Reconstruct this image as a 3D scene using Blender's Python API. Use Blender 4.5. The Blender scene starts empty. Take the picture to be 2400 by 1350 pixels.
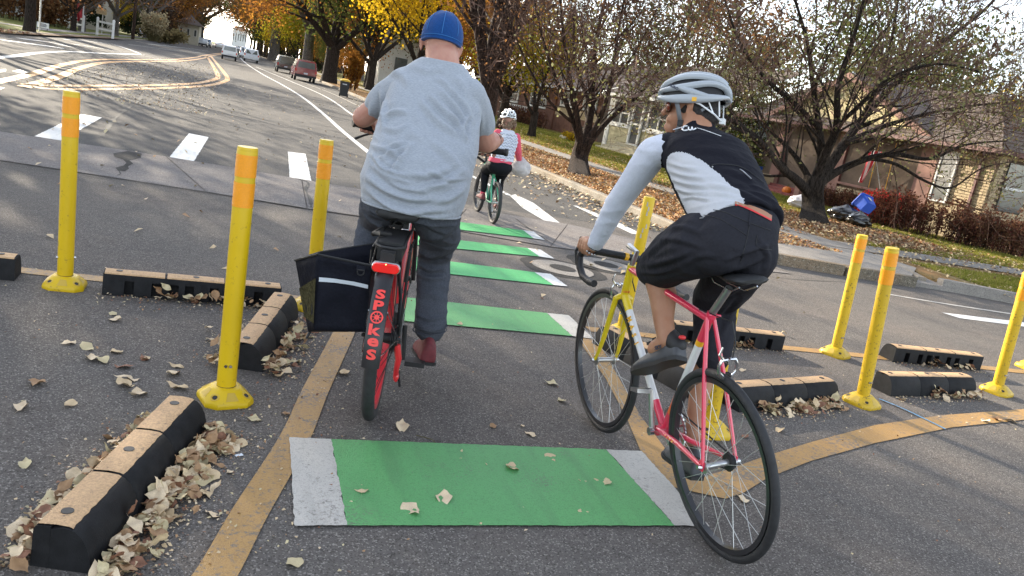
import bpy, bmesh, math, random
import numpy as np
from mathutils import Vector, Matrix, noise as mn
R = math.radians
C = bpy.context.scene.collection
SC = bpy.context.scene
# ------------------------------------------------------------------ camera
CAM_H = 1.42; FPX = 1881.0
_y = Vector((545-1200, 105-675, FPX)).normalized()          # street direction seen by the camera
_x = Vector((4940, 530, FPX)); _x = (_x - _y*_x.dot(_y)).normalized()
_d = _y.cross(_x)
if _d.y < 0: _d = -_d
def to_world(v):                                            # camera vector (right, down, forward) -> world
    v = Vector(v); return Vector((v.dot(_x), v.dot(_y), -v.dot(_d)))
cam_data = bpy.data.cameras.new('camera'); cam = bpy.data.objects.new('camera', cam_data); C.objects.link(cam)
cr, cu, cf = to_world((1,0,0)), to_world((0,-1,0)), to_world((0,0,1))
m = Matrix((cr, cu, -cf)).transposed().to_4x4(); m.translation = Vector((0,0,CAM_H)); cam.matrix_world = m
cam_data.sensor_width = 36; cam_data.lens = FPX/2400*36; cam_data.clip_start = .05; cam_data.clip_end = 3000
SC.camera = cam
# ------------------------------------------------------------------ sky, sun, exposure
SUN_AZ = (-.40, .92); SUN_EL = 19.0
w = bpy.data.worlds.new("World"); SC.world = w; w.use_nodes = True
nt = w.node_tree; bgn = nt.nodes['Background']
sky = nt.nodes.new('ShaderNodeTexSky'); sky.sky_type = 'NISHITA'; sky.sun_disc = False
sky.sun_elevation = R(SUN_EL); sky.sun_rotation = math.atan2(SUN_AZ[0], SUN_AZ[1]); sky.air_density = 1.0; sky.dust_density = .8; sky.ozone_density = 1.6
hs_ = nt.nodes.new('ShaderNodeHueSaturation'); hs_.inputs['Saturation'].default_value = .47; nt.links.new(sky.outputs[0], hs_.inputs['Color']); nt.links.new(hs_.outputs[0], bgn.inputs[0]); bgn.inputs[1].default_value = .15
sl = bpy.data.lights.new('sun', 'SUN'); sl.energy = 4.0; sl.angle = R(.55); sl.color = (1, .88, .70)
so = bpy.data.objects.new('sun', sl); C.objects.link(so)
sd = Vector((SUN_AZ[0]*math.cos(R(SUN_EL)), SUN_AZ[1]*math.cos(R(SUN_EL)), math.sin(R(SUN_EL)))).normalized()
so.rotation_euler = sd.to_track_quat('Z', 'Y').to_euler(); so.location = (-20, 40, 30)
SC.view_settings.view_transform = 'Standard'; SC.view_settings.look = 'None'; SC.view_settings.gamma = 1
SC.view_settings.use_curve_mapping = False; SC.view_settings.exposure = 1.93
SC.cycles.max_bounces = 6; SC.cycles.diffuse_bounces = 3; SC.cycles.transparent_max_bounces = 8
# ------------------------------------------------------------------ helpers
def ray(px, py): return to_world((px-1200, py-675, FPX))
def G(px, py, z=0.0):
    r = ray(px, py); t = (z-CAM_H)/r.z; return Vector((r.x*t, r.y*t, z))
def Q(px, py, y):
    r = ray(px, py); t = y/r.y; return Vector((r.x*t, y, CAM_H+r.z*t))
def AX(px, x, z=0.0):                                       # y on the line x=const, z=const that shows at image column px
    lo, hi = 3.0, 400.0
    def col(y):
        p = Vector((x, y, z-CAM_H)); c = _x*p.x+_y*p.y-_d*p.z; return 1200+FPX*c.x/c.z
    s = col(lo) > px
    for _ in range(60):
        mid = (lo+hi)/2
        if (col(mid) > px) == s: lo = mid
        else: hi = mid
    return (lo+hi)/2
def tag(o, label=None, cat=None, group=None, kind=None):
    if label: o['label'] = label
    if cat: o['category'] = cat
    if group: o['group'] = group
    if kind: o['kind'] = kind
    return o
def empty(name, loc=(0,0,0), label=None, cat=None, group=None, rz=0):
    o = bpy.data.objects.new(name, None); C.objects.link(o); o.location = loc; o.rotation_euler = (0,0,rz); o.empty_display_size = .1
    return tag(o, label, cat, group)
def link_mesh(name, me, m, parent=None, world=True):
    """Link a mesh whose coordinates are in world space (world=True) or in the parent's own space."""
    o = bpy.data.objects.new(name, me); C.objects.link(o)
    for mm in (m if isinstance(m, (list, tuple)) else [m]):
        if mm and len(me.materials) < (len(m) if isinstance(m, (list, tuple)) else 1): me.materials.append(mm)
    if parent:
        o.parent = parent
        if world:
            M = Matrix.Identity(4); p = parent; chain = []
            while p: chain.append(p); p = p.parent
            for p in reversed(chain): M = M @ (p.matrix_parent_inverse @ p.matrix_basis)
            o.matrix_parent_inverse = M.inverted()
    return o
def copy_tree(o, parent=None):
    c = o.copy(); C.objects.link(c)
    if parent: c.parent = parent
    for ch in o.children: copy_tree(ch, c)
    return c
class MB:
    def __init__(s): s.v = []; s.f = []; s.mi = []; s.cur = 0
    def add(s, vs, fs):
        b = len(s.v); s.v.extend([tuple(v) for v in vs])
        for f in fs: s.f.append(tuple(i+b for i in f)); s.mi.append(s.cur)
        return s
    def mat(s, i): s.cur = i; return s
    def box(s, c, size, rz=0, M=None, taper=1.0):
        hx, hy, hz = [k/2 for k in size]; vs = []
        for z, k in ((-hz, 1), (hz, taper)):
            for x, y in ((-hx,-hy),(hx,-hy),(hx,hy),(-hx,hy)): vs.append(Vector((x*k, y*k, z)))
        T = M if M is not None else Matrix.Translation(Vector(c)) @ Matrix.Rotation(rz, 4, 'Z')
        if M is not None: T = M @ Matrix.Translation(Vector(c))
        return s.add([T @ v for v in vs], [(3,2,1,0),(4,5,6,7),(0,1,5,4),(1,2,6,5),(2,3,7,6),(3,0,4,7)])
    def hull(s, bottom, top):                               # two loops of equal length
        n = len(bottom); vs = list(bottom)+list(top)
        fs = [tuple(range(n-1,-1,-1)), tuple(range(n,2*n))]+[(i,(i+1)%n,n+(i+1)%n,n+i) for i in range(n)]
        return s.add(vs, fs)
    def loft(s, rings, cap=True, close=True):
        n = len(rings[0]); vs = [p for r in rings for p in r]; fs = []
        for k in range(len(rings)-1):
            for i in range(n if close else n-1):
                j = (i+1) % n; fs.append((k*n+i, k*n+j, (k+1)*n+j, (k+1)*n+i))
        if cap: fs.append(tuple(range(n-1,-1,-1))); fs.append(tuple((len(rings)-1)*n+i for i in range(n)))
        return s.add(vs, fs)
    def tube(s, pts, rad, n=8, cap=True, closed=False):
        pts = [Vector(p) for p in pts]; k = len(pts)
        rad = rad if isinstance(rad, (list, tuple)) else [rad]*k
        rings = []; up = None
        for i in range(k):
            if closed: t = (pts[(i+1)%k]-pts[i-1])
            else: t = (pts[min(i+1,k-1)]-pts[max(i-1,0)])
            t = t.normalized() if t.length > 1e-9 else Vector((0,0,1))
            if up is None:
                up = t.orthogonal().normalized()
            else:
                up = (up - t*up.dot(t)); up = up.normalized() if up.length > 1e-6 else t.orthogonal().normalized()
            w2 = t.cross(up)
            rings.append([pts[i]+(up*math.cos(2*math.pi*a/n)+w2*math.sin(2*math.pi*a/n))*rad[i] for a in range(n)])
        if closed:
            b = [p for r in rings for p in r]; fs = []
            for q in range(k):
                q2 = (q+1) % k
                for i in range(n): j = (i+1)%n; fs.append((q*n+i, q*n+j, q2*n+j, q2*n+i))
            return s.add(b, fs)
        return s.loft(rings, cap)
    def lathe(s, c, prof, n=16, M=None, cap=True):
        T = M if M is not None else Matrix.Translation(Vector(c))
        return s.loft([[T @ Vector((r*math.cos(2*math.pi*a/n), r*math.sin(2*math.pi*a/n), z)) for a in range(n)] for r, z in prof], cap)
    def prism(s, pts2, z0, z1, M=None):
        T = M or Matrix.Identity(4)
        return s.hull([T @ Vector((x,y,z0)) for x,y in pts2], [T @ Vector((x,y,z1)) for x,y in pts2])
    def ell(s, c, r, n=14, m_=9, M=None):
        T = Matrix.Translation(Vector(c)) @ (M or Matrix.Identity(4)) @ Matrix.Diagonal((r[0], r[1], r[2], 1)); rings = []
        for k in range(1, m_):
            a = math.pi*k/m_; rings.append([T @ Vector((math.sin(a)*math.cos(2*math.pi*i/n), math.sin(a)*math.sin(2*math.pi*i/n), -math.cos(a))) for i in range(n)])
        vs = [p for q in rings for p in q]; L = len(rings); vs += [T @ Vector((0,0,-1)), T @ Vector((0,0,1))]; fs = []
        for k in range(L-1):
            for i in range(n): j = (i+1)%n; fs.append((k*n+i, k*n+j, (k+1)*n+j, (k+1)*n+i))
        for i in range(n): j = (i+1)%n; fs.append((j, i, L*n)); fs.append(((L-1)*n+i, (L-1)*n+j, L*n+1))
        return s.add(vs, fs)
    def mesh(s, name, smooth=True, ang=40):
        me = bpy.data.meshes.new(name); me.from_pydata(s.v, [], s.f); me.polygons.foreach_set('material_index', s.mi)
        if smooth:
            me.polygons.foreach_set('use_smooth', [True]*len(s.f)); me.update()
            if hasattr(me, 'set_sharp_from_angle'): me.set_sharp_from_angle(angle=R(ang))
        me.update(); return me
    def build(s, name, m, parent=None, smooth=True, world=True, ang=40):
        return link_mesh(name, s.mesh(name, smooth, ang), m, parent, world)
def np_mesh(name, V, F, m, parent=None, world=True, mi=None, smooth=False):
    me = bpy.data.meshes.new(name); V = np.asarray(V, np.float32); F = np.asarray(F, np.int32); k = F.shape[1]
    me.vertices.add(len(V)); me.vertices.foreach_set('co', V.ravel())
    me.loops.add(F.size); me.loops.foreach_set('vertex_index', F.ravel())
    me.polygons.add(len(F)); me.polygons.foreach_set('loop_start', np.arange(0, F.size, k, dtype=np.int32)); me.polygons.foreach_set('loop_total', np.full(len(F), k, np.int32))
    if mi is not None: me.polygons.foreach_set('material_index', np.asarray(mi, np.int32))
    if smooth: me.polygons.foreach_set('use_smooth', np.ones(len(F), bool))
    me.update(calc_edges=True)
    if isinstance(m, (list, tuple)):
        for q in m: me.materials.append(q)
        return link_mesh(name, me, [], parent, world)
    return link_mesh(name, me, m, parent, world)
# ------------------------------------------------------------------ materials
def nmat(name):
    m = bpy.data.materials.new(name); m.use_nodes = True; t = m.node_tree; return m, t, t.nodes['Principled BSDF']
def lin(c): return tuple(((k/255)/12.92 if k/255 <= .04045 else ((k/255+.055)/1.055)**2.4) for k in c)+(1,)
def N(t, ty, **kw):
    n = t.nodes.new(ty)
    for k, v in kw.items():
        if k in n.inputs: n.inputs[k].default_value = v
        else: setattr(n, k, v)
    return n
def L(t, a, b): t.links.new(a, b)
def coords(t, scale=1.0, kind='Object'):
    tc = N(t, 'ShaderNodeTexCoord'); mp = N(t, 'ShaderNodeMapping'); mp.inputs['Scale'].default_value = scale if isinstance(scale, tuple) else (scale,)*3
    L(t, tc.outputs[kind], mp.inputs[0]); return mp.outputs[0]
def ramp(t, fac, stops, interp='LINEAR'):
    r = N(t, 'ShaderNodeValToRGB'); r.color_ramp.interpolation = interp; e = r.color_ramp.elements
    while len(e) < len(stops): e.new(.5)
    for i, (p, c) in enumerate(stops): e[i].position = p; e[i].color = c if len(c) == 4 else tuple(c)+(1,)
    L(t, fac, r.inputs[0]); return r.outputs[0]
def mixc(t, fac, a, b):
    n = N(t, 'ShaderNodeMix', data_type='RGBA')
    for s_, v in ((0, fac), (6, a), (7, b)):
        if hasattr(v, 'is_linked') or hasattr(v, 'node'): L(t, v, n.inputs[s_])
        else: n.inputs[s_].default_value = v
    return n.outputs[2]
def mathn(t, op, a, b=None):
    n = N(t, 'ShaderNodeMath', operation=op)
    for i, v in enumerate((a, b)):
        if v is None: continue
        if hasattr(v, 'node'): L(t, v, n.inputs[i])
        else: n.inputs[i].default_value = v
    return n.outputs[0]
def noise_(t, co, scale, detail=3, rough=.55):
    n = N(t, 'ShaderNodeTexNoise', Scale=scale, Detail=detail, Roughness=rough); L(t, co, n.inputs['Vector']); return n.outputs['Fac']
def bump(t, b, h, strength=.3, dist=.01):
    n = N(t, 'ShaderNodeBump', Strength=strength, Distance=dist); L(t, h, n.inputs['Height']); L(t, n.outputs[0], b.inputs['Normal']); return n
def simple(name, c, rough=.6, metal=0, var=.12, scale=8, bstr=0, bscale=60, spec=.5, coat=0, dirt=None):
    m, t, b = nmat(name); co = coords(t)
    c = tuple(c[:3]); d = tuple(k*(1-var) for k in c); l = tuple(min(1, k*(1+var)) for k in c)
    base = ramp(t, noise_(t, co, scale, 4), [(.3, d), (.7, l)])
    if dirt:
        base = mixc(t, ramp(t, noise_(t, co, dirt[1], 6, .7), [(dirt[2], (0,0,0)), (dirt[2]+.12, (1,1,1))]), base, tuple(dirt[0])+(1,))
    L(t, base, b.inputs['Base Color'])
    b.inputs['Roughness'].default_value = rough; b.inputs['Metallic'].default_value = metal; b.inputs['Specular IOR Level'].default_value = spec
    b.inputs['Coat Weight'].default_value = coat; b.inputs['Coat Roughness'].default_value = .1
    if bstr: bump(t, b, noise_(t, co, bscale, 3), bstr, .005)
    return m
def asphalt(name, a, c, stone=(.30,.28,.26), fine=260, amount=.5, brown=None):
    m, t, b = nmat(name); co = coords(t)
    big = noise_(t, co, .55, 5, .6); med = noise_(t, co, 9, 4, .65)
    base = ramp(t, big, [(.3, a), (.72, c)])
    if brown: base = mixc(t, mathn(t, 'MULTIPLY', ramp(t, noise_(t, co, .9, 4), [(.45,(0,0,0)),(.75,(1,1,1))]), .8), base, tuple(brown)+(1,))
    base = mixc(t, ramp(t, med, [(.35, (0,0,0)), (.75, (.35,)*3)]), base, (a[0]*.55, a[1]*.55, a[2]*.55, 1))
    vo = N(t, 'ShaderNodeTexVoronoi', Scale=fine); L(t, co, vo.inputs['Vector'])
    sep = N(t, 'ShaderNodeSeparateColor'); L(t, vo.outputs['Color'], sep.inputs[0])
    st = ramp(t, sep.outputs[0], [(1-amount*.5, (0,0,0)), (1-amount*.5+.12, (1,1,1))])
    dk = ramp(t, sep.outputs[1], [(0, (.75,)*3), (.35, (0,0,0))])
    base = mixc(t, dk, base, (a[0]*.35, a[1]*.35, a[2]*.35, 1))
    base = mixc(t, mathn(t, 'MULTIPLY', st, .62), base, tuple(stone)+(1,))
    L(t, base, b.inputs['Base Color']); b.inputs['Roughness'].default_value = .93; b.inputs['Specular IOR Level'].default_value = .14
    h = mathn(t, 'ADD', vo.outputs['Distance'], noise_(t, co, 90, 3)); bump(t, b, h, .45, .006); return m
def paint_on(name, c, under, wear=.5, dirt=.35, fine=60, rough=.6):
    m, t, b = nmat(name); co = coords(t)
    nz = noise_(t, co, fine, 6, .75); pat = noise_(t, co, 3.2, 4, .6)
    v = mathn(t, 'ADD', mathn(t, 'MULTIPLY', nz, .65), mathn(t, 'MULTIPLY', pat, .35))
    col = mixc(t, mathn(t, 'MULTIPLY', noise_(t, co, 1.7, 5, .65), dirt), tuple(c)+(1,), tuple(k*.45 for k in c)+(1,))
    vo = N(t, 'ShaderNodeTexVoronoi', Scale=230); L(t, co, vo.inputs['Vector']); sp = N(t, 'ShaderNodeSeparateColor'); L(t, vo.outputs['Color'], sp.inputs[0])
    col = mixc(t, mathn(t, 'MULTIPLY', ramp(t, sp.outputs[0], [(0,(1,1,1)),(.35,(0,0,0))]), .45), col, tuple(k*.4 for k in c)+(1,))
    st_ = noise_(t, coords(t, (9,.9,1)), 1.3, 5, .6); col = mixc(t, mathn(t, 'MULTIPLY', ramp(t, st_, [(.52,(0,0,0)),(.68,(1,1,1))]), .38), col, tuple(k*.42+.02 for k in c)+(1,))
    col = mixc(t, ramp(t, v, [(wear-.06, (1,1,1)), (wear+.03, (0,0,0))]), col, tuple(under)+(1,))
    L(t, col, b.inputs['Base Color']); b.inputs['Roughness'].default_value = rough
    bump(t, b, mathn(t, 'ADD', vo.outputs['Distance'], nz), .3, .004); return m
def leafmat(name, cols, trans=.5, scale=.35):
    m, t, b = nmat(name); t.nodes.remove(b); out = t.nodes['Material Output']
    ge = N(t, 'ShaderNodeNewGeometry'); co = coords(t)
    base = ramp(t, ge.outputs['Random Per Island'], [(i/max(1,len(cols)-1), c) for i, c in enumerate(cols)])
    base = mixc(t, ramp(t, noise_(t, co, scale, 3), [(.35,(0,0,0)),(.7,(.8,)*3)]), base, tuple(k*.6 for k in cols[0])+(1,))
    d = N(t, 'ShaderNodeBsdfDiffuse'); tr = N(t, 'ShaderNodeBsdfTranslucent'); mx = N(t, 'ShaderNodeMixShader'); mx.inputs[0].default_value = trans
    L(t, base, d.inputs[0]); L(t, base, tr.inputs[0]); L(t, d.outputs[0], mx.inputs[1]); L(t, tr.outputs[0], mx.inputs[2]); L(t, mx.outputs[0], out.inputs[0]); return m
def bark(name, a, c, sc=6):
    m, t, b = nmat(name); co = coords(t, (sc*3, sc*3, sc*.5)); v = noise_(t, co, 1.5, 8, .8)
    L(t, ramp(t, v, [(.42, tuple(k*.45 for k in a)), (.60, c)]), b.inputs['Base Color']); b.inputs['Roughness'].default_value = .9; b.inputs['Specular IOR Level'].default_value = .2
    bump(t, b, v, 1.0, .08); return m
def grassmat(name, g1, g2, dry, leaf):
    m, t, b = nmat(name); co = coords(t)
    base = ramp(t, noise_(t, co, 14, 6, .7), [(.35, g1), (.6, g2)])
    base = mixc(t, ramp(t, noise_(t, co, 1.1, 5, .7), [(.42,(0,0,0)),(.62,(1,1,1))]), base, tuple(dry)+(1,))
    base = mixc(t, ramp(t, noise_(t, co, 34, 4, .8), [(.55,(0,0,0)),(.63,(1,1,1))]), base, tuple(leaf)+(1,))
    L(t, base, b.inputs['Base Color']); b.inputs['Roughness'].default_value = .95; b.inputs['Specular IOR Level'].default_value = .1
    bump(t, b, noise_(t, co, 40, 5, .8), .8, .03); return m
def clothmat(name, c, fine=900, var=.1, wr=.25, wsc=14, streak=None, rough=.9):
    m, t, b = nmat(name); co = coords(t, streak or (1,1,1)); co2 = coords(t)
    base = ramp(t, noise_(t, co, fine*.25, 3, .6), [(.3, tuple(k*(1-var) for k in c)), (.7, tuple(min(1,k*(1+var)) for k in c))])
    base = mixc(t, mathn(t, 'MULTIPLY', noise_(t, co2, 5, 4), .25), base, tuple(k*.75 for k in c)+(1,))
    L(t, base, b.inputs['Base Color']); b.inputs['Roughness'].default_value = rough; b.inputs['Specular IOR Level'].default_value = .2
    b.inputs['Sheen Weight'].default_value = .12 if max(c) > .1 else 0; b.inputs['Specular IOR Level'].default_value = .2 if max(c) > .1 else .08
    h = mathn(t, 'ADD', mathn(t, 'MULTIPLY', noise_(t, co2, wsc, 4, .55), 1.0), mathn(t, 'MULTIPLY', noise_(t, co, fine*.3, 2), .04)); bump(t, b, h, wr, .03); return m
def glassy(name, c=(.03,.035,.04), rough=.06):
    m, t, b = nmat(name); co = coords(t); L(t, ramp(t, noise_(t, co, 2, 3), [(.3, c), (.8, tuple(k*2.2 for k in c))]), b.inputs['Base Color'])
    b.inputs['Roughness'].default_value = rough; b.inputs['Specular IOR Level'].default_value = .8; return m
M_ = {}
M_['asph'] = asphalt('asphalt_old', (.108,.097,.089), (.150,.135,.121), (.34,.31,.28), 200, .34, (.178,.148,.124))
M_['asph2'] = asphalt('asphalt_street', (.085,.082,.080), (.110,.104,.099), (.25,.235,.22), 220, .3)
M_['conc'] = asphalt('concrete', (.24,.22,.20), (.33,.30,.265), (.42,.40,.36), 150, .2)
M_['conc_dark'] = asphalt('concrete_pan', (.17,.155,.148), (.225,.205,.195), (.36,.33,.30), 130, .35, (.20,.17,.15))
M_['patch'] = asphalt('tar_patch', (.045,.043,.042), (.06,.058,.055), (.15,.14,.13), 180, .2)
M_['white'] = paint_on('white_road_paint', (.66,.66,.64), (.12,.115,.11), .385, .3)
M_['white_old'] = paint_on('worn_white_paint', (.52,.49,.44), (.15,.135,.12), .425, .4)
M_['green'] = paint_on('green_road_paint', (.105,.36,.115), (.11,.13,.09), .405, .5, 90)
M_['green2'] = paint_on('bright_green_road_paint', (.055,.38,.115), (.10,.13,.09), .365, .35, 90)
M_['ochre'] = paint_on('ochre_line_paint', (.40,.225,.065), (.115,.105,.095), .46, .35, 55)
M_['yline'] = paint_on('yellow_line_paint', (.52,.235,.025), (.12,.11,.10), .40, .3, 40)
M_['blue_line'] = paint_on('blue_chalk', (.12,.32,.52), (.13,.12,.11), .47, .2, 60)
M_['crack'] = simple('crack_dark', (.03,.03,.03), .9)
M_['yellow'] = simple('yellow_post_plastic', (.60,.395,.004), .42, var=.06, scale=3, spec=.4, dirt=((.26,.17,.03), 34, .60), bstr=.05)
M_['yellow_dirty'] = simple('muddy_yellow_plastic', (.56,.36,.008), .5, var=.1, scale=4, dirt=((.05,.045,.03), 55, .56), bstr=.08)
M_['refl'] = simple('orange_reflective_band', (.86,.32,.004), .35, var=.05, scale=150, bstr=.35, bscale=420)
M_['yband'] = simple('yellow_band', (.66,.44,.006), .4, var=.04)
M_['basepad'] = simple('ochre_reflector_panel', (.50,.33,.04), .5, var=.1)
M_['rubber'] = simple('black_rubber', (.011,.011,.012), .7, spec=.22, var=.35, scale=22, bstr=.3, bscale=220, dirt=((.10,.09,.075), 30, .68))
M_['tan'] = simple('tan_worn_paint', (.50,.315,.165), .75, var=.22, scale=120, bstr=.6, bscale=260, dirt=((.20,.13,.08), 45, .58))
M_['steel'] = simple('bright_steel', (.55,.55,.56), .25, 1, var=.06, scale=20)
M_['dark'] = simple('matte_black', (.012,.012,.013), .6, var=.3, scale=20)
M_['trunk'] = bark('bark_brown', (.022,.016,.013), (.062,.047,.037))
M_['trunk_red'] = bark('bark_reddish', (.030,.019,.015), (.075,.048,.036))
M_['twig'] = simple('fine_twigs', (.12,.075,.058), .9, var=.3, spec=.1)
M_['trunk_grey'] = bark('bark_grey', (.07,.06,.052), (.20,.175,.15))
# ================================================================== THE GROUND
def poly(name, pts, z, m, parent=None, kind='structure', world_pts=False, ragged=0):
    P = [(p if world_pts else G(*p)) for p in pts]
    if ragged:                                              # paint edges follow the stones of the road
        q = []; rg = random.Random(len(name)+int(P[0][0]*50))
        for i in range(len(P)):
            a, b = Vector((P[i][0],P[i][1],0)), Vector((P[(i+1)%len(P)][0],P[(i+1)%len(P)][1],0)); k = max(1, int((b-a).length/.018)); nn = Vector((-(b-a).y,(b-a).x,0)).normalized()
            for j in range(min(k,90)): q.append(a+(b-a)*(j/min(k,90))+nn*(rg.uniform(-1,1)*ragged if j else 0))
        P = q
    mb = MB(); mb.add([(p[0], p[1], z) for p in P], [tuple(range(len(P)))])
    me = mb.mesh(name, False)
    o = link_mesh(name, me, m, parent)
    if me.polygons[0].normal.z < 0: me.flip_normals()
    if kind and not parent: o['kind'] = kind
    return o
def curve_pts(ctrl, n=10):
    P = [Vector((p[0], p[1], 0)) for p in ctrl]; out = []
    for i in range(len(P)-1):
        a, b, c, d = P[max(i-1,0)], P[i], P[i+1], P[min(i+2,len(P)-1)]
        for k in range(n):
            t = k/n; out.append(.5*((2*b)+(c-a)*t+(2*a-5*b+4*c-d)*t*t+(-a+3*b-3*c+d)*t**3))
    out.append(P[-1]); return out
def stripe(name, ctrl, wd, z, m, world_pts=False, smooth=True, off=0.0, taper=None):
    P = [(Vector(p) if world_pts else G(*p)) for p in ctrl]
    P = curve_pts(P) if smooth else [Vector((p[0],p[1],0)) for p in P]
    Ls = []; Rs = []
    for i, p in enumerate(P):
        t = (P[min(i+1,len(P)-1)]-P[max(i-1,0)]); t.z = 0; t.normalize(); n = Vector((-t.y, t.x, 0))
        c = p+n*off; h = wd/2*(taper(i/(len(P)-1)) if taper else 1); Ls.append(c+n*h); Rs.append(c-n*h)
    mb = MB(); k = len(P); mb.add([(q.x,q.y,z) for q in Ls+Rs], [(k+i, k+i+1, i+1, i) for i in range(k-1)])
    o = mb.build(name, m, None, False); o['kind'] = 'structure'; return o
W = lambda *a: [Vector((x,y,0)) for x,y in a]
poly('ground', W((-900,-60),(900,-60),(900,2500),(-900,2500)), -.02, grassmat('far_ground', (.06,.075,.025), (.10,.11,.04), (.17,.13,.07), (.20,.12,.05)), world_pts=True)
asph = poly('asphalt_road', W((-60,-12),(60,-12),(60,9.75),(6.5,9.75),(6.35,10.0),(-60,10.0)), 0, M_['asph'], world_pts=True)
street = poly('street', W((-9.6,10),(6.5,10),(6.5,1200),(-9.6,1200)), 0.0, M_['asph2'], world_pts=True)
poly('street', W((-60,10),(-9.6,10),(-9.6,41),(-60,41)), 0.0, M_['asph2'], world_pts=True)
# concrete gutter pan across the mouth of the street, in slabs
up = [(-30,10.4),(-2.4,10.42),(-.6,10.36),(.95,10.1),(2.95,9.62),(4.3,9.50),(5.1,8.95),(6.15,8.75)]
lw = [(-30,8.55),(-2.4,8.55),(-.1,8.28),(.85,8.08),(2.28,7.98),(3.35,7.72),(4.6,7.75),(6.75,8.0)]
for i in range(len(up)-1):
    e = .006
    poly('concrete_slab', W((lw[i][0]+e,lw[i][1]),(lw[i+1][0]-e,lw[i+1][1]),(up[i+1][0]-e,up[i+1][1]),(up[i][0]+e,up[i][1])), .008, M_['conc_dark'] if i < 3 else M_['conc_side'] if 'conc_side' in M_ else M_['conc_dark'], world_pts=True)
poly('tar_patch', [(265,362),(300,356),(332,362),(330,372),(303,378),(312,386),(300,392),(302,398),(292,404),(276,402),(270,396),(290,390),(296,384),(288,376),(268,370)], .012, M_['patch'])
def crack(px, wd=.02, z=.0125): stripe('crack', px, wd, z, M_['crack'], taper=lambda s: .4+.9*abs(math.sin(9*s+1)))
crack([(278,402),(282,410),(274,414)], .015); crack([(700,421),(722,430),(716,447),(727,470),(729,488)], .03)
crack([(333,225),(322,240),(303,252),(290,262),(268,280),(250,305),(238,322)], .05, .004)
crack([(1210,515),(1240,538),(1296,575)], .014); crack([(1780,645),(1860,655),(2060,668),(2200,700)], .012, .004)
for (a, b) in (((0,383),(480,452)), ((480,452),(720,491)), ((730,492),(1040,536))): stripe('pan_joint', [a, b], .015, .0125, M_['crack'], smooth=False)
# green crossing bars with white ends
def bar(g, wl, wr, mg, mw, z=.004):
    poly('green_crossing_bar', g, z+.004, mg, ragged=.0025)
    for q in (wl, wr):
        if q: poly('white_bar_end', q, z+.0044, mw, ragged=.003)
bar([(775,1033),(1420,1057),(1580,1236),(813,1236)], [(678,1029),(775,1033),(813,1236),(690,1237)], [(1420,1057),(1503,1061),(1662,1238),(1580,1236)], M_['green'], M_['white_old'])
bar([(850,688),(1281,736),(1341,790),(860,747)], [(800,683),(850,688),(860,747),(800,742)], [(1281,736),(1332,741),(1392,797),(1341,790)], M_['green'], M_['white_old'])
bar([(900,595),(1253,640),(1297,670),(900,628)], None, [(1253,640),(1290,644),(1330,673),(1297,670)], M_['green2'], M_['white'])
bar([(930,548),(1236,583),(1264,603),(930,571)], None, [(1236,583),(1267,587),(1299,608),(1264,603)], M_['green2'], M_['white'])
bar([(960,508),(1226,543),(1250,562),(960,528)], None, [(1226,543),(1250,546),(1276,566),(1250,562)], M_['green2'], M_['white'], .013)
# white crosswalk bars
for q in ([(80,320),(143,330),(239,276),(190,268)], [(395,371),(453,381),(489,322),(443,313)], [(679,418),(730,427),(716,361),(675,356)]):
    poly('crosswalk_bar', q, .004, M_['white'], ragged=.004)
# lane lines
stripe('lane_line', [(558,130),(575,147),(612,172),(660,198),(706,226),(752,262),(800,305),(862,356),(905,390)], .12, .004, M_['white'])
stripe('lane_line', [(600,157),(680,190),(760,225),(830,272),(900,318),(1000,375),(1100,425)], .10, .004, M_['white'])
stripe('lane_line', [(640,168),(760,212),(840,248),(960,300)], .07, .004, M_['white_old'])
stripe('lane_line', [(905,322),(1000,372),(1096,408)], .10, .004, M_['white'])
stripe('lane_line', [(1050,385),(1130,425),(1195,459)], .10, .004, M_['white'])
poly('lane_wedge', [(1195,459),(1207,456),(1250,476),(1312,523),(1276,518),(1225,488)], .004, M_['white'])
poly('lane_wedge', [(1343,482),(1352,483),(1430,512),(1510,552),(1480,548),(1415,517)], .004, M_['white'])
stripe('lane_line', [(2070,688),(2200,710),(2370,736)], .07, .004, M_['white_old'])
poly('lane_wedge', [(2207,733),(2400,756),(2470,766),(2460,776),(2400,766),(2248,746)], .004, M_['white'])
# yellow double line triangle at the middle of the street and the white marks beyond it
tri = [(22,199),(110,176),(170,155),(240,143),(340,142),(420,141),(470,135),(490,130),(545,122)]
for off in (-.22, .22): stripe('yellow_double_line', tri, .22, .004, M_['yline'], off=off)
for off in (-.19, .19):
    stripe('yellow_double_line', [(60,200),(120,205),(250,205),(380,203),(470,198),(510,190),(522,181),(510,160),(490,132)], .20, .004, M_['yline'], off=off)
stripe('lane_line', [(-60,138),(30,132),(90,124),(160,121),(240,125),(335,128)], .22, .004, M_['white'])
stripe('lane_line', [(335,129),(300,115),(262,104),(200,96),(150,92)], .16, .004, M_['white'])
stripe('lane_line', [(0,93),(60,101),(120,109),(150,114)], .5, .004, M_['white'])
stripe('lane_line', [(45,90),(110,98),(165,110)], .35, .004, M_['white'])
stripe('lane_line', [(170,103),(230,112),(285,122)], .25, .004, M_['white'])
stripe('lane_line', [(330,130),(380,139),(400,142)], .2, .004, M_['white_old'])
for q in ([(0,163),(14,162),(14,168),(0,170)], [(28,167),(44,163),(78,172),(60,174)], [(0,204),(12,206),(0,211)]): poly('lane_arrow_mark', q, .004, M_['white_old'])
stripe('lane_line', [(345,103),(430,112),(490,120)], .18, .004, M_['white']); stripe('lane_line', [(300,104),(400,117),(470,124)], .15, .004, M_['white_old'])
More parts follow.
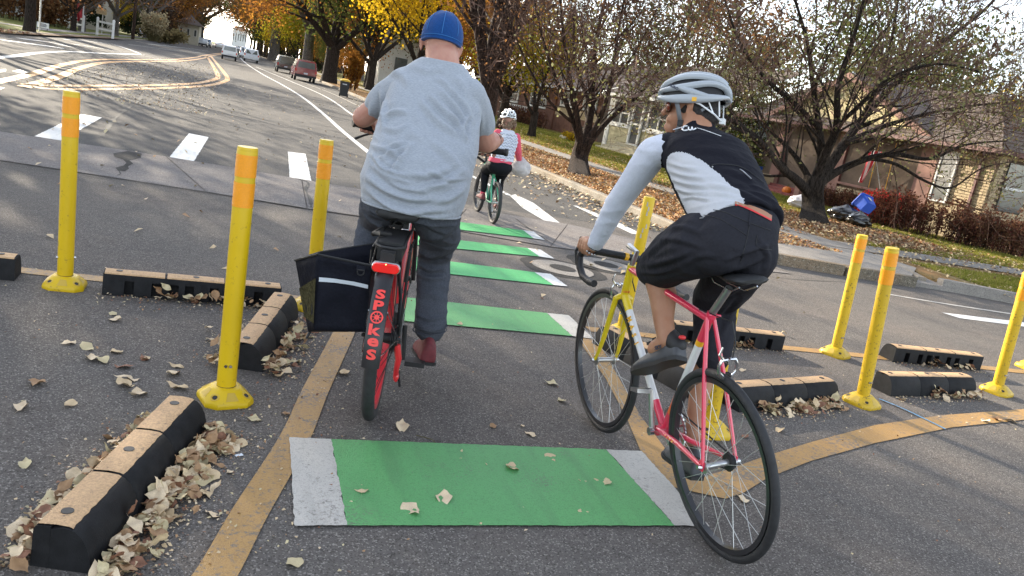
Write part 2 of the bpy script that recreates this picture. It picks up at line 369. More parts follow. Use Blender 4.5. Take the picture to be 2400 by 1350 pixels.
# ochre lines round the refuge
oc = M_['ochre']
stripe('ochre_line', [(440,1420),(505,1350),(588,1200),(690,1030),(738,920),(797,800),(820,750)], .115, .0055, oc)
stripe('ochre_line', [(-300,592),(-80,617),(30,632),(240,655),(640,694),(760,707)], .11, .004, oc)
stripe('ochre_line', [(1378,772),(1480,782),(1600,796),(1830,815),(2100,842),(2400,872),(2700,905)], .11, .004, oc)
poly('ochre_line', [(1350,790),(1398,795),(1440,870),(1500,975),(1560,1055),(1610,1100),(1655,1117),(1700,1104),(1790,1072),(1900,1038),(2050,998),(2200,975),(2400,960),(2600,950),(2600,975),(2400,985),(2230,1003),(2050,1040),(1900,1082),(1800,1121),(1740,1158),(1700,1171),(1650,1160),(1560,1140),(1510,1080),(1470,985),(1420,890)], .0045, oc)
stripe('blue_chalk_line', [(2060,937),(2120,962),(2215,1008)], .018, .008, M_['blue_line'])
# manholes
def manhole(px, py, r):
    c = G(px, py); ring = lambda rr, wob=0: [(c.x+rr*math.cos(a*.3)*(1+wob*math.sin(a*1.7)), c.y+rr*math.sin(a*.3)*(1+wob*math.cos(a)), 0) for a in range(21)]
    t = empty('manhole', c, 'round steel manhole cover set in a pale concrete collar ' + ('nearer the green bars' if px < 1350 else 'farther right, behind the drop handlebar'), 'manhole', 'manholes in the crossing road')
    for nm, rr, z, mm, wb in (('tar_ring', r*1.35, .003, 'patch', .07), ('collar', r, .007, 'conc', 0), ('cover', r*.42, .011, 'patch', 0)):
        mb = MB(); mb.add([(x,y,z) for x,y,_ in ring(rr, wb)], [tuple(range(21))]); mb.build(nm, M_[mm], t, False)
manhole(1318,630,.30); manhole(1420,622,.30)
# ------------------------------------------------------------------ right hand side: kerbs, verge, walks, lawn
ZV = .10
verge_m = grassmat('leafy_verge', (.14,.11,.05), (.22,.15,.07), (.32,.19,.09), (.40,.21,.08))
lawn_m = grassmat('lawn_grass', (.085,.095,.020), (.17,.165,.035), (.30,.23,.085), (.40,.24,.09))
poly('verge', W((6.48,9.95),(7.3,9.3),(40,9.0),(40,13.5),(12,13.5),(8.6,14.5),(8.6,600),(6.48,600)), ZV-.004, verge_m, world_pts=True)
poly('lawn', W((8.55,13.4),(60,13.4),(60,600),(8.55,600)), ZV-.008, lawn_m, world_pts=True)
def block(name, pts, z0, z1, m):
    mb = MB(); P = [Vector((x,y,0)) for x,y in pts]
    if sum(P[i].x*P[(i+1)%len(P)].y-P[(i+1)%len(P)].x*P[i].y for i in range(len(P))) < 0: P = P[::-1]
    mb.hull([p+Vector((0,0,z0)) for p in P], [p+Vector((0,0,z1)) for p in P]); o = mb.build(name, m, None, False); o['kind'] = 'structure'; return o
def slabs(name, x0, x1, ys, z, m):
    for a, b in zip(ys[:-1], ys[1:]): poly(name, W((x0,a+.01),(x1,a+.01),(x1,b-.01),(x0,b-.01)), z, m, world_pts=True)
SWX0, SWX1 = 9.15, 10.15
slabs('sidewalk_slab', SWX0, SWX1, [11.3+i*1.25 for i in range(34)]+[120,600], ZV+.01, M_['conc'])
for i in range(18):
    x0 = 8.95+i*1.2; poly('sidewalk_slab', W((x0+.01,10.45-.06*i*0),(x0+1.19,10.45),(x0+1.19,11.3),(x0+.01,11.3)), ZV+.012, M_['conc'], world_pts=True)
block('corner_ramp', [(6.62,9.3),(7.2,8.78),(9.1,8.42),(10.2,9.4),(10.2,10.44),(8.9,10.44),(8.9,11.25),(7.9,11.25),(6.62,10.6)], -.05, ZV+.008, M_['conc'])
block('verge', [(10.3,8.35),(24,6.9),(24,9.6),(10.7,10.2)], -.05, ZV+.001, grassmat('dry_verge', (.12,.12,.045), (.20,.17,.08), (.34,.25,.13), (.36,.24,.12)))
block('gutter_apron', [(8.95,8.36),(9.9,8.2),(10.7,9.2),(10.9,10.3),(10.1,10.42),(9.4,9.2)], -.05, .06, M_['conc'])
block('verge', [(9.72,8.55),(10.5,8.45),(10.9,10.2),(10.25,10.3)], -.05, .095, verge_m)
kerb_m = asphalt('kerb_concrete', (.25,.225,.19), (.36,.32,.265), (.44,.40,.34), 120, .25, (.30,.22,.14))
kerb_dirty = asphalt('stained_kerb_concrete', (.12,.105,.08), (.27,.23,.18), (.36,.32,.26), 90, .3, (.33,.20,.10))
def kerb(name, pts, wd, h, m, step=None):
    P = [Vector((x,y,0)) for x,y in pts]
    for a, b in zip(P[:-1], P[1:]):
        t = (b-a).normalized(); n = Vector((t.y,-t.x,0)); k = max(1, int((b-a).length/(step or 3))); 
        for i in range(k):
            p, q = a+(b-a)*(i/k)+t*.006, a+(b-a)*((i+1)/k)-t*.006
            ring = lambda c: [c, c+Vector((0,0,h-.02)), c+n*.02+Vector((0,0,h)), c+n*wd+Vector((0,0,h)), c+n*wd+Vector((0,0,-.02)), c+Vector((0,0,-.02))]
            mb = MB(); mb.loft([ring(p), ring(q)]); o = mb.build(name, m); o['kind'] = 'structure'
kerb('kerb', [(6.36,600),(6.36,60)], .15, .12, kerb_m, 60)[0:0] if False else None
def kerb_run():
    far = [(6.36,400),(6.36,120),(6.36,60)]; kerb('kerb', [p for p in far][::-1], .15, .12, kerb_m, 40)
    kerb('kerb', [(6.34,10.3),(6.36,60)], .15, .12, kerb_m, 2.6); kerb('kerb', [(6.16,9.62),(6.34,10.28)], .15, .11, kerb_m)
    kerb('stained_kerb', [(9.02,8.35),(7.95,8.52)][::-1], .15, .14, kerb_dirty); kerb('stained_kerb', [(6.72,8.78),(7.93,8.53)], .15, .14, kerb_dirty)
    kerb('stained_kerb', [(6.2,9.55),(6.70,8.80)], .15, .12, kerb_dirty)
    kerb('kerb_wing', [(9.35,8.55),(10.3,10.4)], .13, .11, kerb_m); kerb('kerb', [(9.62,8.46),(10.9,8.02)], .16, .15, M_['conc']); kerb('kerb', [(10.92,8.02),(24,6.6)], .16, .15, M_['conc'], 4)
kerb_run()
# ------------------------------------------------------------------ left hand side
LX = -9.7
poly('left_verge', W((-60,41),(LX,41),(LX,900),(-60,900)), .09, grassmat('left_lawn', (.05,.09,.012), (.12,.17,.02), (.16,.14,.05), (.20,.12,.05)), world_pts=True)
poly('left_path', W((-60,55.5),(-12.2,55.5),(-10.8,58),(-10.8,400),(-12,400),(-12,60),(-13,57.2),(-60,57.2)), .10, M_['conc'], world_pts=True)
leafy = grassmat('leaf_covered_gutter', (.09,.06,.04), (.16,.10,.065), (.20,.12,.08), (.26,.16,.10))
poly('leafy_gutter', W((-60,40.4),(-9.4,40.8),(-9.0,46),(-8.9,80),(-9.9,80),(-9.9,48),(-11,43.5),(-60,43.5)), .0935, leafy, world_pts=True)
for a, b in (((LX+.3,41.5),(LX+.3,400)),):
    kerb('kerb', [b, a], .15, .12, kerb_m, 30)
kerb('kerb', [(-9.5,41),(-60,41)][::-1], .15, .12, M_['conc'], 25)
# ================================================================== POSTS AND RUBBER KERB STOPS
def post(b, tpx, label, band='both', dirty=False, peeled=False, rot=0.0):
    base = G(*b); top = Q(tpx[0], tpx[1], base.y) if tpx else base+Vector((0,0,1.0))
    r = .039; t = empty('delineator_post', base, label, 'post', 'yellow flexible posts round the crossing')
    mb = MB()                                               # eight sided flanged foot
    def ring(hw, z, ch=.3): 
        pts = [(hw,-hw*ch),(hw,hw*ch),(hw*ch,hw),(-hw*ch,hw),(-hw,hw*ch),(-hw,-hw*ch),(-hw*ch,-hw),(hw*ch,-hw)]
        return [base+Vector((x*math.cos(rot)-y*math.sin(rot), x*math.sin(rot)+y*math.cos(rot), z)) for x, y in pts]
    mb.loft([ring(.098,0,.62), ring(.10,.012,.62), ring(.096,.026,.62), ring(.058,.062,.55), ring(.050,.068,.5)], True)
    mb.build('foot', M_['yellow_dirty'] if dirty else M_['yellow'], t)
    for k in range(4):
        a = rot+k*math.pi/2; d = Vector((math.cos(a), math.sin(a), 0)); s = Vector((-d.y, d.x, 0)); nrm = (d*.036+Vector((0,0,.038))).normalized()
        q = lambda u, v: base+d*(.096-.038*v)+s*u+Vector((0,0,.026+.036*v))+nrm*.0012
        mb = MB(); mb.add([q(-.026,.12),q(.026,.12),q(.014,.85),q(-.014,.85)], [(0,1,2,3)]); mb.build('reflector_panel', M_['basepad'], t, False)
        a2 = a+math.pi/4; d2 = Vector((math.cos(a2), math.sin(a2), 0)); cc = base+d2*.088+Vector((0,0,.040)); n2 = (d2*.6+Vector((0,0,1))).normalized()
        M = Matrix.Translation(cc) @ n2.to_track_quat('Z','Y').to_matrix().to_4x4()
        mb = MB(); mb.lathe((0,0,0), [(.017,-.004),(.019,.004),(.014,.005),(.012,-.002)], 12, M); mb.build('bolt_hole', M_['basepad'], t)
        mb = MB(); mb.lathe((0,0,0), [(.011,-.001),(.0105,.0035)], 10, M); mb.build('bolt', M_['dark'], t)
    ax = (top-base); bot = base+ax.normalized()*.066
    def at(s): return bot+(top-bot)*s
    mb = MB(); mb.tube([at(-.01), at(0), at(.004)], [.041,.041,.040], 16); mb.build('neck_ring', M_['dark'], t)
    mb = MB(); rr = r if not peeled else r
    mb.tube([at(.004), at(.3), at(.6), at(.992), at(1)], [r, r, r, r, r*.94], 20); mb.build('tube', M_['yellow_dirty'] if dirty else M_['yellow'], t)
    if band:
        for a, b2 in ((.885,.972),(.765,.862)):
            mb = MB(); mb.tube([at(a), at(b2)], [r+.0015]*2, 20, False); mb.build('reflective_band', M_['refl'], t)
        mb = MB(); mb.tube([at(.972), at(1.001)], [r+.001, r*.97], 20); mb.build('cap', M_['yband'], t)
    if peeled:
        rnd = random.Random(4)
        for k in range(7):
            s0 = .70+.04*k+rnd.uniform(-.01,.01); a0 = -math.pi/2+rnd.uniform(-1.0,1.0); U = ax.normalized(); V1_ = U.orthogonal().normalized(); V2_ = U.cross(V1_)
            pts = lambda s, a: at(s)+(Vector((math.cos(a), math.sin(a), 0)))*(r+.001)
            mb = MB(); mb.add([pts(s0,a0),pts(s0,a0+.3),pts(s0+.03,a0+.22),pts(s0+.035,a0+.05)], [(0,1,2,3)]); mb.build('peeling_tape', M_['white_old'], t, False)
    Ud = ax.normalized()
    for s_ in (-1, 1):
        p = at(.10); mb = MB(); dirv = Vector((s_*math.cos(.35), s_*math.sin(.35), 0)) if rot == 0 else Vector((s_*.2,-abs(.97),0))
        mb.tube([p+dirv*(r-.004), p+dirv*(r+.009)], .0065, 8); mb.build('bolt', M_['steel'], t)
    return t
post((152,672), (168,214), 'yellow post at the far left, standing left of the long black kerb stop')
post((527,937), (581,345), 'large nearest yellow post, between the big kerb stop and the second one', rot=.3)
post((728,722), (766,328), 'yellow post behind the black bike bag with its foot hidden')
post((1455,785), (1523,462), 'leaning yellow post with peeling tape above the red racing bike front wheel', None, False, True)
post((1660,1012), (1740,575), 'yellow post behind the racing cyclist, its foot showing through the rear wheel', dirty=True)
post((1956,832), (2022,551), 'muddy yellow post right of the cyclist, the farther of the two close posts', dirty=True, rot=.4)
post((2018,947), (2092,581), 'muddy yellow post right of the cyclist, the nearer and taller of the two close posts', dirty=True, rot=.3)
post((2334,920), (2412,640), 'muddy yellow post at the right frame edge beside the end of two kerb stops', dirty=True, rot=.3)
post((2412,865), None, 'yellow post cut by the right frame edge so only its foot shows', dirty=True)
KL, KW, KH = .93, .155, .125
def kerb_stop(cx, cy, ang, label, flip=1):
    """black rubber stop: tan flat top, square back with pockets on local -Y*flip, rounded side on +Y*flip"""
    t = empty('kerb_stop', (cx,cy,0), label, 'kerb stop', 'black rubber kerb stops with tan tops', ang)
    f = flip; prof = [(-.075,0),(-.072,.112),(-.066,.122),(.000,.126),(.012,.125)]; cur = [(.012,.125)]+[(.012+.068*math.sin(a), .125-.125*(1-math.cos(a))) for a in [R(18*i) for i in range(1,6)]]
    cur[-1] = (.082,0)
    xs = [-KL/2, -KL/2+.012, -KL/6-.006, -KL/6, -KL/6+.006, KL/6-.006, KL/6, KL/6+.006, KL/2-.012, KL/2]
    ins = [.985, 1, 1, .955, 1, 1, .955, 1, 1, .985]
    pockets = [-.335,-.20,-.11,-.03,.10,.19,.34]
    full = [(y,z) for y,z in prof]+cur[1:]
    # body: solid from rounded side to 35 mm in front of the back, ribs between pockets behind
    core = [(-.030,0),(-.030,.118)]+full[3:]
    def ring(pts, x, s=1): return [Vector((x, y*s*f, z*s)) for y, z in pts]
    mb = MB(); mb.loft([ring(core, x, s) for x, s in zip(xs, ins)]); 
    edges = [-KL/2]
    for p in pockets: edges += [p-.024, p+.024]
    edges.append(KL/2)
    for i in range(0, len(edges), 2):
        a, b = edges[i], edges[i+1]; P = [(-.077,0),(-.074,.112),(-.068,.121),(-.030,.1235),(-.030,0)]
        mb.loft([[Vector((a+(0 if i == 0 else -.0), y*f, z)) for y, z in P], [Vector((b, y*f, z)) for y, z in P]])
    P = [(-.0745,.086),(-.0735,.112),(-.068,.1205),(-.030,.123),(-.030,.086)]
    mb.loft([[Vector((-KL/2+.004, y*f, z)) for y, z in P], [Vector((KL/2-.004, y*f, z)) for y, z in P]])
    mb.build('rubber_body', M_['rubber'], t, True, False, 50)
    for k in range(3):                                      # painted top in three panels
        a, b = -KL/2+k*KL/3+.006, -KL/2+(k+1)*KL/3-.006; rnd = random.Random(int(cx*100)+k); n = 14; vs = []
        for i in range(n+1):
            x = a+(b-a)*i/n; wob = rnd.uniform(-.0022,.0022)
            for y, z in ((-.0715,.1175),(-.066,.1242),(-.02,.1282),(.0135+wob,.1272-.0006),(.0235+wob,.1225)): vs.append((x, y*f, z+.0008))
        fs = [(i*5+j, (i+1)*5+j, (i+1)*5+j+1, i*5+j+1) for i in range(n) for j in range(4)]
        mb = MB(); mb.add(vs, fs); mb.build('painted_top', M_['tan'], t, True, False)
    for x in (-KL/2+.075, 0, KL/2-.075):
        mb = MB(); mb.lathe((0,0,0), [(.0165,.1285),(.0165,.1305)], 14, Matrix.Translation(Vector((x,-.024*f,0)))); mb.build('bolt_recess', M_['dark'], t, True, False)
    return t
kerb_stop(-.155, 2.555, R(73.4), 'biggest black kerb stop in the bottom left corner with leaves along both sides', -1)
kerb_stop(.315, 4.09, R(76), 'tan topped kerb stop angled behind the nearest yellow post', -1)
kerb_stop(-.06, 4.71, R(2.5), 'long black kerb stop with open pockets lying left of the bike bag', 1)
kerb_stop(-1.42, 4.80, R(0), 'kerb stop cut by the left frame edge with only its rounded end in view', 1)
kerb_stop(3.58, 4.77, R(-2.5), 'kerb stop with open pockets showing right of the racing cyclist and behind his leg', 1)
kerb_stop(3.24, 3.645, R(14.6), 'tan topped kerb stop just right of the racing bike rear wheel, rounded side near', -1)
kerb_stop(5.575, 4.72, R(-1.3), 'farther of the two right kerb stops with open pockets toward the viewer', 1)
kerb_stop(4.77, 4.01, R(7.6), 'nearer of the two right kerb stops with rounded side toward the viewer', -1)
kerb_stop(2.56, 4.05, R(104), 'kerb stop seen between the racing bike frame tubes along the ochre line', 1)
# ================================================================== BICYCLES
M_['tyre'] = simple('tyre_rubber', (.020,.020,.022), .7, var=.3, scale=40, bstr=.15, bscale=300)
M_['rim_black'] = simple('black_rim', (.02,.02,.022), .3, var=.1, spec=.6)
M_['rim_red'] = simple('red_rim', (.58,.035,.045), .3, var=.08, coat=.4)
M_['pink'] = simple('coral_red_frame_paint', (.70,.035,.085), .28, var=.05, coat=.8)
M_['fyel'] = simple('yellow_frame_paint', (.78,.58,.01), .3, var=.04, coat=.8)
M_['fwhite'] = simple('white_frame_paint', (.72,.71,.70), .3, var=.03, coat=.8)
M_['forange'] = simple('orange_frame_paint', (.75,.13,.03), .3, var=.04, coat=.6)
M_['red_frame'] = simple('red_bike_paint', (.62,.03,.035), .3, var=.06, coat=.5)
M_['mint'] = simple('green_frame_paint', (.06,.34,.20), .35, var=.1, coat=.5)
M_['alu'] = simple('brushed_aluminium', (.46,.46,.46), .32, .9, var=.1, scale=30)
M_['spoke'] = simple('spoke_steel', (.62,.61,.58), .35, .6)
M_['tape'] = simple('bar_tape', (.013,.013,.015), .55, var=.2, scale=60, bstr=.3, bscale=160)
M_['letter_red'] = simple('red_lettering', (.80,.055,.045), .45, var=.03)
M_['letter_yel'] = simple('yellow_lettering', (.80,.42,.02), .4, var=.03)
M_['letter_blk'] = simple('dark_lettering', (.03,.035,.06), .5)
M_['letter_wht'] = simple('white_lettering', (.75,.77,.80), .5)
M_['reflgrey'] = simple('silver_reflective_tape', (.55,.60,.66), .4, var=.04)
def lamp_mat(name, c, e, strength):
    m, t, b = nmat(name); b.inputs['Base Color'].default_value = tuple(c)+(1,); b.inputs['Roughness'].default_value = .12; b.inputs['Coat Weight'].default_value = .6
    b.inputs['Emission Color'].default_value = tuple(e)+(1,); b.inputs['Emission Strength'].default_value = strength; return m
M_['taillight'] = lamp_mat('red_tail_lamp_glass', (.62,.015,.012), (1,.03,.02), .06)
M_['led'] = lamp_mat('lit_led', (1,.3,.1), (1,.16,.04), 5)
def bikeM(O, yaw, lean, s=1.0):                             # local x right, y forward, z up
    return Matrix.Translation(Vector(O)) @ Matrix.Rotation(-yaw, 4, 'Z') @ Matrix.Rotation(-lean, 4, 'Y') @ Matrix.Scale(s, 4)
def torus(mb, M, c, R_, rx, ry, n=48, k=10, prof=None):     # ring in local YZ plane round c; rx across, ry radial
    rings = []
    for i in range(n):
        a = 2*math.pi*i/n; d = Vector((0, math.cos(a), math.sin(a)))
        if prof: rings.append([M @ (Vector(c)+d*(R_+pr)+Vector((px,0,0))) for px, pr in prof])
        else: rings.append([M @ (Vector(c)+d*(R_+ry*math.cos(2*math.pi*j/k))+Vector((rx*math.sin(2*math.pi*j/k),0,0))) for j in range(k)])
    k = len(rings[0]); b = [p for r in rings for p in r]; fs = []
    for q in range(n):
        q2 = (q+1) % n
        for i in range(k): j = (i+1) % k; fs.append((q*k+i, q*k+j, q2*k+j, q2*k+i))
    mb.add(b, fs)
def wheel(parent, M, c, Ro, tw, rim_m, rim_depth=.014, n_sp=28, hub_w=.05, hub_r=.016, hub_m='alu', sp_m='spoke', sp_r=.0011, seg=56, label=None):
    """tyre, rim, hub, spokes; Ro = outer radius"""
    Mw = M @ Matrix.Translation(Vector(c)); e = bpy.data.objects.new('wheel', None); C.objects.link(e); e.parent = parent; e.empty_display_size = .05
    e.matrix_parent_inverse = parent.matrix_basis.inverted(); e.matrix_basis = Mw
    I = Matrix.Identity(4); rt = tw/2
    mb = MB(); prof = [(rt*math.sin(a), (rt*1.05)*math.cos(a)) for a in [R(x) for x in (0,36,72,108,140,165)]]; prof += [(-x, y) for x, y in prof[:0:-1]]
    torus(mb, I, (0,0,0), Ro-rt*1.05, 0, 0, seg, prof=prof); tyre = mb.build('tyre', M_['tyre'], e, True, False)
    rw = tw*.42; Ri = Ro-tw*1.02
    mb = MB(); torus(mb, I, (0,0,0), Ri-rim_depth/2, 0, 0, seg, prof=[(rw,rim_depth/2),(rw*.9,-rim_depth/2),(-rw*.9,-rim_depth/2),(-rw,rim_depth/2)]); mb.build('rim', M_[rim_m], e, True, False, 60)
    X_ = Matrix.Rotation(math.pi/2, 4, 'Y')
    mb = MB(); h = hub_w; mb.lathe((0,0,0), [(.005,-h-.018),(.008,-h-.012),(.008,-h),(hub_r*1.5,-h+.002),(hub_r*1.5,-h+.006),(hub_r*.8,-h+.014),(hub_r*.7,0),(hub_r*.8,h-.014),(hub_r*1.5,h-.006),(hub_r*1.5,h-.002),(.008,h),(.008,h+.012),(.005,h+.018)], 14, X_); mb.build('hub', M_[hub_m], e, True, False)
    mb = MB(); rim_r = Ri-rim_depth+.001
    for k in range(n_sp):
        a = 2*math.pi*k/n_sp; side = 1 if k % 2 else -1; off = R(38)*(1 if (k//2) % 2 else -1)
        p = Vector((side*(h-.004), math.cos(a+off)*hub_r*1.35, math.sin(a+off)*hub_r*1.35)); q = Vector((0, math.cos(a)*rim_r, math.sin(a)*rim_r))
        mb = MB(); mb.tube([p, q], sp_r, 4, False); mb.build('spoke', M_[sp_m], e, False, False)
    return e
def tb(name, M, pts, r, m, parent, n=12):
    mb = MB(); mb.tube([M @ Vector(p) for p in pts], r, n); return mb.build(name, M_[m], parent)
def saddle(parent, M, c, w=.145, l=.27, m='dark', thick=.035):
    c = Vector(c); rings = []
    for s, hw, dz, th in ((-.5,.60,.012,.5),(-.46,.92,.014,.9),(-.36,1.0,.012,1),(-.2,.86,.004,1),(-.02,.50,-.006,.9),(.2,.26,-.008,.8),(.42,.20,-.010,.75),(.5,.12,-.014,.4)):
        hw *= w/2; t = thick*th; pr = []
        for a in range(12):
            an = 2*math.pi*a/12; x = math.cos(an); z = math.sin(an)
            pr.append(M @ (c+Vector((hw*x, s*l, dz+(z*t*.4 if z > 0 else z*t*(.6 if abs(x) > .4 else .3))))))
        rings.append(pr)
    mb = MB(); mb.loft(rings); mb.build('saddle', M_[m], parent)
    mb = MB()
    for sx in (-1, 1): mb.tube([M @ (c+Vector((sx*.035,-.11,-.012))), M @ (c+Vector((sx*.024,-.06,-.04))), M @ (c+Vector((sx*.024,.05,-.04))), M @ (c+Vector((sx*.012,.12,-.015)))], .0035, 6)
    mb.build('saddle_rails', M_['steel'], parent)
def text_mesh(s, size, bold=.0, extrude=.0006):
    cu_ = bpy.data.curves.new('t', 'FONT'); cu_.body = s; cu_.size = size; cu_.extrude = extrude; cu_.offset = bold; cu_.align_x = 'CENTER'; cu_.align_y = 'CENTER'; cu_.resolution_u = 3
    o = bpy.data.objects.new('t', cu_); C.objects.link(o); dg = bpy.context.evaluated_depsgraph_get(); me = bpy.data.meshes.new_from_object(o.evaluated_get(dg)); bpy.data.objects.remove(o); bpy.data.curves.remove(cu_)
    me.materials.clear(); xs_ = [v.co.x for v in me.vertices]; ys_ = [v.co.y for v in me.vertices]; me.transform(Matrix.Translation((-(min(xs_)+max(xs_))/2, -(min(ys_)+max(ys_))/2, 0))); return me
def text_on(name, s, size, M, m, parent, bold=.0):
    me = text_mesh(s, size, bold); me.transform(M); return link_mesh(name, me, M_[m], parent)
def frameM(o, xd, yd):
    x = Vector(xd).normalized(); y = Vector(yd); y = (y-x*y.dot(x)).normalized(); z = x.cross(y); m = Matrix((x,y,z)).transposed().to_4x4(); m.translation = Vector(o); return m
# ---- red and yellow racing bicycle --------------------------------
LEAN = R(9.0)
RB = empty('bicycle', (1.805,2.16,0), 'red, white and yellow racing bicycle with drop handlebar, ridden at the right', 'bicycle')
MR = bikeM((1.805,2.16,0), R(0), LEAN); MF = bikeM((1.80,3.18,0), R(1), R(5.5))
wr = wheel(RB, bikeM((1.805,2.16,0), R(0), R(12)), (0,0,.34), .34, .030, 'rim_black', .018, 28, .062)
wf = wheel(RB, MF, (0,0,.34), .34, .029, 'rim_black', .018, 28, .048)
rh = Vector((0,0,.34)); bb = Vector((0,.41,.275)); cl = Vector((.0,.175,.835)); htop = Vector((.02,.84,.845)); hbot = Vector((.015,.875,.70)); crown = Vector((.012,.885,.672))
def P_(v): return MR @ Vector(v)
axR = [bikeM((1.805,2.16,0),0,R(12)) @ Vector((s*.066,0,.34)) for s in (-1,1)]
bbW, clW, htW, hbW, crW = P_(bb), P_(cl), P_(htop), P_(hbot), P_(crown)
I4 = Matrix.Identity(4)
tb('top_tube', I4, [clW+Vector((0,.01,-.02)), htW-Vector((0,0,.02))], .0135, 'pink', RB)
tb('down_tube', I4, [hbW+(bbW-hbW)*.12, bbW-(bbW-hbW)*.20], .0165, 'fwhite', RB)
tb('down_tube_lower', I4, [bbW-(bbW-hbW)*.20, bbW], .0165, 'pink', RB)
tb('head_lug', I4, [hbW, hbW+(bbW-hbW)*.13], .018, 'fyel', RB)
st = [clW+(bbW-clW)*k for k in (0,.20,.24,.62,.66,.84,1)]
for a, b, mm, nm in ((0,1,'pink','seat_tube_upper'),(1,2,'letter_yel','seat_tube_band'),(2,3,'fwhite','seat_tube_panel'),(3,4,'letter_yel','seat_tube_band'),(4,5,'forange','seat_tube_fade'),(5,6,'pink','seat_tube_lower')): tb(nm, I4, [st[a], st[b]], .0152, mm, RB)
tb('head_tube', I4, [htW, hbW], .018, 'fyel', RB)
tb('bottom_bracket', MR, [bb+Vector((-.036,0,0)), bb+Vector((.036,0,0))], .021, 'pink', RB, 14)
for s, a in ((-1,axR[0]),(1,axR[1])):
    tb('seat_stay', I4, [clW+Vector((s*.014,0,-.012)), clW+(a-clW)*.45+Vector((s*.012,0,0)), a+Vector((0,0,.012))], [.0075,.0085,.0065], 'pink', RB)
    tb('chain_stay', I4, [bbW+Vector((s*.03,0,0)), bbW+(a-bbW)*.4+Vector((s*.004,0,0)), a], [.012,.011,.008], 'pink', RB)
    mb = MB(); mb.box((0,0,0), (.006,.028,.034), M=Matrix.Translation(a+Vector((0,.006,.004)))); mb.build('dropout', M_['pink'], RB)
    tb('axle_nut', I4, [a+Vector((s*.002,0,0)), a+Vector((s*.020,0,0))], .0085, 'steel', RB, 8)
fax = [MF @ Vector((s*.052,0,.34)) for s in (-1,1)]
for s, a in ((-1,fax[0]),(1,fax[1])):
    p0 = crW+Vector((s*.034,0,.008)); tb('fork_blade', I4, [p0, p0+(a-p0)*.6+Vector((0,-.012,0)), p0+(a-p0)*.85+Vector((0,-.010,0)), a], [.0125,.0115,.0085,.007], 'fyel', RB)
    tb('axle_nut', I4, [a+Vector((s*.002,0,0)), a+Vector((s*.018,0,0))], .008, 'steel', RB, 8)
tb('fork_crown', I4, [crW+Vector((-.040,0,.004)), crW+Vector((-.02,0,.016)), crW+Vector((.02,0,.018)), crW+Vector((.042,0,.008))], [.011,.014,.014,.011], 'fyel', RB)
# brakes
def brake(c, M, s=1):
    b_ = empty('x', (0,0,0)); bpy.data.objects.remove(b_)
    mb = MB(); c = Vector(c)
    for sx in (-1,1):
        mb.tube([M @ (c+Vector((sx*x_,-.012,z_))) for x_, z_ in ((.004,.020),(.026,.018),(.036,-.002),(.032,-.026),(.018,-.040))], [.006,.0065,.006,.0055,.005], 8)
        mb.box((0,0,0), (.010,.034,.012), M=M @ Matrix.Translation(c+Vector((sx*.017,.0,-.044))))
    mb.tube([M @ (c+Vector((0,.02,.01))), M @ (c+Vector((0,-.024,.01)))], .008, 10)
    mb.tube([M @ (c+Vector((-.02,-.012,.020))), M @ (c+Vector((-.036,-.012,.040))), M @ (c+Vector((-.026,-.012,.066)))], [.005,.005,.0035], 8)
    mb.build('brake_caliper', M_['steel'], RB)
brake((-.012,.0,.72), bikeM((1.805,2.16,0),0,R(11))); brake((.0,-.03,.70), MF)
mb = MB(); mb.tube([P_(cl+Vector((-.012,.06,.0))), P_((-.018,.02,.86)), P_((-.024,-.02,.80)), P_((-.028,-.02,.745))], .0025, 6); mb.build('brake_cable', M_['dark'], RB)
tb('seat_post', I4, [clW, P_((.005,.095,.955))], .0136, 'alu', RB, 14)
tb('seat_collar', I4, [clW+Vector((0,0,-.012)), clW+Vector((0,-.003,.008))], .0185, 'pink', RB, 14)
tb('seat_bolt', I4, [clW+Vector((-.022,-.012,0)), clW+Vector((.030,-.012,0))], .006, 'pink', RB, 8)
saddle(RB, MR, (.02,.12,.995), .145, .27)
tb('stem', I4, [htW, P_((.028,.82,.905)), P_((.03,.90,.915))], [.012,.012,.013], 'alu', RB)
# drop handlebar
barc = Vector((1.765,3.06,.855)); lb = Vector((1.535,3.055,.868)); rb_ = Vector((1.975,3.07,.85))
mb = MB(); mb.tube([lb, barc, rb_], [.0165,.0155,.0165], 12); mb.build('bar_top', M_['tape'], RB)
for q, s in ((lb,-1),(rb_,1)):
    pts = [q+Vector(v) for v in ((s*-.02,0,.0),(s*.006,.03,-.002),(s*.014,.075,-.012),(s*.016,.105,-.05),(s*.016,.085,-.095),(s*.016,.035,-.125),(s*.016,-.04,-.130),(s*.016,-.085,-.125))]
    mb = MB(); mb.tube(curve_3(pts) if 'curve_3' in globals() else pts, .0158, 10); mb.build('drop_bar', M_['tape'], RB)
    mb = MB(); mb.tube([q+Vector((s*.014,.075,-.008)), q+Vector((s*.014,.115,.006)), q+Vector((s*.014,.128,.03))], [.016,.017,.012], 10); mb.build('brake_hood', M_['tape'], RB)
    mb = MB(); mb.tube([q+Vector((s*.016,.135,.0)), q+Vector((s*.018,.150,-.04)), q+Vector((s*.012,.125,-.095))], [.006,.007,.008], 8); mb.build('brake_lever', M_['dark'], RB)
mb = MB(); a_ = lb+(barc-lb)*.62; b_ = lb+(barc-lb)*.70; mb.tube([a_, b_], .0172, 12); mb.build('tape_ring', M_['letter_yel'], RB)
mb = MB(); mb.tube([lb+Vector((.18,.02,-.01)), lb+Vector((.215,.03,-.06)), lb+Vector((.222,.02,-.12)), lb+Vector((.235,.0,-.16))], .0028, 6); mb.build('brake_cable', M_['dark'], RB)
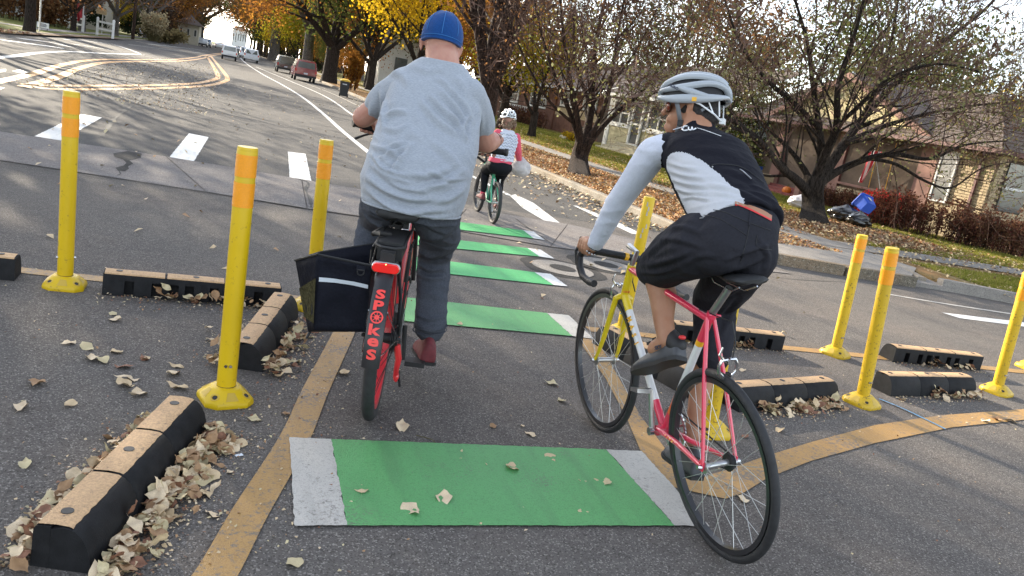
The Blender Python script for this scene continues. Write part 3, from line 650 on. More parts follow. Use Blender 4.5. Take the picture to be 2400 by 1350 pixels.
# drivetrain
def gear(name, M, c, r, teeth, m, parent, th=.003, hole=.55):
    mb = MB(); vs = []; c = Vector(c); n = teeth*2
    for x in (-th, th):
        for i in range(n): a = 2*math.pi*i/n; rr = r*(1.0 if i % 2 else .955); vs.append(M @ (c+Vector((x, rr*math.cos(a), rr*math.sin(a)))))
        for i in range(n): a = 2*math.pi*i/n; vs.append(M @ (c+Vector((x, r*hole*math.cos(a), r*hole*math.sin(a)))))
    fs = []
    for i in range(n):
        j = (i+1) % n; fs += [(i,j,n+j,n+i),(2*n+j,2*n+i,3*n+i,3*n+j),(j,i,2*n+i,2*n+j),(n+i,n+j,3*n+j,3*n+i)]
    mb.add(vs, fs); mb.build(name, m, parent, False)
gear('chainring', MR, bb+Vector((.045,0,0)), .092, 40, M_['alu'], RB, hole=.86)
mb = MB()
for k in range(5):
    a = 2*math.pi*k/5; mb.tube([P_(bb+Vector((.047,0,0))), P_(bb+Vector((.047,.083*math.cos(a),.083*math.sin(a))))], .006, 6)
mb.build('chainring_spider', M_['alu'], RB)
for k in range(4): gear('sprocket', bikeM((1.805,2.16,0),0,R(12)), (.038+.006*k,0,.34), .034-.003*k, 16, M_['dark'], RB, .0015, .3)
CH = []
rc = Vector((.045,0,.34))
mb = MB()
for za, zb in ((.088,.030),(-.088,-.032)):
    A = P_(bb+Vector((.045,0,za))); B = bikeM((1.805,2.16,0),0,R(12)) @ (rc+Vector((0,0,zb))); n = 34
    for k in range(n):
        p = A+(B-A)*(k/n); q = A+(B-A)*((k+.62)/n); mb.tube([p, q], .0034, 6)
mb.build('chain', M_['dark'], RB)['kind'] = 'stuff'
mb = MB(); mb.tube([P_(bb+Vector((-.055,0,0))), P_(bb+Vector((-.062,.03,.168)))], [.012,.009], 8); mb.build('crank_arm', M_['alu'], RB)
mb = MB(); mb.tube([P_(bb+Vector((.058,0,0))), P_(bb+Vector((.066,-.01,-.165)))], [.012,.009], 8); mb.build('crank_arm', M_['alu'], RB)
mb = MB(); mb.tube([P_(bb+Vector((-.07,0,0))), P_(bb+Vector((-.052,0,0)))], .017, 12); mb.build('crank_bolt', M_['steel'], RB)
for s, dz, dy in ((-1,.168,.03),(1,-.165,-.01)):
    mb = MB(); c_ = P_(bb+Vector((s*.105,dy,dz))); mb.box((0,0,0), (.062,.055,.016), M=Matrix.Translation(c_) @ Matrix.Rotation(R(-14 if s < 0 else -6), 4, 'X')); mb.tube([P_(bb+Vector((s*.06,dy,dz))), c_], .006, 8); mb.build('pedal', M_['alu'], RB)
# lettering on the down tube, the lug and the stays
dv = (bbW-hbW).normalized(); side = Vector((-.86,-.5,0)); side = (side-dv*side.dot(dv)).normalized()
for k, (s_, sz) in enumerate((('M',.030),('A',.030),('S',.030),('I',.030))):
    p = hbW+(bbW-hbW)*(.20+.062*k)+side*.0172; text_on('lettering', s_, sz, frameM(p, dv, dv.cross(side)*-1), 'letter_yel', RB, .0012)
for k in range(4): text_on('lettering', 'masi'[k].upper(), .011, frameM(hbW+(bbW-hbW)*(.55+.025*k)+side*.0172, dv, dv.cross(side)*-1), 'letter_red', RB)
sv = (axR[0]-bbW).normalized(); sd2 = Vector((-.8,-.3,.5)); sd2 = (sd2-sv*sd2.dot(sv)).normalized()
for k in range(4): text_on('lettering', 'MASI'[k], .016, frameM(bbW+Vector((-.03,0,0))+(axR[0]-bbW-Vector((-.03,0,0)))*(.40-.055*k)+sd2*.0118, -sv, sd2.cross(-sv)), 'letter_yel', RB)
text_on('lettering', 'LOOK', .013, frameM(htW+(hbW-htW)*.86+Vector((-.004,-.0185,0)), (1,0,0), htW-hbW), 'letter_red', RB)
# ---- electric city bicycle ----------------------------------------
YE = R(16); LE = R(2)
EB = empty('bicycle', (.72,3.2,0), 'black and red electric city bicycle with rear rack and lettered mudguard, ridden in the middle', 'bicycle')
ME = bikeM((.72,3.2,0), YE, LE)
E_ = lambda *v: ME @ Vector(v)
wheel(EB, ME, (0,0,.355), .355, .052, 'rim_red', .02, 24, .065, .03, 'dark', 'dark', .0014)
wheel(EB, ME, (0,1.12,.355), .355, .052, 'rim_red', .02, 24, .05, .02, 'dark', 'dark', .0014)
def fender(c, Rf, a0, a1, w_, m, n=30):
    vs = []; c = Vector(c)
    sec = [(-w_/2,-.026),(-w_/2*.98,-.006),(-w_*.30,.003),(0,.006),(w_*.30,.003),(w_/2*.98,-.006),(w_/2,-.026)]
    for i in range(n+1):
        a = R(a0+(a1-a0)*i/n)
        for x, dr in sec: vs.append(ME @ (c+Vector((x, (Rf+dr)*math.cos(a), (Rf+dr)*math.sin(a)))))
    k = len(sec); mb = MB(); mb.add(vs, [(i*k+j, i*k+j+1, (i+1)*k+j+1, (i+1)*k+j) for i in range(n) for j in range(k-1)])
    me = mb.mesh('mudguard'); return link_mesh('mudguard', me, m, EB)
M_['fender'] = simple('satin_black_mudguard', (.014,.014,.016), .38, var=.15, scale=20)
fender((0,0,.355), .380, 22, 181, .068, M_['fender']); fender((0,1.12,.355), .380, 20, 170, .064, M_['fender'])
for i, ch in enumerate('SPOKES'):
    a = R(137.5+i*7.0); c = Vector((0, .3872*math.cos(a), .355+.3872*math.sin(a))); tdir = Vector((0, math.sin(a), -math.cos(a)))
    up_ = ME.to_3x3() @ tdir; xr = ME.to_3x3() @ Vector((1,0,0)); pos = ME @ c
    if ch == 'O':
        M3 = frameM(pos, xr, up_); mb = MB()
        for rr, nn in ((.0215,24),(.005,12)):
            w2 = .0028 if rr > .01 else .0045
            vs = []; 
            for q in range(nn): a2 = 2*math.pi*q/nn; vs += [M3 @ Vector(((rr-w2)*math.cos(a2),(rr-w2)*math.sin(a2),.0008)), M3 @ Vector(((rr+w2)*math.cos(a2),(rr+w2)*math.sin(a2),.0008))]
            mb.add(vs, [(2*q,2*q+1,(2*q+3)%(2*nn),(2*q+2)%(2*nn)) for q in range(nn)])
        for q in range(8):
            a2 = math.pi*q/4; d = Vector((math.cos(a2), math.sin(a2), 0)); n_ = Vector((-d.y,d.x,0))*.0013; mb.add([M3 @ (d*.004-n_+Vector((0,0,.0009))), M3 @ (d*.0205-n_+Vector((0,0,.0009))), M3 @ (d*.0205+n_+Vector((0,0,.0009))), M3 @ (d*.004+n_+Vector((0,0,.0009)))], [(0,1,2,3)])
        mb.build('wheel_emblem', M_['letter_red'], EB, False)
    else:
        M3 = frameM(pos, xr, up_) @ Matrix.Diagonal((1.45,1,1,1)); text_on('lettering', {'P':'P','K':'k','E':'e'}.get(ch, ch), .052 if ch not in 'EK' else .060 if ch == 'E' else .056, M3, 'letter_red', EB, .0022)
# rack
zt = .775
mb = MB()
for s in (-1,1): mb.tube([E_(s*.055,-.13,zt), E_(s*.055,.28,zt)], .0065, 8)
mb.tube([E_(-.055,-.13,zt), E_(-.03,-.165,zt), E_(.03,-.165,zt), E_(.055,-.13,zt)], .0065, 8)
mb.tube([E_(-.06,.28,zt), E_(-.06,.29,zt+.075), E_(-.045,.295,zt+.09), E_(.045,.295,zt+.09), E_(.06,.29,zt+.075), E_(.06,.28,zt)], .0065, 8)
for s in (-1,1):
    mb.tube([E_(s*.075,.0,.37), E_(s*.078,-.02,zt-.05), E_(s*.075,-.03,zt-.035), E_(s*.075,.25,zt-.035)], .006, 8); mb.tube([E_(s*.075,.0,.37), E_(s*.07,.18,zt-.04)], .006, 8)
mb.build('rack', M_['dark'], EB)
mb = MB(); mb.box((0,0,0), (.10,.34,.012), M=ME @ Matrix.Translation((0,.06,zt+.004))); mb.box((0,0,0), (.085,.012,.07), M=ME @ Matrix.Translation((0,.275,zt+.04)) @ Matrix.Rotation(R(-8),4,'X')); mb.build('rack_plate', M_['dark'], EB)
mb = MB(); mb.box((0,0,0), (.10,.30,.055), M=ME @ Matrix.Translation((0,.05,zt-.036))); mb.build('battery', M_['fender'], EB, False)
mb = MB(); mb.tube([E_(-.02,.05,zt+.014), E_(-.055,-.02,zt+.026), E_(-.085,.03,zt+.01), E_(-.06,.12,zt+.02)], .010, 8); mb.build('strap', M_['dark'], EB)
def pill(name, c, hw, hh, d, m, k=20, grow=0):
    c = Vector(c); mb = MB(); rings = []
    for yy, s in ((0,1),(-d*.7,1),(-d,.82)):
        pr = []
        for i in range(k):
            a = 2*math.pi*i/k; x = math.cos(a); z = math.sin(a); ex = (hw-hh)*(1 if x > 0.001 else -1 if x < -.001 else 0)
            pr.append(ME @ (c+Vector((ex+x*hh*s, yy, z*hh*s))))
        rings.append(pr)
    mb.loft(rings); return mb.build(name, m, EB)
pill('lamp_rim', (.0,-.185,.700), .057, .023, .012, M_['alu']); pill('tail_lamp', (.0,-.192,.700), .0535, .0195, .016, M_['taillight'])
mb = MB(); mb.ell(E_(0,-.2065,.716), (.0032,.0022,.0026), 8, 6); mb.build('led', M_['led'], EB)
mb = MB(); mb.box((0,0,0), (.055,.05,.05), M=ME @ Matrix.Translation((0,-.165,.735))); mb.build('lamp_bracket', M_['dark'], EB)
# frame
for nm, pts, r, mm in (('seat_tube', [(0,.43,.29),(0,.245,.72)], .019, 'red_frame'), ('seat_post', [(0,.245,.70),(0,.215,.81)], .0145, 'dark'), ('down_tube', [(0,.43,.29),(0,.70,.46),(0,.93,.70)], .028, 'red_frame'), ('head_tube', [(0,.955,.66),(0,.915,.86)], .023, 'red_frame'), ('top_tube', [(0,.26,.58),(0,.60,.64),(0,.93,.80)], .022, 'fwhite'), ('stem', [(0,.91,.86),(0,.885,1.08),(0,.89,1.12)], .016, 'dark')):
    tb(nm, ME, pts, r, mm, EB)
for s in (-1,1):
    tb('seat_stay', ME, [(s*.012,.255,.66),(s*.055,.12,.50),(s*.068,0,.355)], .008, 'dark', EB); tb('chain_stay', ME, [(s*.03,.40,.29),(s*.06,.2,.32),(s*.068,0,.355)], .0105, 'red_frame', EB)
    tb('fork_blade', ME, [(s*.045,.965,.66),(s*.055,1.09,.40),(s*.055,1.12,.355)], .012, 'dark', EB)
    tb('mudguard_stay', ME, [(s*.07,0,.355),(s*.036,-.31,.555)], .0022, 'steel', EB, 6); tb('mudguard_stay', ME, [(s*.07,0,.355),(s*.036,-.365,.40)], .0022, 'steel', EB, 6)
mb = MB(); mb.box((0,0,0), (.11,.16,.14), M=ME @ Matrix.Translation((0,.43,.30))); mb.build('motor', M_['dark'], EB)
for k in range(5): gear('sprocket', ME, (.045+.006*k,0,.355), .062-.008*k, 18, M_['dark'], EB, .0016, .3)
mb = MB(); mb.tube([E_(.07,0,.33), E_(.085,.0,.27), E_(.08,.03,.21), E_(.08,.07,.16)], [.016,.014,.012,.010], 8); mb.ell(E_(.08,.07,.165), (.012,.028,.028), 10, 7); mb.build('derailleur', M_['red_frame'], EB)
mb = MB(); mb.tube([E_(.06,.06,.30), E_(.10,.12,.10)], .006, 6); mb.build('kickstand', M_['dark'], EB)
gear('chainring', ME, (.062,.43,.29), .08, 36, M_['alu'], EB, hole=.7); 
mb = MB(); mb.tube([E_(.062,.43,.21), E_(.062,.0,.30)], .0035, 6); mb.tube([E_(.062,.43,.37), E_(.062,.0,.41)], .0035, 6); mb.build('chain', M_['dark'], EB)['kind'] = 'stuff'
mb = MB(); mb.tube([E_(.075,.43,.29), E_(.088,.41,.125)], [.012,.009], 8); mb.build('crank_arm', M_['dark'], EB); mb = MB(); mb.tube([E_(-.075,.43,.29), E_(-.088,.45,.455)], [.012,.009], 8); mb.build('crank_arm', M_['dark'], EB)
for s, z_ in ((1,.12),(-1,.458)):
    mb = MB(); mb.box((0,0,0), (.095,.085,.022), M=ME @ Matrix.Translation((s*.145,.43-.02*s,z_))); mb.build('pedal', M_['dark'], EB)
saddle(EB, ME, (0,.20,.855), .19, .27, 'dark', .06)
# handlebar, grips, levers of the city bike
gl, gr, gc = Vector((.585,4.0,1.168)), Vector((1.315,3.80,1.165)), E_(0,.88,1.13)
gl2 = gl+(gc-gl)*.36; gr2 = gr+(gc-gr)*.36
mb = MB(); mb.tube([gl2, gl+(gc-gl)*.75+Vector((0,.03,-.01)), gc, gr+(gc-gr)*.75+Vector((0,.03,-.01)), gr2], .013, 10); mb.build('handlebar', M_['dark'], EB)
for a, b in ((gl,gl2),(gr,gr2)):
    mb = MB(); mb.tube([a-(b-a)*.03, a, a+(b-a)*.05, a+(b-a)*.07, b], [.018,.020,.020,.0165,.0165], 12); mb.build('grip', M_['tape'], EB)
mb = MB(); mb.tube([gl2+Vector((.02,.01,-.012)), gl2+Vector((-.03,.045,-.03)), gl+Vector((.06,.035,-.055)), gl+Vector((.02,.02,-.075))], [.007,.006,.0055,.007], 8); mb.box((0,0,0), (.05,.03,.03), M=Matrix.Translation(gl2+Vector((.0,.0,-.004)))); mb.build('brake_lever', M_['dark'], EB)
mb = MB(); mb.tube([gr2+Vector((-.02,.01,-.012)), gr2+Vector((.0,-.04,-.03)), gr2+Vector((.05,-.06,-.055))], [.007,.006,.006], 8); mb.box((0,0,0), (.06,.03,.03), M=Matrix.Translation(gr2)); mb.build('brake_lever', M_['dark'], EB)
mb = MB(); mb.tube([gr2+(gc-gr2)*.1, gr2+(gc-gr2)*.8], .021, 10); mb.build('display_cluster', M_['dark'], EB)
# ---- bag on the rack ----------------------------------------------
M_['bagfab'] = clothmat('black_nylon', (.012,.013,.020), 500, .2, .5, 9, rough=.55)
M_['meshfab'] = clothmat('mesh_pocket', (.055,.050,.025), 300, .5, .6, 30)
BG = empty('pannier_bag', (.53,3.2,.5), 'open black pannier bag with a silver reflective strip, hung on the left of the rack', 'bag')
q = {}
for k, v in dict(TBL=(740,648,3.10),TBR=(862,655,3.06),BBL=(737,775,3.16),BBR=(856,778,3.12),RTL=(745,596,3.11),RTR=(870,622,3.06),OL=(692,610,3.25),OLb=(722,778,3.28),FL=(748,592,3.45),FR=(885,570,3.42),FBL=(760,770,3.42),FBR=(868,770,3.40)).items(): q[k] = Q(*v)
mb = MB(); mb.add([q['BBL'],q['BBR'],q['RTR'],q['RTL']], [(0,1,2,3)])
def patchm(name, a, b, c, d, m, n=10, amp=.006, seed=0, sag=0):
    vs = []
    for i in range(n+1):
        for j in range(n+1):
            u, v = i/n, j/n; p = (a*(1-u)+b*u)*(1-v)+(d*(1-u)+c*u)*v; nn = (b-a).cross(d-a).normalized(); e = min(u,1-u,v,1-v)
            p = p+nn*(amp*mn.noise(Vector((u*3+seed,v*3,seed)))*min(1,e*6)+sag*e*2); vs.append(p)
    mb = MB(); mb.add(vs, [(i*(n+1)+j, (i+1)*(n+1)+j, (i+1)*(n+1)+j+1, i*(n+1)+j+1) for i in range(n) for j in range(n)]); o = mb.build(name, m, BG); md = o.modifiers.new('s', 'SOLIDIFY'); md.thickness = .003; return o
patchm('back_panel', q['BBL'],q['BBR'],q['RTR'],q['RTL'], M_['bagfab'], 12, .018, 1, -.02)
patchm('side_panel', q['OLb'],q['BBL'],q['RTL'],q['OL'], M_['bagfab'], 8, .014, 2)
patchm('outer_panel', q['FBL'],q['OLb'],q['OL'],q['FL'], M_['bagfab'], 8, .014, 3)
patchm('inner_panel', q['BBR'],q['FBR'],q['FR'],q['RTR'], M_['bagfab'], 8, .01, 4)
patchm('front_panel', q['FBR'],q['FBL'],q['FL'],q['FR'], M_['bagfab'], 8, .01, 5)
mb = MB(); mb.add([q['BBL'],q['BBR'],q['FBR'],q['FBL'],q['OLb']], [(0,1,2,3,4)]); mb.build('bottom', M_['bagfab'], BG)
lerp = lambda a, b, t: a+(b-a)*t
S0, S1 = q['OLb'], q['BBL']; T0, T1 = q['OL'], q['RTL']; o_ = Vector((-.005,-.004,0))
mb = MB(); mb.add([lerp(S0,T0,.22)+o_, lerp(S1,T1,.10)+o_, lerp(S1,T1,.70)+o_, lerp(S0,T0,.62)+o_], [(0,1,2,3)]); mb.build('mesh_pocket', M_['meshfab'], BG)
mb = MB(); mb.tube([q['RTL'],q['RTR'],q['FR'],q['FL'],q['OL'],q['RTL']], .005, 6); mb.build('rim_binding', M_['dark'], BG)
f0, f1 = q['BBL'], q['BBR']; g0, g1 = q['RTL'], q['RTR']; ob = Vector((0,-.0075,0))
def bp(u, v): 
    a, b = lerp(f0,f1,u), lerp(g0,g1,u); nn = (f1-f0).cross(g0-f0).normalized(); e = min(u,1-u,v,1-v)
    return lerp(a,b,v)+nn*(-.02*e*2)+ob*1.6
mb = MB(); k = 10; vs = []
for i in range(k+1): vs += [bp(i/k*.93+.035,.665), bp(i/k*.93+.035,.720)]
mb.add(vs, [(2*i,2*i+2,2*i+3,2*i+1) for i in range(k)]); mb.build('reflective_strip', M_['reflgrey'], BG)
mb = MB(); c_ = bp(.80,.90)+Vector((0,-.006,0)); mb.tube([c_+Vector((.013*math.cos(a),0,.013*math.sin(a)-.004)) for a in [R(180+22.5*i) for i in range(9)]]+[c_+Vector((.013,0,.004)),c_+Vector((-.013,0,.004))], .003, 6, closed=True); mb.build('ring', M_['dark'], BG)
mb = MB(); mb.box((0,0,0), (.035,.003,.02), M=Matrix.Translation(c_+Vector((0,.003,.012)))); mb.build('ring_tab', M_['bagfab'], BG)
mb = MB(); mb.tube([q['OLb']+Vector((.01,0,.01)), q['OLb']+Vector((0,-.01,-.012)), q['OLb']+Vector((-.004,-.012,-.02))], .006, 6); mb.build('cord_end', M_['dark'], BG)
# ---- the woman's bicycle -------------------------------------------
WB = empty('bicycle', (3.005,8.73,0), 'small green mountain bicycle ridden by the woman in the pink sweater', 'bicycle')
MW = bikeM((3.005,8.73,0), R(3), R(2.5), .74)
wheel(WB, MW, (0,0,.335), .335, .055, 'rim_black', .016, 16, .05, .02, seg=32); wheel(WB, MW, (0,1.05,.335), .335, .055, 'rim_black', .016, 16, .045, .02, seg=32)
for nm, pts, r, mm in (('seat_tube',[(0,.43,.29),(0,.28,.75)],.018,'mint'),('seat_post',[(0,.28,.74),(0,.25,.89)],.014,'alu'),('down_tube',[(0,.43,.29),(0,.93,.72)],.02,'mint'),('top_tube',[(0,.29,.70),(0,.90,.82)],.018,'mint'),('head_tube',[(0,.94,.70),(0,.90,.86)],.021,'mint'),('stem',[(0,.90,.86),(0,.92,.97)],.015,'dark'),('handlebar',[(-.30,.86,.98),(0,.94,.97),(.30,.86,.98)],.013,'dark')): tb(nm, MW, pts, r, mm, WB, 8)
for s in (-1,1):
    tb('seat_stay', MW, [(s*.015,.285,.70),(s*.055,.12,.50),(s*.06,0,.335)], .010, 'mint', WB, 8); tb('chain_stay', MW, [(s*.03,.43,.29),(s*.06,0,.335)], .011, 'mint', WB, 8); tb('fork_blade', MW, [(s*.055,.95,.68),(s*.055,1.05,.335)], .013, 'dark', WB, 8)
    tb('grip', MW, [(s*.20,.885,.98),(s*.31,.86,.98)], .018, 'tape', WB, 8); tb('brake_arm', MW, [(s*.045,.05,.60),(s*.05,.06,.70)], .008, 'alu', WB, 6)
saddle(WB, MW, (0,.24,.91), .17, .27)
mb = MB(); mb.box((0,0,0), (.05,.03,.065), M=MW @ Matrix.Translation((0,.225,.80))); mb.build('rear_reflector', M_['letter_red'], WB)
gear('chainring', MW, (.05,.43,.29), .085, 24, M_['alu'], WB, hole=.6)
for s, dy, dz in ((-1,.05,.16),(1,-.05,-.16)):
    tb('crank_arm', MW, [(s*.06,.43,.29),(s*.08,.43+dy,.29+dz)], .011, 'alu', WB, 6); mb = MB(); mb.box((0,0,0), (.09,.08,.02), M=MW @ Matrix.Translation((s*.125,.43+dy,.29+dz))); mb.build('pedal', M_['dark'], WB)
# ================================================================== PEOPLE
def skin_mat(name, c, red):
    m, t, b = nmat(name); co = coords(t)
    base = ramp(t, noise_(t, co, 18, 4), [(.3, tuple(c)), (.7, tuple(red))]); base = mixc(t, mathn(t, 'MULTIPLY', noise_(t, co, 160, 3, .7), .25), base, tuple(k*.6 for k in c)+(1,))
    L(t, base, b.inputs['Base Color']); b.inputs['Roughness'].default_value = .5; b.inputs['Subsurface Weight'].default_value = .08; b.inputs['Subsurface Radius'].default_value = (.02,.008,.004); b.inputs['Specular IOR Level'].default_value = .35
    bump(t, b, noise_(t, co, 120, 4), .15, .004); return m
M_['skin_man'] = skin_mat('pale_ruddy_skin', (.50,.27,.20), (.42,.19,.14))
M_['skin_rider'] = skin_mat('tanned_skin', (.41,.215,.13), (.35,.165,.095))
M_['skin_hand'] = skin_mat('light_skin', (.45,.25,.19), (.40,.20,.15))
def heather(name, c):
    m, t, b = nmat(name); co = coords(t, (40,40,260)); co2 = coords(t)
    base = ramp(t, noise_(t, co, 2.2, 3, .6), [(.3, tuple(k*.78 for k in c)), (.7, tuple(k*1.12 for k in c))])
    L(t, base, b.inputs['Base Color']); b.inputs['Roughness'].default_value = .92; b.inputs['Specular IOR Level'].default_value = .15; b.inputs['Sheen Weight'].default_value = .2
    bump(t, b, mathn(t, 'ADD', noise_(t, co2, 16, 3), mathn(t, 'MULTIPLY', noise_(t, co, 3, 2), .05)), .14, .03); return m
M_['tshirt'] = heather('heather_grey_tshirt', (.325,.350,.390))
M_['jeans'] = clothmat('charcoal_trousers', (.072,.079,.097), 700, .25, .5, 12)
M_['shorts'] = clothmat('dark_grey_shorts', (.025,.025,.031), 600, .12, .5, 10, rough=.8)
M_['jersey_dark'] = clothmat('charcoal_jersey', (.011,.011,.016), 600, .1, .35, 12, rough=.75)
M_['jersey_grey'] = clothmat('light_grey_sleeve', (.55,.575,.66), 700, .06, .35, 12, rough=.75)
M_['jersey_light'] = clothmat('silver_jersey_panel', (.46,.47,.50), 700, .04, .2, 10, rough=.7)
M_['cap'] = clothmat('blue_cap', (.006,.050,.19), 500, .15, .2, 20)
M_['capstitch'] = simple('cap_seam', (.03,.16,.42), .8)
M_['shoe_red'] = simple('maroon_shoe', (.13,.018,.024), .7, var=.2, scale=40, bstr=.2)
M_['shoe_grey'] = simple('grey_cycling_shoe', (.06,.063,.07), .5, var=.1, scale=20)
M_['sole'] = simple('black_sole', (.015,.015,.016), .6)
M_['redtrim'] = simple('red_trim', (.60,.03,.03), .5)
M_['hair_dark'] = simple('dark_hair', (.014,.011,.010), .7, var=.4, scale=90, bstr=.8, bscale=300)
M_['hair_curly'] = simple('brown_curly_hair', (.14,.085,.05), .7, var=.5, scale=60, bstr=.8, bscale=200)
M_['stubble'] = skin_mat('short_grey_hair', (.40,.24,.18), (.34,.19,.14))
M_['helm_grey'] = simple('grey_white_helmet', (.36,.39,.42), .35, var=.04, coat=.4)
M_['helm_white'] = simple('white_helmet', (.78,.80,.82), .35, var=.03, coat=.3)
M_['pinkfab'] = clothmat('pink_sweater', (.62,.085,.13), 600, .08, .3, 20)
M_['vest'] = clothmat('pale_quilted_vest', (.50,.52,.58), 600, .06, .1, 20)
M_['vest_seam'] = simple('vest_seam', (.18,.20,.25), .9)
M_['leggings'] = clothmat('black_leggings', (.010,.010,.013), 600, .1, .2, 20, rough=.7)
M_['plastic_bag'] = leafmat('translucent_plastic', [(.62,.60,.60),(.70,.68,.68)], .35, 12)
M_['strapgrey'] = simple('grey_strap', (.16,.17,.18), .8)
def capsule(mb, a, b, ra, rb, n=14, fl=None):
    """tapered capsule; fl=(axis vector, factor) flattens it along an axis"""
    a, b = Vector(a), Vector(b); t = (b-a).normalized() if (b-a).length > 1e-6 else Vector((0,0,1)); u = t.orthogonal().normalized(); w_ = t.cross(u); rings = []
    prof = [(a, -math.cos(x)*ra, math.sin(x)*ra) for x in (.25,.6,1.0,math.pi/2)]+[(b, math.cos(x)*rb, math.sin(x)*rb) for x in (math.pi/2,1.0,.6,.25)]
    for c, off, r in prof:
        c0 = c+t*off; ring = []
        for i in range(n):
            d = u*math.cos(2*math.pi*i/n)+w_*math.sin(2*math.pi*i/n)
            if fl: ax = Vector(fl[0]).normalized(); d = d-ax*d.dot(ax)*(1-fl[1])
            ring.append(c0+d*r)
        rings.append(ring)
    mb.loft(rings)
def chain(mb, pts, rad, n=14, fl=None):
    for i in range(len(pts)-1): capsule(mb, pts[i], pts[i+1], rad[i], rad[i+1], n, fl)
def body_loft(mb, rings, n=28, e=2.3):
    """rings: (centre, U vector half-width, V vector half-depth)"""
    out = []
    for c, U, V in rings:
        c, U, V = Vector(c), Vector(U), Vector(V); r = []
        for i in range(n):
            a = 2*math.pi*i/n; x = math.copysign(abs(math.cos(a))**(2/e), math.cos(a)); y = math.copysign(abs(math.sin(a))**(2/e), math.sin(a)); r.append(c+U*x+V*y)
        out.append(r)
    mb.loft(out)
def organic(name, mb, m, parent, vox=.008, sm=4, disp=None, cut=None, factor=.6):
    me = mb.mesh(name, False); o = bpy.data.objects.new(name, me); C.objects.link(o)
    r = o.modifiers.new('r', 'REMESH'); r.mode = 'VOXEL'; r.voxel_size = vox
    if sm: s = o.modifiers.new('s', 'SMOOTH'); s.factor = factor; s.iterations = sm
    dg = bpy.context.evaluated_depsgraph_get(); me2 = bpy.data.meshes.new_from_object(o.evaluated_get(dg)); bpy.data.objects.remove(o)
    if disp:
        n = len(me2.vertices); co = np.empty(n*3, np.float32); me2.vertices.foreach_get('co', co); nr = np.empty(n*3, np.float32); me2.vertices.foreach_get('normal', nr)
        co = co.reshape(-1,3); nr = nr.reshape(-1,3); d = np.array([disp(Vector(p)) for p in co.tolist()], np.float32); co += nr*d[:,None]; me2.vertices.foreach_set('co', co.ravel())
    me2.polygons.foreach_set('use_smooth', [True]*len(me2.polygons)); me2.materials.clear(); me2.update(); me2.name = name
    return link_mesh(name, me2, m, parent)
def folds(freq, amp, direc=(0,0,1), warp=2.5, seed=0, mask=None):
    dv_ = Vector(direc).normalized(); s3 = Vector((seed*3.1, seed*1.7, -seed))
    def f(p):
        w1 = mn.noise(p*5+s3)*warp; v = math.sin(p.dot(dv_)*freq+w1*3); v = 1-abs(v)**.7; g = mn.noise(p*9+s3*2)*.5+.5
        a = amp*(v-.4)*g+amp*.9*mn.noise(p*7-s3)
        return a*(mask(p) if mask else 1)
    return f
def to_px(p):
    q = Vector((p[0], p[1], p[2]-CAM_H)); c = _x*q.x+_y*q.y-_d*q.z; return 1200+FPX*c.x/c.z, 675+FPX*c.y/c.z
def creases(o, lines, gain=1.5):
    """press folds into a garment along image-measured lines: (points, width px, depth m)"""
    me = o.data; n = len(me.vertices); co = np.empty(n*3, np.float32); me.vertices.foreach_get('co', co); nr = np.empty(n*3, np.float32); me.vertices.foreach_get('normal', nr); co = co.reshape(-1,3); nr = nr.reshape(-1,3)
    q = co-np.array([0,0,CAM_H]); xx, yy, dd_ = np.array(_x), np.array(_y), np.array(_d); M3 = np.stack([xx, yy, -dd_], 1); c = q @ M3.T; px = 1200+FPX*c[:,0]/c[:,2]; py = 675+FPX*c[:,1]/c[:,2]
    facing = np.clip(-(nr*(q/np.linalg.norm(q,axis=1)[:,None])).sum(1)*2.5, 0, 1); disp = np.zeros(n)
    for pts, wd, amp in lines:
        cv = curve_pts(pts, 5) if len(pts) > 2 else [Vector((p[0],p[1],0)) for p in pts]; best = np.full(n, 1e9); sg = np.zeros(n); tt = np.zeros(n); L_ = len(cv)-1
        for i in range(L_):
            a, b = cv[i], cv[i+1]; dx, dy = b.x-a.x, b.y-a.y; l2 = dx*dx+dy*dy+1e-9; t = np.clip(((px-a.x)*dx+(py-a.y)*dy)/l2, 0, 1); ex, ey = px-a.x-t*dx, py-a.y-t*dy; d = np.hypot(ex, ey); k = d < best; best[k] = d[k]; sg[k] = np.sign(dx*ey-dy*ex)[k]; tt[k] = ((i+t)/L_)[k]
        sd_ = best*sg/wd; disp += facing*amp*np.sin(np.pi*np.clip(tt,.02,.98))**.6*(np.exp(-sd_**2)-.75*np.exp(-(sd_-1.5)**2)-.3*np.exp(-(sd_+1.7)**2))
    co += nr*(disp*gain)[:,None]; me.vertices.foreach_set('co', co.astype(np.float32).ravel()); me.update()
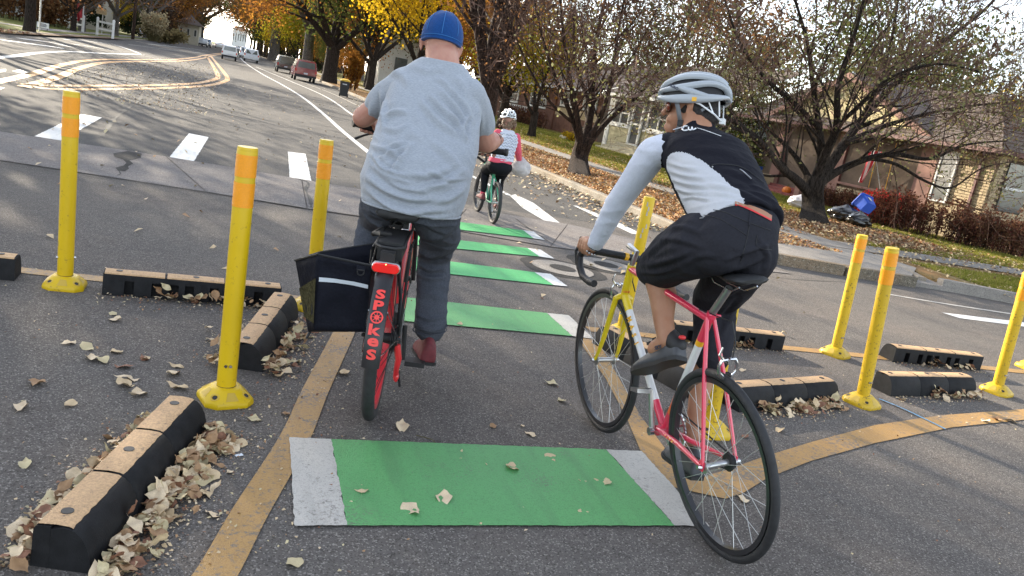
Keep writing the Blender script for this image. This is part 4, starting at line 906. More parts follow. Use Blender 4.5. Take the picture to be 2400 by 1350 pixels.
def hand_grip(mb, wrist, bar_a, bar_b, knuckle_dir, s=1.0, rb=.017, thumb_side=1):
    """palm on the bar from bar_a to bar_b, fingers wrap round the bar"""
    A, B = Vector(bar_a), Vector(bar_b); ax = (B-A).normalized(); kd = Vector(knuckle_dir).normalized(); kd = (kd-ax*kd.dot(ax)).normalized(); w0 = Vector(wrist)
    perp = ax.cross(kd).normalized()
    if (w0-A).dot(perp) > 0: perp = -perp                   # perp points away from the wrist, over the bar
    mid = (A+B)/2
    chain(mb, [w0, mid+kd*(rb+.014*s)-perp*.012], [.026*s,.024*s], 12, (kd,.75))
    chain(mb, [lerp(A,B,.15)+kd*(rb+.013*s)-perp*.01, lerp(A,B,.85)+kd*(rb+.013*s)-perp*.01], [.018*s,.018*s], 10)
    for i in range(4):
        c = lerp(A, B, .06+.293*i); r = (.0098,.0102,.0098,.0085)[i]*s; q = rb+.008*s
        pts = [c+kd*(q+.008*s), c+perp*(q*.85)+kd*(q*.65), c+perp*q*1.05-kd*q*.35, c-kd*q*1.0+perp*q*.1, c-kd*(q*.75)-perp*(q*.55)]
        chain(mb, pts, [r*1.15, r*1.08, r, r*.95, r*.8], 8)
    t0 = (A if thumb_side > 0 else B)
    pts = [lerp(mid, t0, .5)+kd*(rb*.6)-perp*(rb+.012), t0-perp*(rb+.008)-ax*(.012*thumb_side)-kd*.004, t0-perp*rb*.4-kd*(rb+.006)-ax*(.020*thumb_side)]
    chain(mb, pts, [.014*s,.011*s,.0085*s], 8)
def shoe(name, heel, toe, up, w_, h, m, parent, sole='sole', ankle=None):
    heel, toe, up = Vector(heel), Vector(toe), Vector(up); ax = (toe-heel); l = ax.length; ax.normalize(); up = (up-ax*up.dot(ax)).normalized(); sx = ax.cross(up)
    rings = []; 
    for s_, hw, ht, dz in ((0,.55,.55,.04),(.04,.75,.80,0),(.18,.85,1.05,0),(.36,.86,1.0,0),(.52,.95,.74,0),(.72,1.05,.52,0),(.88,.85,.38,0),(.97,.5,.26,.03),(1,.25,.14,.05)):
        c = heel+ax*(l*s_)+up*(h*dz); rings.append([c+sx*(hw*w_/2*x)+up*(ht*h*z) for x, z in ((-.9,0),(-1,.25),(-.8,.65),(-.35,.95),(0,1),(.35,.95),(.8,.65),(1,.25),(.9,0))])
    mb = MB(); mb.loft(rings)
    organic(name, mb, M_[m], parent, .006, 3)
    mb = MB(); out = [(0,.6),(.06,.85),(.2,.95),(.42,.78),(.6,.98),(.78,1.08),(.92,.85),(1.01,.3)]
    lo = [heel+ax*(l*a)+sx*(w_/2*b)-up*.012 for a, b in out]+[heel+ax*(l*a)-sx*(w_/2*b)-up*.012 for a, b in out[::-1]]
    mb.hull(lo, [p+up*.016 for p in lo]); mb.build(name+'_sole', M_[sole], parent)
def lock(parent, o): return o
# ---------------------------------------------------------------- man on the city bike
MAN = empty('person', (.85,3.5,0), 'man in blue cap, grey t-shirt and dark trousers riding the city bike', 'person')
Rm = Vector((.961,-.276,0)); Fm = Vector((.276,.961,0))
mb = MB()
hc = Vector((.888,3.74,1.605))
mb.ell(hc+Vector((0,0,.015)), (.080,.094,.095), 18, 12, Matrix.Rotation(-YE,4,'Z')); mb.ell(hc+Fm*.02+Vector((0,0,-.045)), (.062,.075,.06), 16, 10)
chain(mb, [(.895,3.66,1.44), (.893,3.685,1.53), hc+Vector((0,-.012,-.03))], [.09,.076,.074], 16)
chain(mb, [hc+Vector((-.01,-.075,-.075)), hc+Vector((.02,-.06,-.10))], [.02,.024], 10)
capsule(mb, hc+Fm*.10+Vector((0,0,-.01)), hc+Fm*.115+Vector((0,0,-.03)), .010,.014, 8)      # nose
for s in (-1,1):
    capsule(mb, hc+Rm*(s*.042)+Fm*.085+Vector((0,0,.012)), hc+Rm*(s*.025)+Fm*.09+Vector((0,0,.012)), .011,.011, 8)
    ec = hc+Rm*(s*.088)-Fm*.008+Vector((0,0,-.022)); capsule(mb, ec+Vector((0,0,.022)), ec-Vector((0,0,.020)), .013,.009, 8, (Rm,.55))
    capsule(mb, ec+Rm*(s*.008)-Fm*.008+Vector((0,0,.018)), ec+Rm*(s*.004)-Vector((0,0,.012)), .009,.006, 8, (Fm,.6))
capsule(mb, hc+Fm*.075+Vector((0,0,-.10)), hc+Fm*.09+Vector((0,0,-.085)), .028,.02, 10)
body_loft(mb, [((.80,3.45,.88), Rm*.13, Fm*.10), ((.81,3.46,1.0), Rm*.19, Fm*.15), ((.845,3.5,1.15), Rm*.18, Fm*.15), ((.87,3.58,1.32), Rm*.18, Fm*.11), ((.89,3.63,1.42), Rm*.11, Fm*.07)])
Lsh, Lel, Lwr = Vector((.735,3.68,1.39)), Vector((.600,3.835,1.212)), Vector((.640,3.965,1.205))
Rsh, Rel, Rwr = Vector((1.03,3.58,1.39)), Vector((1.175,3.72,1.200)), Vector((1.250,3.785,1.220))
chain(mb, [Lsh, Lel, lerp(Lel,Lwr,.5), Lwr], [.048,.050,.046,.032]); chain(mb, [Rsh, Rel, lerp(Rel,Rwr,.5), Rwr], [.048,.052,.047,.033])
hand_grip(mb, Lwr, lerp(gl,gl2,.35), lerp(gl,gl2,.95), (0,-.25,1), 1.05, .018, -1)
hand_grip(mb, Rwr, lerp(gr,gr2,.35), lerp(gr,gr2,.95), (0,-.25,1), 1.05, .018, -1)
hipL, kneeL, ankL = Vector((.72,3.52,.86)), Vector((.735,3.93,.76)), Vector((.70,3.80,.50))
hipR, kneeR, ankR = Vector((.93,3.48,.86)), Vector((1.045,3.80,.60)), Vector((1.045,3.68,.24))
chain(mb, [hipL,kneeL,ankL], [.055,.045,.036]); chain(mb, [hipR,kneeR,ankR], [.055,.045,.036]); chain(mb, [ankR, ankR+Fm*.1+Vector((0,0,-.07))], [.04,.03]); chain(mb, [ankL, ankL+Fm*.1+Vector((0,0,-.04))], [.04,.03])
organic('body', mb, M_['skin_man'], MAN, .0055, 3)
# cap: two panels and a band line
mb = MB(); capM = Matrix.Rotation(-YE,4,'Z') @ Matrix.Rotation(R(-12),4,'X'); cc = hc+Vector((0,.004,.038)); rings = []
for k in range(9):
    a = math.pi/2*k/8.4; rings.append([cc+capM @ Vector((.0955*math.cos(a)*math.cos(x), .113*math.cos(a)*math.sin(x), .118*math.sin(a)-.012*(1-math.cos(a)*0))) for x in [2*math.pi*i/32 for i in range(32)]])
rings = [[p-(capM @ Vector((0,0,.035)))+(p-cc)*(-.03) for p in rings[0]]]+rings
mb.loft(rings, True); mb.build('cap', M_['cap'], MAN, True, True, 80)
mb = MB()
mb.tube([cc+capM @ Vector((.0, -.1145*math.cos(a), .1185*math.sin(a)-.012)) for a in [R(-6+8*i) for i in range(12)]], .0013, 5)
for s in (-1,1): mb.tube([cc+capM @ Vector((s*.0965*math.cos(a)*.72, -.1145*math.cos(a)*.70, .1185*math.sin(a)-.012)) for a in [R(8*i) for i in range(11)]], .0012, 5)
mb.tube([cc+capM @ Vector((.0962*math.cos(x), .1138*math.sin(x), -.030)) for x in [R(180+9*i) for i in range(21)]], .0012, 5); mb.build('cap_seam', M_['capstitch'], MAN)
# t-shirt
mb = MB(); U, V = Rm, Fm
body_loft(mb, [((.803,3.43,.878), U*.212, V*.185), ((.80,3.43,.91), U*.221, V*.195), ((.80,3.44,.99), U*.238, V*.205), ((.815,3.46,1.07), U*.234, V*.205), ((.836,3.50,1.16), U*.232, V*.19), ((.850,3.55,1.25), U*.222, V*.165), ((.864,3.60,1.34), U*.214, V*.145), ((.872,3.63,1.41), U*.198, V*.120), ((.880,3.65,1.465), U*.166, V*.096), ((.886,3.665,1.508), U*.122, V*.082), ((.889,3.672,1.530), U*.094, V*.078)], 32, 2.3)
chain(mb, [(.75,3.67,1.405), (.685,3.74,1.330), (.655,3.775,1.285)], [.078,.073,.068], 16)
chain(mb, [(1.01,3.58,1.405), (1.085,3.64,1.330), (1.125,3.68,1.280)], [.080,.074,.070], 16)
fd = folds(42, .0032, (.35,.1,1), 2.2, 3, lambda p: .35+1.1*max(0,min(1,(1.30-p.z)*2.2))+(1.0 if abs((p-Vector((.86,3.5,0))).dot(Rm)) > .17 else 0))
sh = organic('tshirt', mb, M_['tshirt'], MAN, .0065, 6, fd, factor=.5)
creases(sh, [([(1008,222),(1045,262),(1090,300)],7,.0075), ([(1035,212),(1068,250),(1096,290)],6,.007), ([(1062,212),(1090,245),(1110,285)],6,.006), ([(985,235),(1030,285),(1085,320)],8,.006), ([(1096,330),(1085,300),(1100,270)],5,.008), ([(893,215),(897,250),(896,300)],6,.008), ([(895,275),(925,262),(955,262)],6,.0065), ([(897,300),(930,305),(955,290)],7,.005), ([(872,340),(905,352),(945,372)],7,.005),
 ([(968,335),(930,352),(885,372)],6,.007), ([(965,340),(935,375),(912,408)],6,.0065), ([(872,385),(915,412),(965,430)],8,.008), ([(862,418),(910,450),(975,468),(1050,462)],8,.0085), ([(856,440),(905,478),(970,496),(1050,492)],8,.008), ([(880,400),(940,440),(1010,452)],7,.006), ([(1085,400),(1040,430),(985,440)],8,.006), ([(1088,440),(1050,468),(1000,482)],8,.007), ([(930,405),(1000,412),(1065,392)],9,.005), ([(1010,330),(1050,360),(1090,410)],9,.005), ([(900,160),(940,175),(960,200)],9,.004), ([(1065,180),(1085,200),(1095,230)],8,.005), ([(870,240),(868,262),(862,280)],6,.004), ([(1120,250),(1128,280),(1125,305)],7,.004), ([(925,320),(960,310),(1000,330)],12,.003), ([(950,500),(1000,512),(1060,508)],6,.005), ([(900,350),(925,338),(960,330)],5,.005), ([(1040,240),(1070,285),(1090,330)],5,.005), ([(880,460),(930,490),(1000,505)],5,.005), ([(870,360),(900,395),(960,415)],5,.006), ([(1000,400),(1050,420),(1090,420)],5,.005), ([(1020,180),(1050,200),(1075,235)],6,.004), ([(960,150),(1000,165),(1040,160)],8,.003)], 2.1)
# uneven hem line
mb = MB(); hp = []
for i in range(40):
    a = 2*math.pi*i/40; x = math.copysign(abs(math.cos(a))**(2/2.25), math.cos(a)); y = math.copysign(abs(math.sin(a))**(2/2.25), math.sin(a)); hp.append(Vector((.802,3.43,.886))+U*.215*x+V*.188*y)
mb.tube(hp, .0045, 6, closed=True); mb.build('tshirt_hem', M_['tshirt'], MAN)
# trousers
mb = MB(); body_loft(mb, [((.825,3.47,.99), U*.20, V*.155), ((.82,3.46,.92), U*.215, V*.17), ((.825,3.46,.84), U*.205, V*.165)], 28)
chain(mb, [(.915,3.48,.87),(1.015,3.66,.74),(1.048,3.82,.60),(1.045,3.74,.42),(1.043,3.66,.275)], [.112,.098,.084,.079,.079], 18)
chain(mb, [(.70,3.53,.87),(.725,3.75,.80),(.74,3.90,.74),(.715,3.83,.60),(.70,3.80,.50)], [.108,.096,.084,.074,.068], 18)
fj = folds(58, .0075, (.1,.2,1), 1.6, 7); tr_ = organic('trousers', mb, M_['jeans'], MAN, .007, 4, fj, factor=.5)
creases(tr_, [([(972,548),(1010,562),(1060,545)],6,.008), ([(972,585),(1010,602),(1048,590)],6,.009), ([(972,610),(1005,632),(1046,628)],6,.009), ([(975,640),(1010,652),(1042,650)],6,.007), ([(1000,528),(1040,545),(1075,525)],5,.006), ([(985,700),(1005,690),(1040,700)],8,.005), ([(975,738),(1005,748),(1045,742)],4,.006), ([(975,762),(1005,775),(1042,770)],6,.005), ([(850,470),(870,500),(900,510)],7,.006), ([(848,520),(875,535),(900,530)],7,.006)])
mb = MB()
for r_, z_ in ((.0815,.262),(.0805,.285)): mb.tube([Vector((1.043,3.66,z_))+Vector((r_*math.cos(a), r_*math.sin(a), .012*math.cos(a))) for a in [R(15*i) for i in range(24)]], .003, 5, closed=True)
mb.build('trouser_cuff', M_['jeans'], MAN)
shoe('shoe', (1.03,3.55,.125), (1.055,3.82,.125), (0,0,1), .105, .12, 'shoe_red', MAN); shoe('shoe', (.68,3.66,.455), (.72,3.93,.47), (0,0,1), .10, .12, 'shoe_red', MAN)
if False: mb.tube([Vector((1.03,3.55,.205))+Vector((x*.05, -.006, z)) for x, z in ((-.9,-.06),(-.2,-.005),(.5,.0),(1.0,-.05))], .003, 5)
mb = MB(); wv = (Rwr-Rel).normalized(); cc2 = Rwr-wv*.03; u1 = wv.orthogonal().normalized(); u2 = wv.cross(u1)
mb.tube([cc2+(u1*math.cos(a)+u2*math.sin(a))*.036 for a in [R(20*i) for i in range(18)]], .006, 6, closed=True); mb.build('watch_strap', M_['dark'], MAN)
mb = MB(); mb.box((0,0,0), (.036,.034,.010), M=frameM(cc2+Vector((.028,-.01,.026)), wv, Vector((.1,-1,.2)))); mb.build('watch_face', M_['alu'], MAN)
# ---------------------------------------------------------------- racing cyclist
RID = empty('person', (1.75,2.5,0), 'cyclist in grey helmet, grey and black jersey and dark shorts on the racing bike', 'person')
hf = Vector((-.72,.68,-.14)).normalized(); hs = hf.cross(Vector((.16,0,1))).normalized(); hu = hs.cross(hf).normalized()     # facing, right, up
HC = Q(1622, 246, 2.90)
def hp_(r, f, u): return HC+hs*r+hf*f+hu*u
HM = Matrix((hs, hf, hu)).transposed().to_4x4()
mb = MB()
mb.ell(hp_(0,-.012,.012), (.074,.094,.092), 18, 12, HM); mb.ell(hp_(0,.030,-.050), (.056,.062,.062), 16, 10, HM)
capsule(mb, hp_(0,.092,-.010), hp_(0,.110,-.034), .009,.014, 8); capsule(mb, hp_(0,.075,-.098), hp_(0,.083,-.092), .026,.022, 10)
capsule(mb, hp_(-.022,.086,-.066), hp_(.022,.086,-.066), .008,.008, 8); capsule(mb, hp_(-.020,.087,-.057), hp_(.020,.087,-.057), .006,.006, 8)
for s in (-1,1):
    capsule(mb, hp_(s*.032,.082,.010), hp_(s*.030,.086,.008), .010,.010, 8)
    ec = hp_(s*.078,-.006,-.022); capsule(mb, ec+hu*.020-hf*.004, ec-hu*.022+hf*.004, .014,.009, 10, (hs,.45)); capsule(mb, ec+hu*.018-hf*.014+hs*s*.006, ec-hu*.008-hf*.012+hs*s*.004, .006,.005, 8)
nk = Vector((1.742,2.80,1.415)); chain(mb, [nk, lerp(nk,HC,.45), hp_(0,-.02,-.03)], [.070,.058,.060], 16)
XR = Vector((1,0,.06)).normalized()
wst = Vector((1.69,2.34,1.135)); chs = Vector((1.735,2.70,1.345)); sv_ = (chs-wst).normalized(); W_ = XR.cross(sv_).normalized()
body_loft(mb, [(wst-sv_*.09, XR*.10, W_*.06), (wst, XR*.118, W_*.075), (lerp(wst,chs,.5), XR*.15, W_*.10), (chs, XR*.16, W_*.09), (nk-sv_*.03, XR*.08, W_*.06)])
LS, LE_, LW = Vector((1.578,2.79,1.345)), Vector((1.535,2.96,1.085)), Q(1392,578,3.065)
RS, RE, RW = Vector((1.905,2.79,1.375)), Vector((1.985,2.93,1.10)), Vector((1.965,3.06,.895))
chain(mb, [LS,LE_,lerp(LE_,LW,.45),LW], [.050,.040,.038,.026]); chain(mb, [RS,RE,lerp(RE,RW,.45),RW], [.050,.040,.038,.026])
hA, hB = lb+Vector((.012,.0,.0)), lb+Vector((-.020,.085,-.008))
hand_grip(mb, LW, lb+Vector((-.012,.095,.0)), lb+Vector((-.012,.018,.0)), (-.75,-.25,.75), .95, .017, 1)
hand_grip(mb, RW, rb_+Vector((.012,.095,.0)), rb_+Vector((.012,.018,.0)), (.75,-.25,.75), .95, .017, 1)
HL, KL_, AL = Vector((1.60,2.36,1.07)), Q(1535,622,2.80), Q(1563,800,2.60)
HR, KR, AR = Vector((1.79,2.36,1.06)), Vector((1.925,2.70,.78)), Vector((1.875,2.53,.27))
chain(mb, [HL,KL_], [.055,.055], 16); calf = lerp(KL_,AL,.38)+Vector((.006,-.018,0)); chain(mb, [KL_, calf, lerp(KL_,AL,.72), AL], [.058,.056,.041,.035], 16); capsule(mb, AL+Vector((0,.0,-.0)), AL+Vector((-.01,.05,-.05)), .036,.034)
chain(mb, [HR,KR], [.055,.055], 16); calf = lerp(KR,AR,.35)+Vector((.0,-.022,0)); chain(mb, [KR, calf, lerp(KR,AR,.72), AR], [.057,.055,.040,.034], 16); capsule(mb, AR, AR+Vector((0,.06,-.07)), .036,.034)
organic('body', mb, M_['skin_rider'], RID, .0055, 3)
# hair under the helmet
mb = MB(); mb.ell(hp_(0,-.028,-.012), (.079,.086,.090), 20, 12, HM); chain(mb, [hp_(-.045,-.075,-.055), hp_(.045,-.075,-.055)], [.030,.030]); chain(mb, [hp_(-.070,-.02,-.005), hp_(-.066,-.05,-.045)], [.014,.018]); chain(mb, [hp_(.070,-.02,-.005), hp_(.066,-.05,-.045)], [.014,.018])
organic('hair', mb, M_['hair_dark'], RID, .006, 2, lambda p: .004*mn.noise(p*60))
# helmet: dark inner shell, ribs over it, rear cradle, straps
def helmet(par, fr, c, A, B, H_, mat_out, ribs, tail=True):
    def sp(u, v, s=1.0):                                     # u: -1 front .. 1 back, v: lateral angle (0 top, +-90 side)
        a = u*R(98); x = math.sin(v); z = math.cos(v); y = -math.sin(a); k = math.cos(a)
        rz = H_*(1.0+.06*u) ; return fr(A*s*x*(abs(k)**.62), B*s*y*(1.0 if u < 0 else 1.10), c+rz*s*(max(0,k)**.72)*z)
    mb = MB(); rings = []; n = 24
    inner = []
    for i in range(1, 20):
        u = -1+2*i/20*.985; inner.append([sp(u*.98, R(-88+176*j/n), .86) for j in range(n+1)])
    mb.loft(inner, True, False); mb.build('helmet_liner', M_['dark'], par)
    mb = MB()
    for (pts, wd, th) in ribs:                               # pts: list of (u, v degrees)
        cv = curve_pts([(p[0], p[1]) for p in pts], 7); top = []; 
        for i, p in enumerate(cv):
            q2 = cv[min(i+1, len(cv)-1)]; q1 = cv[max(i-1, 0)]; d = Vector((q2.x-q1.x, (q2.y-q1.y)/90, 0)).normalized(); nn = Vector((-d.y, d.x*90, 0)); t_ = i/(len(cv)-1); wq = wd*(.45+.55*math.sin(math.pi*min(1,max(0,t_*.94+.03)))**.5)
            prof = []
            for k, (a, s) in enumerate(((-1,.90),(-.9,.985),(-.45,1.02),(0,1.03),(.45,1.02),(.9,.985),(1,.90),(0,.88))): prof.append(sp(p.x+nn.x*wq*a, R(p.y+nn.y*wq*a), s))
            top.append(prof)
        mb.loft(top)
    return mb.build('helmet', mat_out, par, True, True, 70)
ribs = [([(-.90,0),(-.4,0),(.2,0),(.62,0)], .085, 0)]
for s in (-1,1):
    ribs += [([(-.90,s*22),(-.45,s*34),(.1,s*34),(.5,s*26),(.86,s*17)], .085, 0), ([(-.88,s*48),(-.5,s*66),(-.05,s*66),(.35,s*52),(.72,s*40),(.93,s*28)], .075, 0), ([(-.86,s*78),(-.5,s*92),(-.1,s*93),(.3,s*90),(.66,s*82),(.9,s*60)], .105, 0), ([(-.25,s*66),(.15,s*82),(.4,s*88)], .07, 0)]
ribs += [([(.90,-40),(.93,0),(.90,40)], .045, 0), ([(-.92,-70),(-.95,0),(-.92,70)], .05, 0)]
helmet(RID, hp_, .012, .102, .136, .118, M_['helm_grey'], ribs)
mb = MB()
for s in (-1,1):
    mb.tube([hp_(s*.085,.015,.01), hp_(s*.088,-.05,-.012), hp_(s*.07,-.105,-.045), hp_(s*.02,-.125,-.062)], .0035, 6); mb.tube([hp_(s*.08,-.07,.02), hp_(s*.068,-.10,-.04)], .003, 6); mb.tube([hp_(s*.055,-.115,.01), hp_(s*.045,-.122,-.05)], .003, 6)
mb.box((0,0,0), (.035,.02,.022), M=Matrix.Translation(hp_(0,-.128,-.062)) @ HM); mb.build('helmet_cradle', M_['helm_white'], RID)
for s in (-1,1):
    for pts, nm in (([hp_(s*.088,.045,.0), hp_(s*.085,.035,-.03), hp_(s*.070,.022,-.085)],'strap'), ([hp_(s*.080,-.075,-.02), hp_(s*.080,-.03,-.055), hp_(s*.070,.022,-.085)],'strap'), ([hp_(s*.070,.022,-.085), hp_(s*.04,.04,-.115), hp_(0,.045,-.128)],'strap')):
        mb = MB(); w3 = hf*.009; vs = []
        for p in pts: vs += [p-w3, p+w3]
        mb.add(vs, [(2*i,2*i+1,2*i+3,2*i+2) for i in range(len(pts)-1)]); o = mb.build(nm, M_['strapgrey'], RID); md = o.modifiers.new('s','SOLIDIFY'); md.thickness = .002
    mb = MB(); mb.box((0,0,0), (.012,.022,.022), M=Matrix.Translation(hp_(s*.072,.022,-.085)) @ HM); mb.build('buckle', M_['dark'], RID)
mb = MB(); mb.tube([hp_(-.082,.0,.002), hp_(-.080,.06,.002), hp_(-.060,.092,.0), hp_(0,.108,-.002), hp_(.060,.092,.0), hp_(.080,.06,.002), hp_(.082,.0,.002)], .004, 6)
mb.build('sunglasses_frame', M_['helm_white'], RID)
mb = MB(); k = 9; vs = []
for i in range(k): a = R(-58+116*i/(k-1)); vs += [hp_(.080*math.sin(a), .045+.060*math.cos(a), -.002), hp_(.074*math.sin(a), .045+.056*math.cos(a), -.036)]
mb.add(vs, [(2*i,2*i+2,2*i+3,2*i+1) for i in range(k-1)]); o = mb.build('sunglasses_lens', glassy('red_brown_lens', (.10,.02,.01)), RID); md = o.modifiers.new('s','SOLIDIFY'); md.thickness = .002
mb = MB(); mb.box((0,0,0), (.003,.018,.016), M=Matrix.Translation(hp_(-.1035,-.028,.004)) @ HM); mb.build('helmet_sticker', M_['letter_yel'], RID)
text_on('lettering', 'GIRO', .016, frameM(hp_(-.098,.058,.050), -hf-hu*.45, hu-hs*-.35), 'letter_blk', RID, .0004)
# jersey
mb = MB()
body_loft(mb, [(wst+Vector((.012,-.012,.012)), XR*.156, W_*.112), (wst+sv_*.03+Vector((.012,-.006,.010)), XR*.160, W_*.118), (lerp(wst,chs,.30)+Vector((.010,0,.006)), XR*.163, W_*.120), (lerp(wst,chs,.6)+Vector((.004,0,.008)), XR*.176, W_*.118), (chs+Vector((0,0,.006)), XR*.185, W_*.108), (lerp(chs,nk,.5)+Vector((0,.01,.005)), XR*.165, W_*.082), (nk+Vector((0,.0,-.004)), XR*.088, W_*.066), (nk+Vector((0,.018,.022)), XR*.072, W_*.060)], 30)
capsule(mb, (1.635,2.74,1.350), (1.60,2.78,1.345), .074,.070, 16); capsule(mb, (1.85,2.74,1.375), (1.89,2.78,1.37), .074,.070, 16)
fo = folds(60, .0045, (.3,.6,.7), 1.5, 11, lambda p: .5+1.6*max(0,min(1,(2.55-p.y)*3)))
jb = organic('jersey', mb, [M_['jersey_dark'], M_['jersey_light'], M_['jersey_dark']], RID, .0055, 4, fo, factor=.5)
creases(jb, [([(1568,400),(1605,412),(1655,418)],5,.005), ([(1575,420),(1610,432),(1655,436)],5,.006), ([(1582,440),(1615,452),(1660,452)],5,.006), ([(1600,465),(1625,462),(1665,468)],4,.006), ([(1565,380),(1600,392),(1635,396)],5,.004), ([(1650,430),(1700,440),(1760,462),(1808,490)],6,.006), ([(1660,450),(1710,455),(1780,480)],5,.005), ([(1690,395),(1740,410),(1780,440)],6,.004), ([(1640,350),(1690,352),(1740,372)],10,.003)])
me = jb.data
for p in me.polygons:
    c = p.center; x = (c-wst).dot(XR); s_ = (c-wst).dot(sv_)/(chs-wst).length; v = (c-wst).dot(W_); L_ = c.x-1.72
    # pale side panel on the left flank, edge curving from the shoulder to the waist
    edge = -.105-.05*math.cos(min(1.3,max(0,s_))*2.4)+.0
    edge = np.interp(s_, [-.1,.1,.35,.7,1.0,1.1], [-.030,-.036,-.055,-.100,-.158,-.19])
    if s_ < 1.08 and x < edge and v > -.045+.02*s_: p.material_index = 1
# sleeves
mb = MB(); chain(mb, [(1.592,2.775,1.345), LS+Vector((-.012,.02,-.02)), lerp(LS,LE_,.5)+Vector((-.008,0,0)), LE_, lerp(LE_,LW,.45), lerp(LE_,LW,.93)], [.064,.062,.055,.049,.045,.034], 18); organic('sleeve', mb, M_['jersey_grey'], RID, .006, 4, folds(48,.0042,(.2,.3,1),1.8,2), factor=.5)
mb = MB(); chain(mb, [(1.90,2.775,1.365), RS+Vector((.012,.02,-.02)), lerp(RS,RE,.5)+Vector((.008,0,0)), RE, lerp(RE,RW,.45), lerp(RE,RW,.93)], [.064,.062,.055,.049,.045,.034], 18); organic('sleeve', mb, M_['jersey_grey'], RID, .006, 4, folds(48,.0042,(.2,.3,1),1.8,5), factor=.5)
def surf(obs, px, py, y, lift=.004):                       # point of the jersey or shorts surface under an image point
    p0 = Vector((0,0,CAM_H)); d = ray(px, py).normalized(); best = None
    for ob in (obs if isinstance(obs, (list,tuple)) else [obs]):
        ok, loc, nn, fi = ob.ray_cast(p0, d)
        if ok and (best is None or (loc-p0).length < (best[0]-p0).length): best = (loc, nn)
    if best is None: best = (Q(px, py, y), Vector((0,-1,0)))
    loc, nn = best
    return loc+nn*lift, nn
bpy.context.view_layer.update()
def seam(name, obj, pix, r, m, parent, y, lift=.001):
    cp = curve_pts([(a, b) for a, b in pix], 6); mb = MB(); mb.tube([surf(obj, p.x, p.y, y, lift)[0] for p in cp], r, 5); return mb.build(name, m, parent)
seam('pocket_seam', jb, [(1668,387),(1690,385),(1740,393),(1790,430)], .0018, M_['dark'], RID, 2.5); seam('pocket_zip', jb, [(1733,398),(1742,404),(1760,420)], .0026, M_['alu'], RID, 2.45, .002)
mb = MB(); mb.ell(surf(jb,1670,392,2.5,.002)[0], (.003,.003,.003), 8, 6); mb.build('zip_pull', M_['alu'], RID)
seam('lettering', jb, [(1577,304),(1590,300),(1601,297)], .0016, M_['letter_wht'], RID, 2.8, .002); seam('lettering', jb, [(1611,296),(1603,297),(1599,303),(1603,307),(1611,306)], .0028, M_['letter_wht'], RID, 2.8, .002); seam('lettering', jb, [(1614,299),(1614,304),(1618,306),(1621,303),(1622,299),(1624,305),(1631,302)], .0026, M_['letter_wht'], RID, 2.8, .002); seam('lettering', jb, [(1634,301),(1648,305),(1668,312),(1690,320)], .0011, M_['letter_wht'], RID, 2.8, .002)
# shorts
mb = MB(); hipc = Vector((1.674,2.335,1.088))
body_loft(mb, [(wst+sv_*.012+Vector((.002,-.002,.002)), XR*.157, W_*.110), (wst-sv_*.015+Vector((.004,-.004,.0)), XR*.155, W_*.114), (hipc+Vector((0,-.005,.012)), XR*.166, Vector((0,-.105,.085))), (hipc+Vector((-.004,-.01,-.04)), XR*.168, Vector((0,-.135,.045))), (hipc+Vector((0,.01,-.09)), XR*.15, Vector((0,-.12,0.02)))], 30, 2.2)
mb.ell((1.608,2.305,1.072), (.098,.105,.102), 18, 12); mb.ell((1.748,2.305,1.062), (.092,.10,.098), 18, 12)
kc = KL_+Vector((.006,-.004,-.012)); chain(mb, [HL+Vector((-.01,.02,-.01)), lerp(HL,kc,.5)+Vector((-.015,0,.0)), lerp(HL,kc,.85), kc], [.118,.105,.093,.084], 20)
chain(mb, [HR+Vector((.0,.02,-.01)), lerp(HR,KR,.5), lerp(HR,KR,.92), Vector((1.922,2.63,.68)), Vector((1.905,2.585,.60))], [.112,.102,.090,.082,.078], 20)
shs = organic('shorts', mb, M_['shorts'], RID, .0062, 4, folds(46,.004,(.5,.5,.6),1.8,9), factor=.5)
creases(shs, [([(1500,605),(1530,585),(1560,555)],6,.006), ([(1512,622),(1560,612),(1620,590)],7,.006), ([(1530,545),(1560,525),(1605,505)],6,.006), ([(1535,560),(1590,562),(1650,580)],7,.005), ([(1550,535),(1600,532),(1640,545)],6,.005), ([(1700,610),(1750,590),(1808,572)],6,.005), ([(1700,640),(1750,620),(1800,600)],7,.006), ([(1660,705),(1705,690),(1745,665)],7,.007), ([(1655,760),(1690,730),(1715,700)],7,.006), ([(1745,700),(1715,740),(1690,790)],7,.006), ([(1600,620),(1640,600),(1680,600)],8,.004), ([(1500,640),(1540,640),(1590,628)],5,.005), ([(1780,560),(1800,600),(1790,640)],7,.005)])
bpy.context.view_layer.update()
mb = MB()
cv_ = (kc-lerp(HL,kc,.85)).normalized(); u1 = cv_.orthogonal().normalized(); u2 = cv_.cross(u1)
mb.tube([kc+cv_*.055+(u1*math.cos(a)+u2*math.sin(a))*.060 for a in [R(15*i) for i in range(24)]], .004, 6, closed=True); mb.build('shorts_cuff', M_['shorts'], RID)
bt = [jb, shs]
seam('waist_seam', bt, [(1672,492),(1700,498),(1750,520),(1806,540)], .0014, M_['dark'], RID, 2.3); seam('yoke_seam', bt, [(1650,504),(1690,515),(1750,552)], .0012, M_['dark'], RID, 2.3); seam('pocket_seam', bt, [(1775,552),(1774,578),(1808,586)], .0012, M_['dark'], RID, 2.3); seam('seat_seam', bt, [(1757,525),(1748,570),(1735,615)], .0012, M_['dark'], RID, 2.3)
seam('belt_loop', bt, [(1759,497),(1757,512),(1755,530)], .004, M_['shorts'], RID, 2.3); None
mb = MB(); p_, n_ = surf(bt, 1645, 512, 2.3, .002); mb.box((0,0,0), (.010,.003,.012), M=frameM(p_, (1,0,.1), (0,.3,1))); mb.build('brand_tab', M_['alu'], RID)
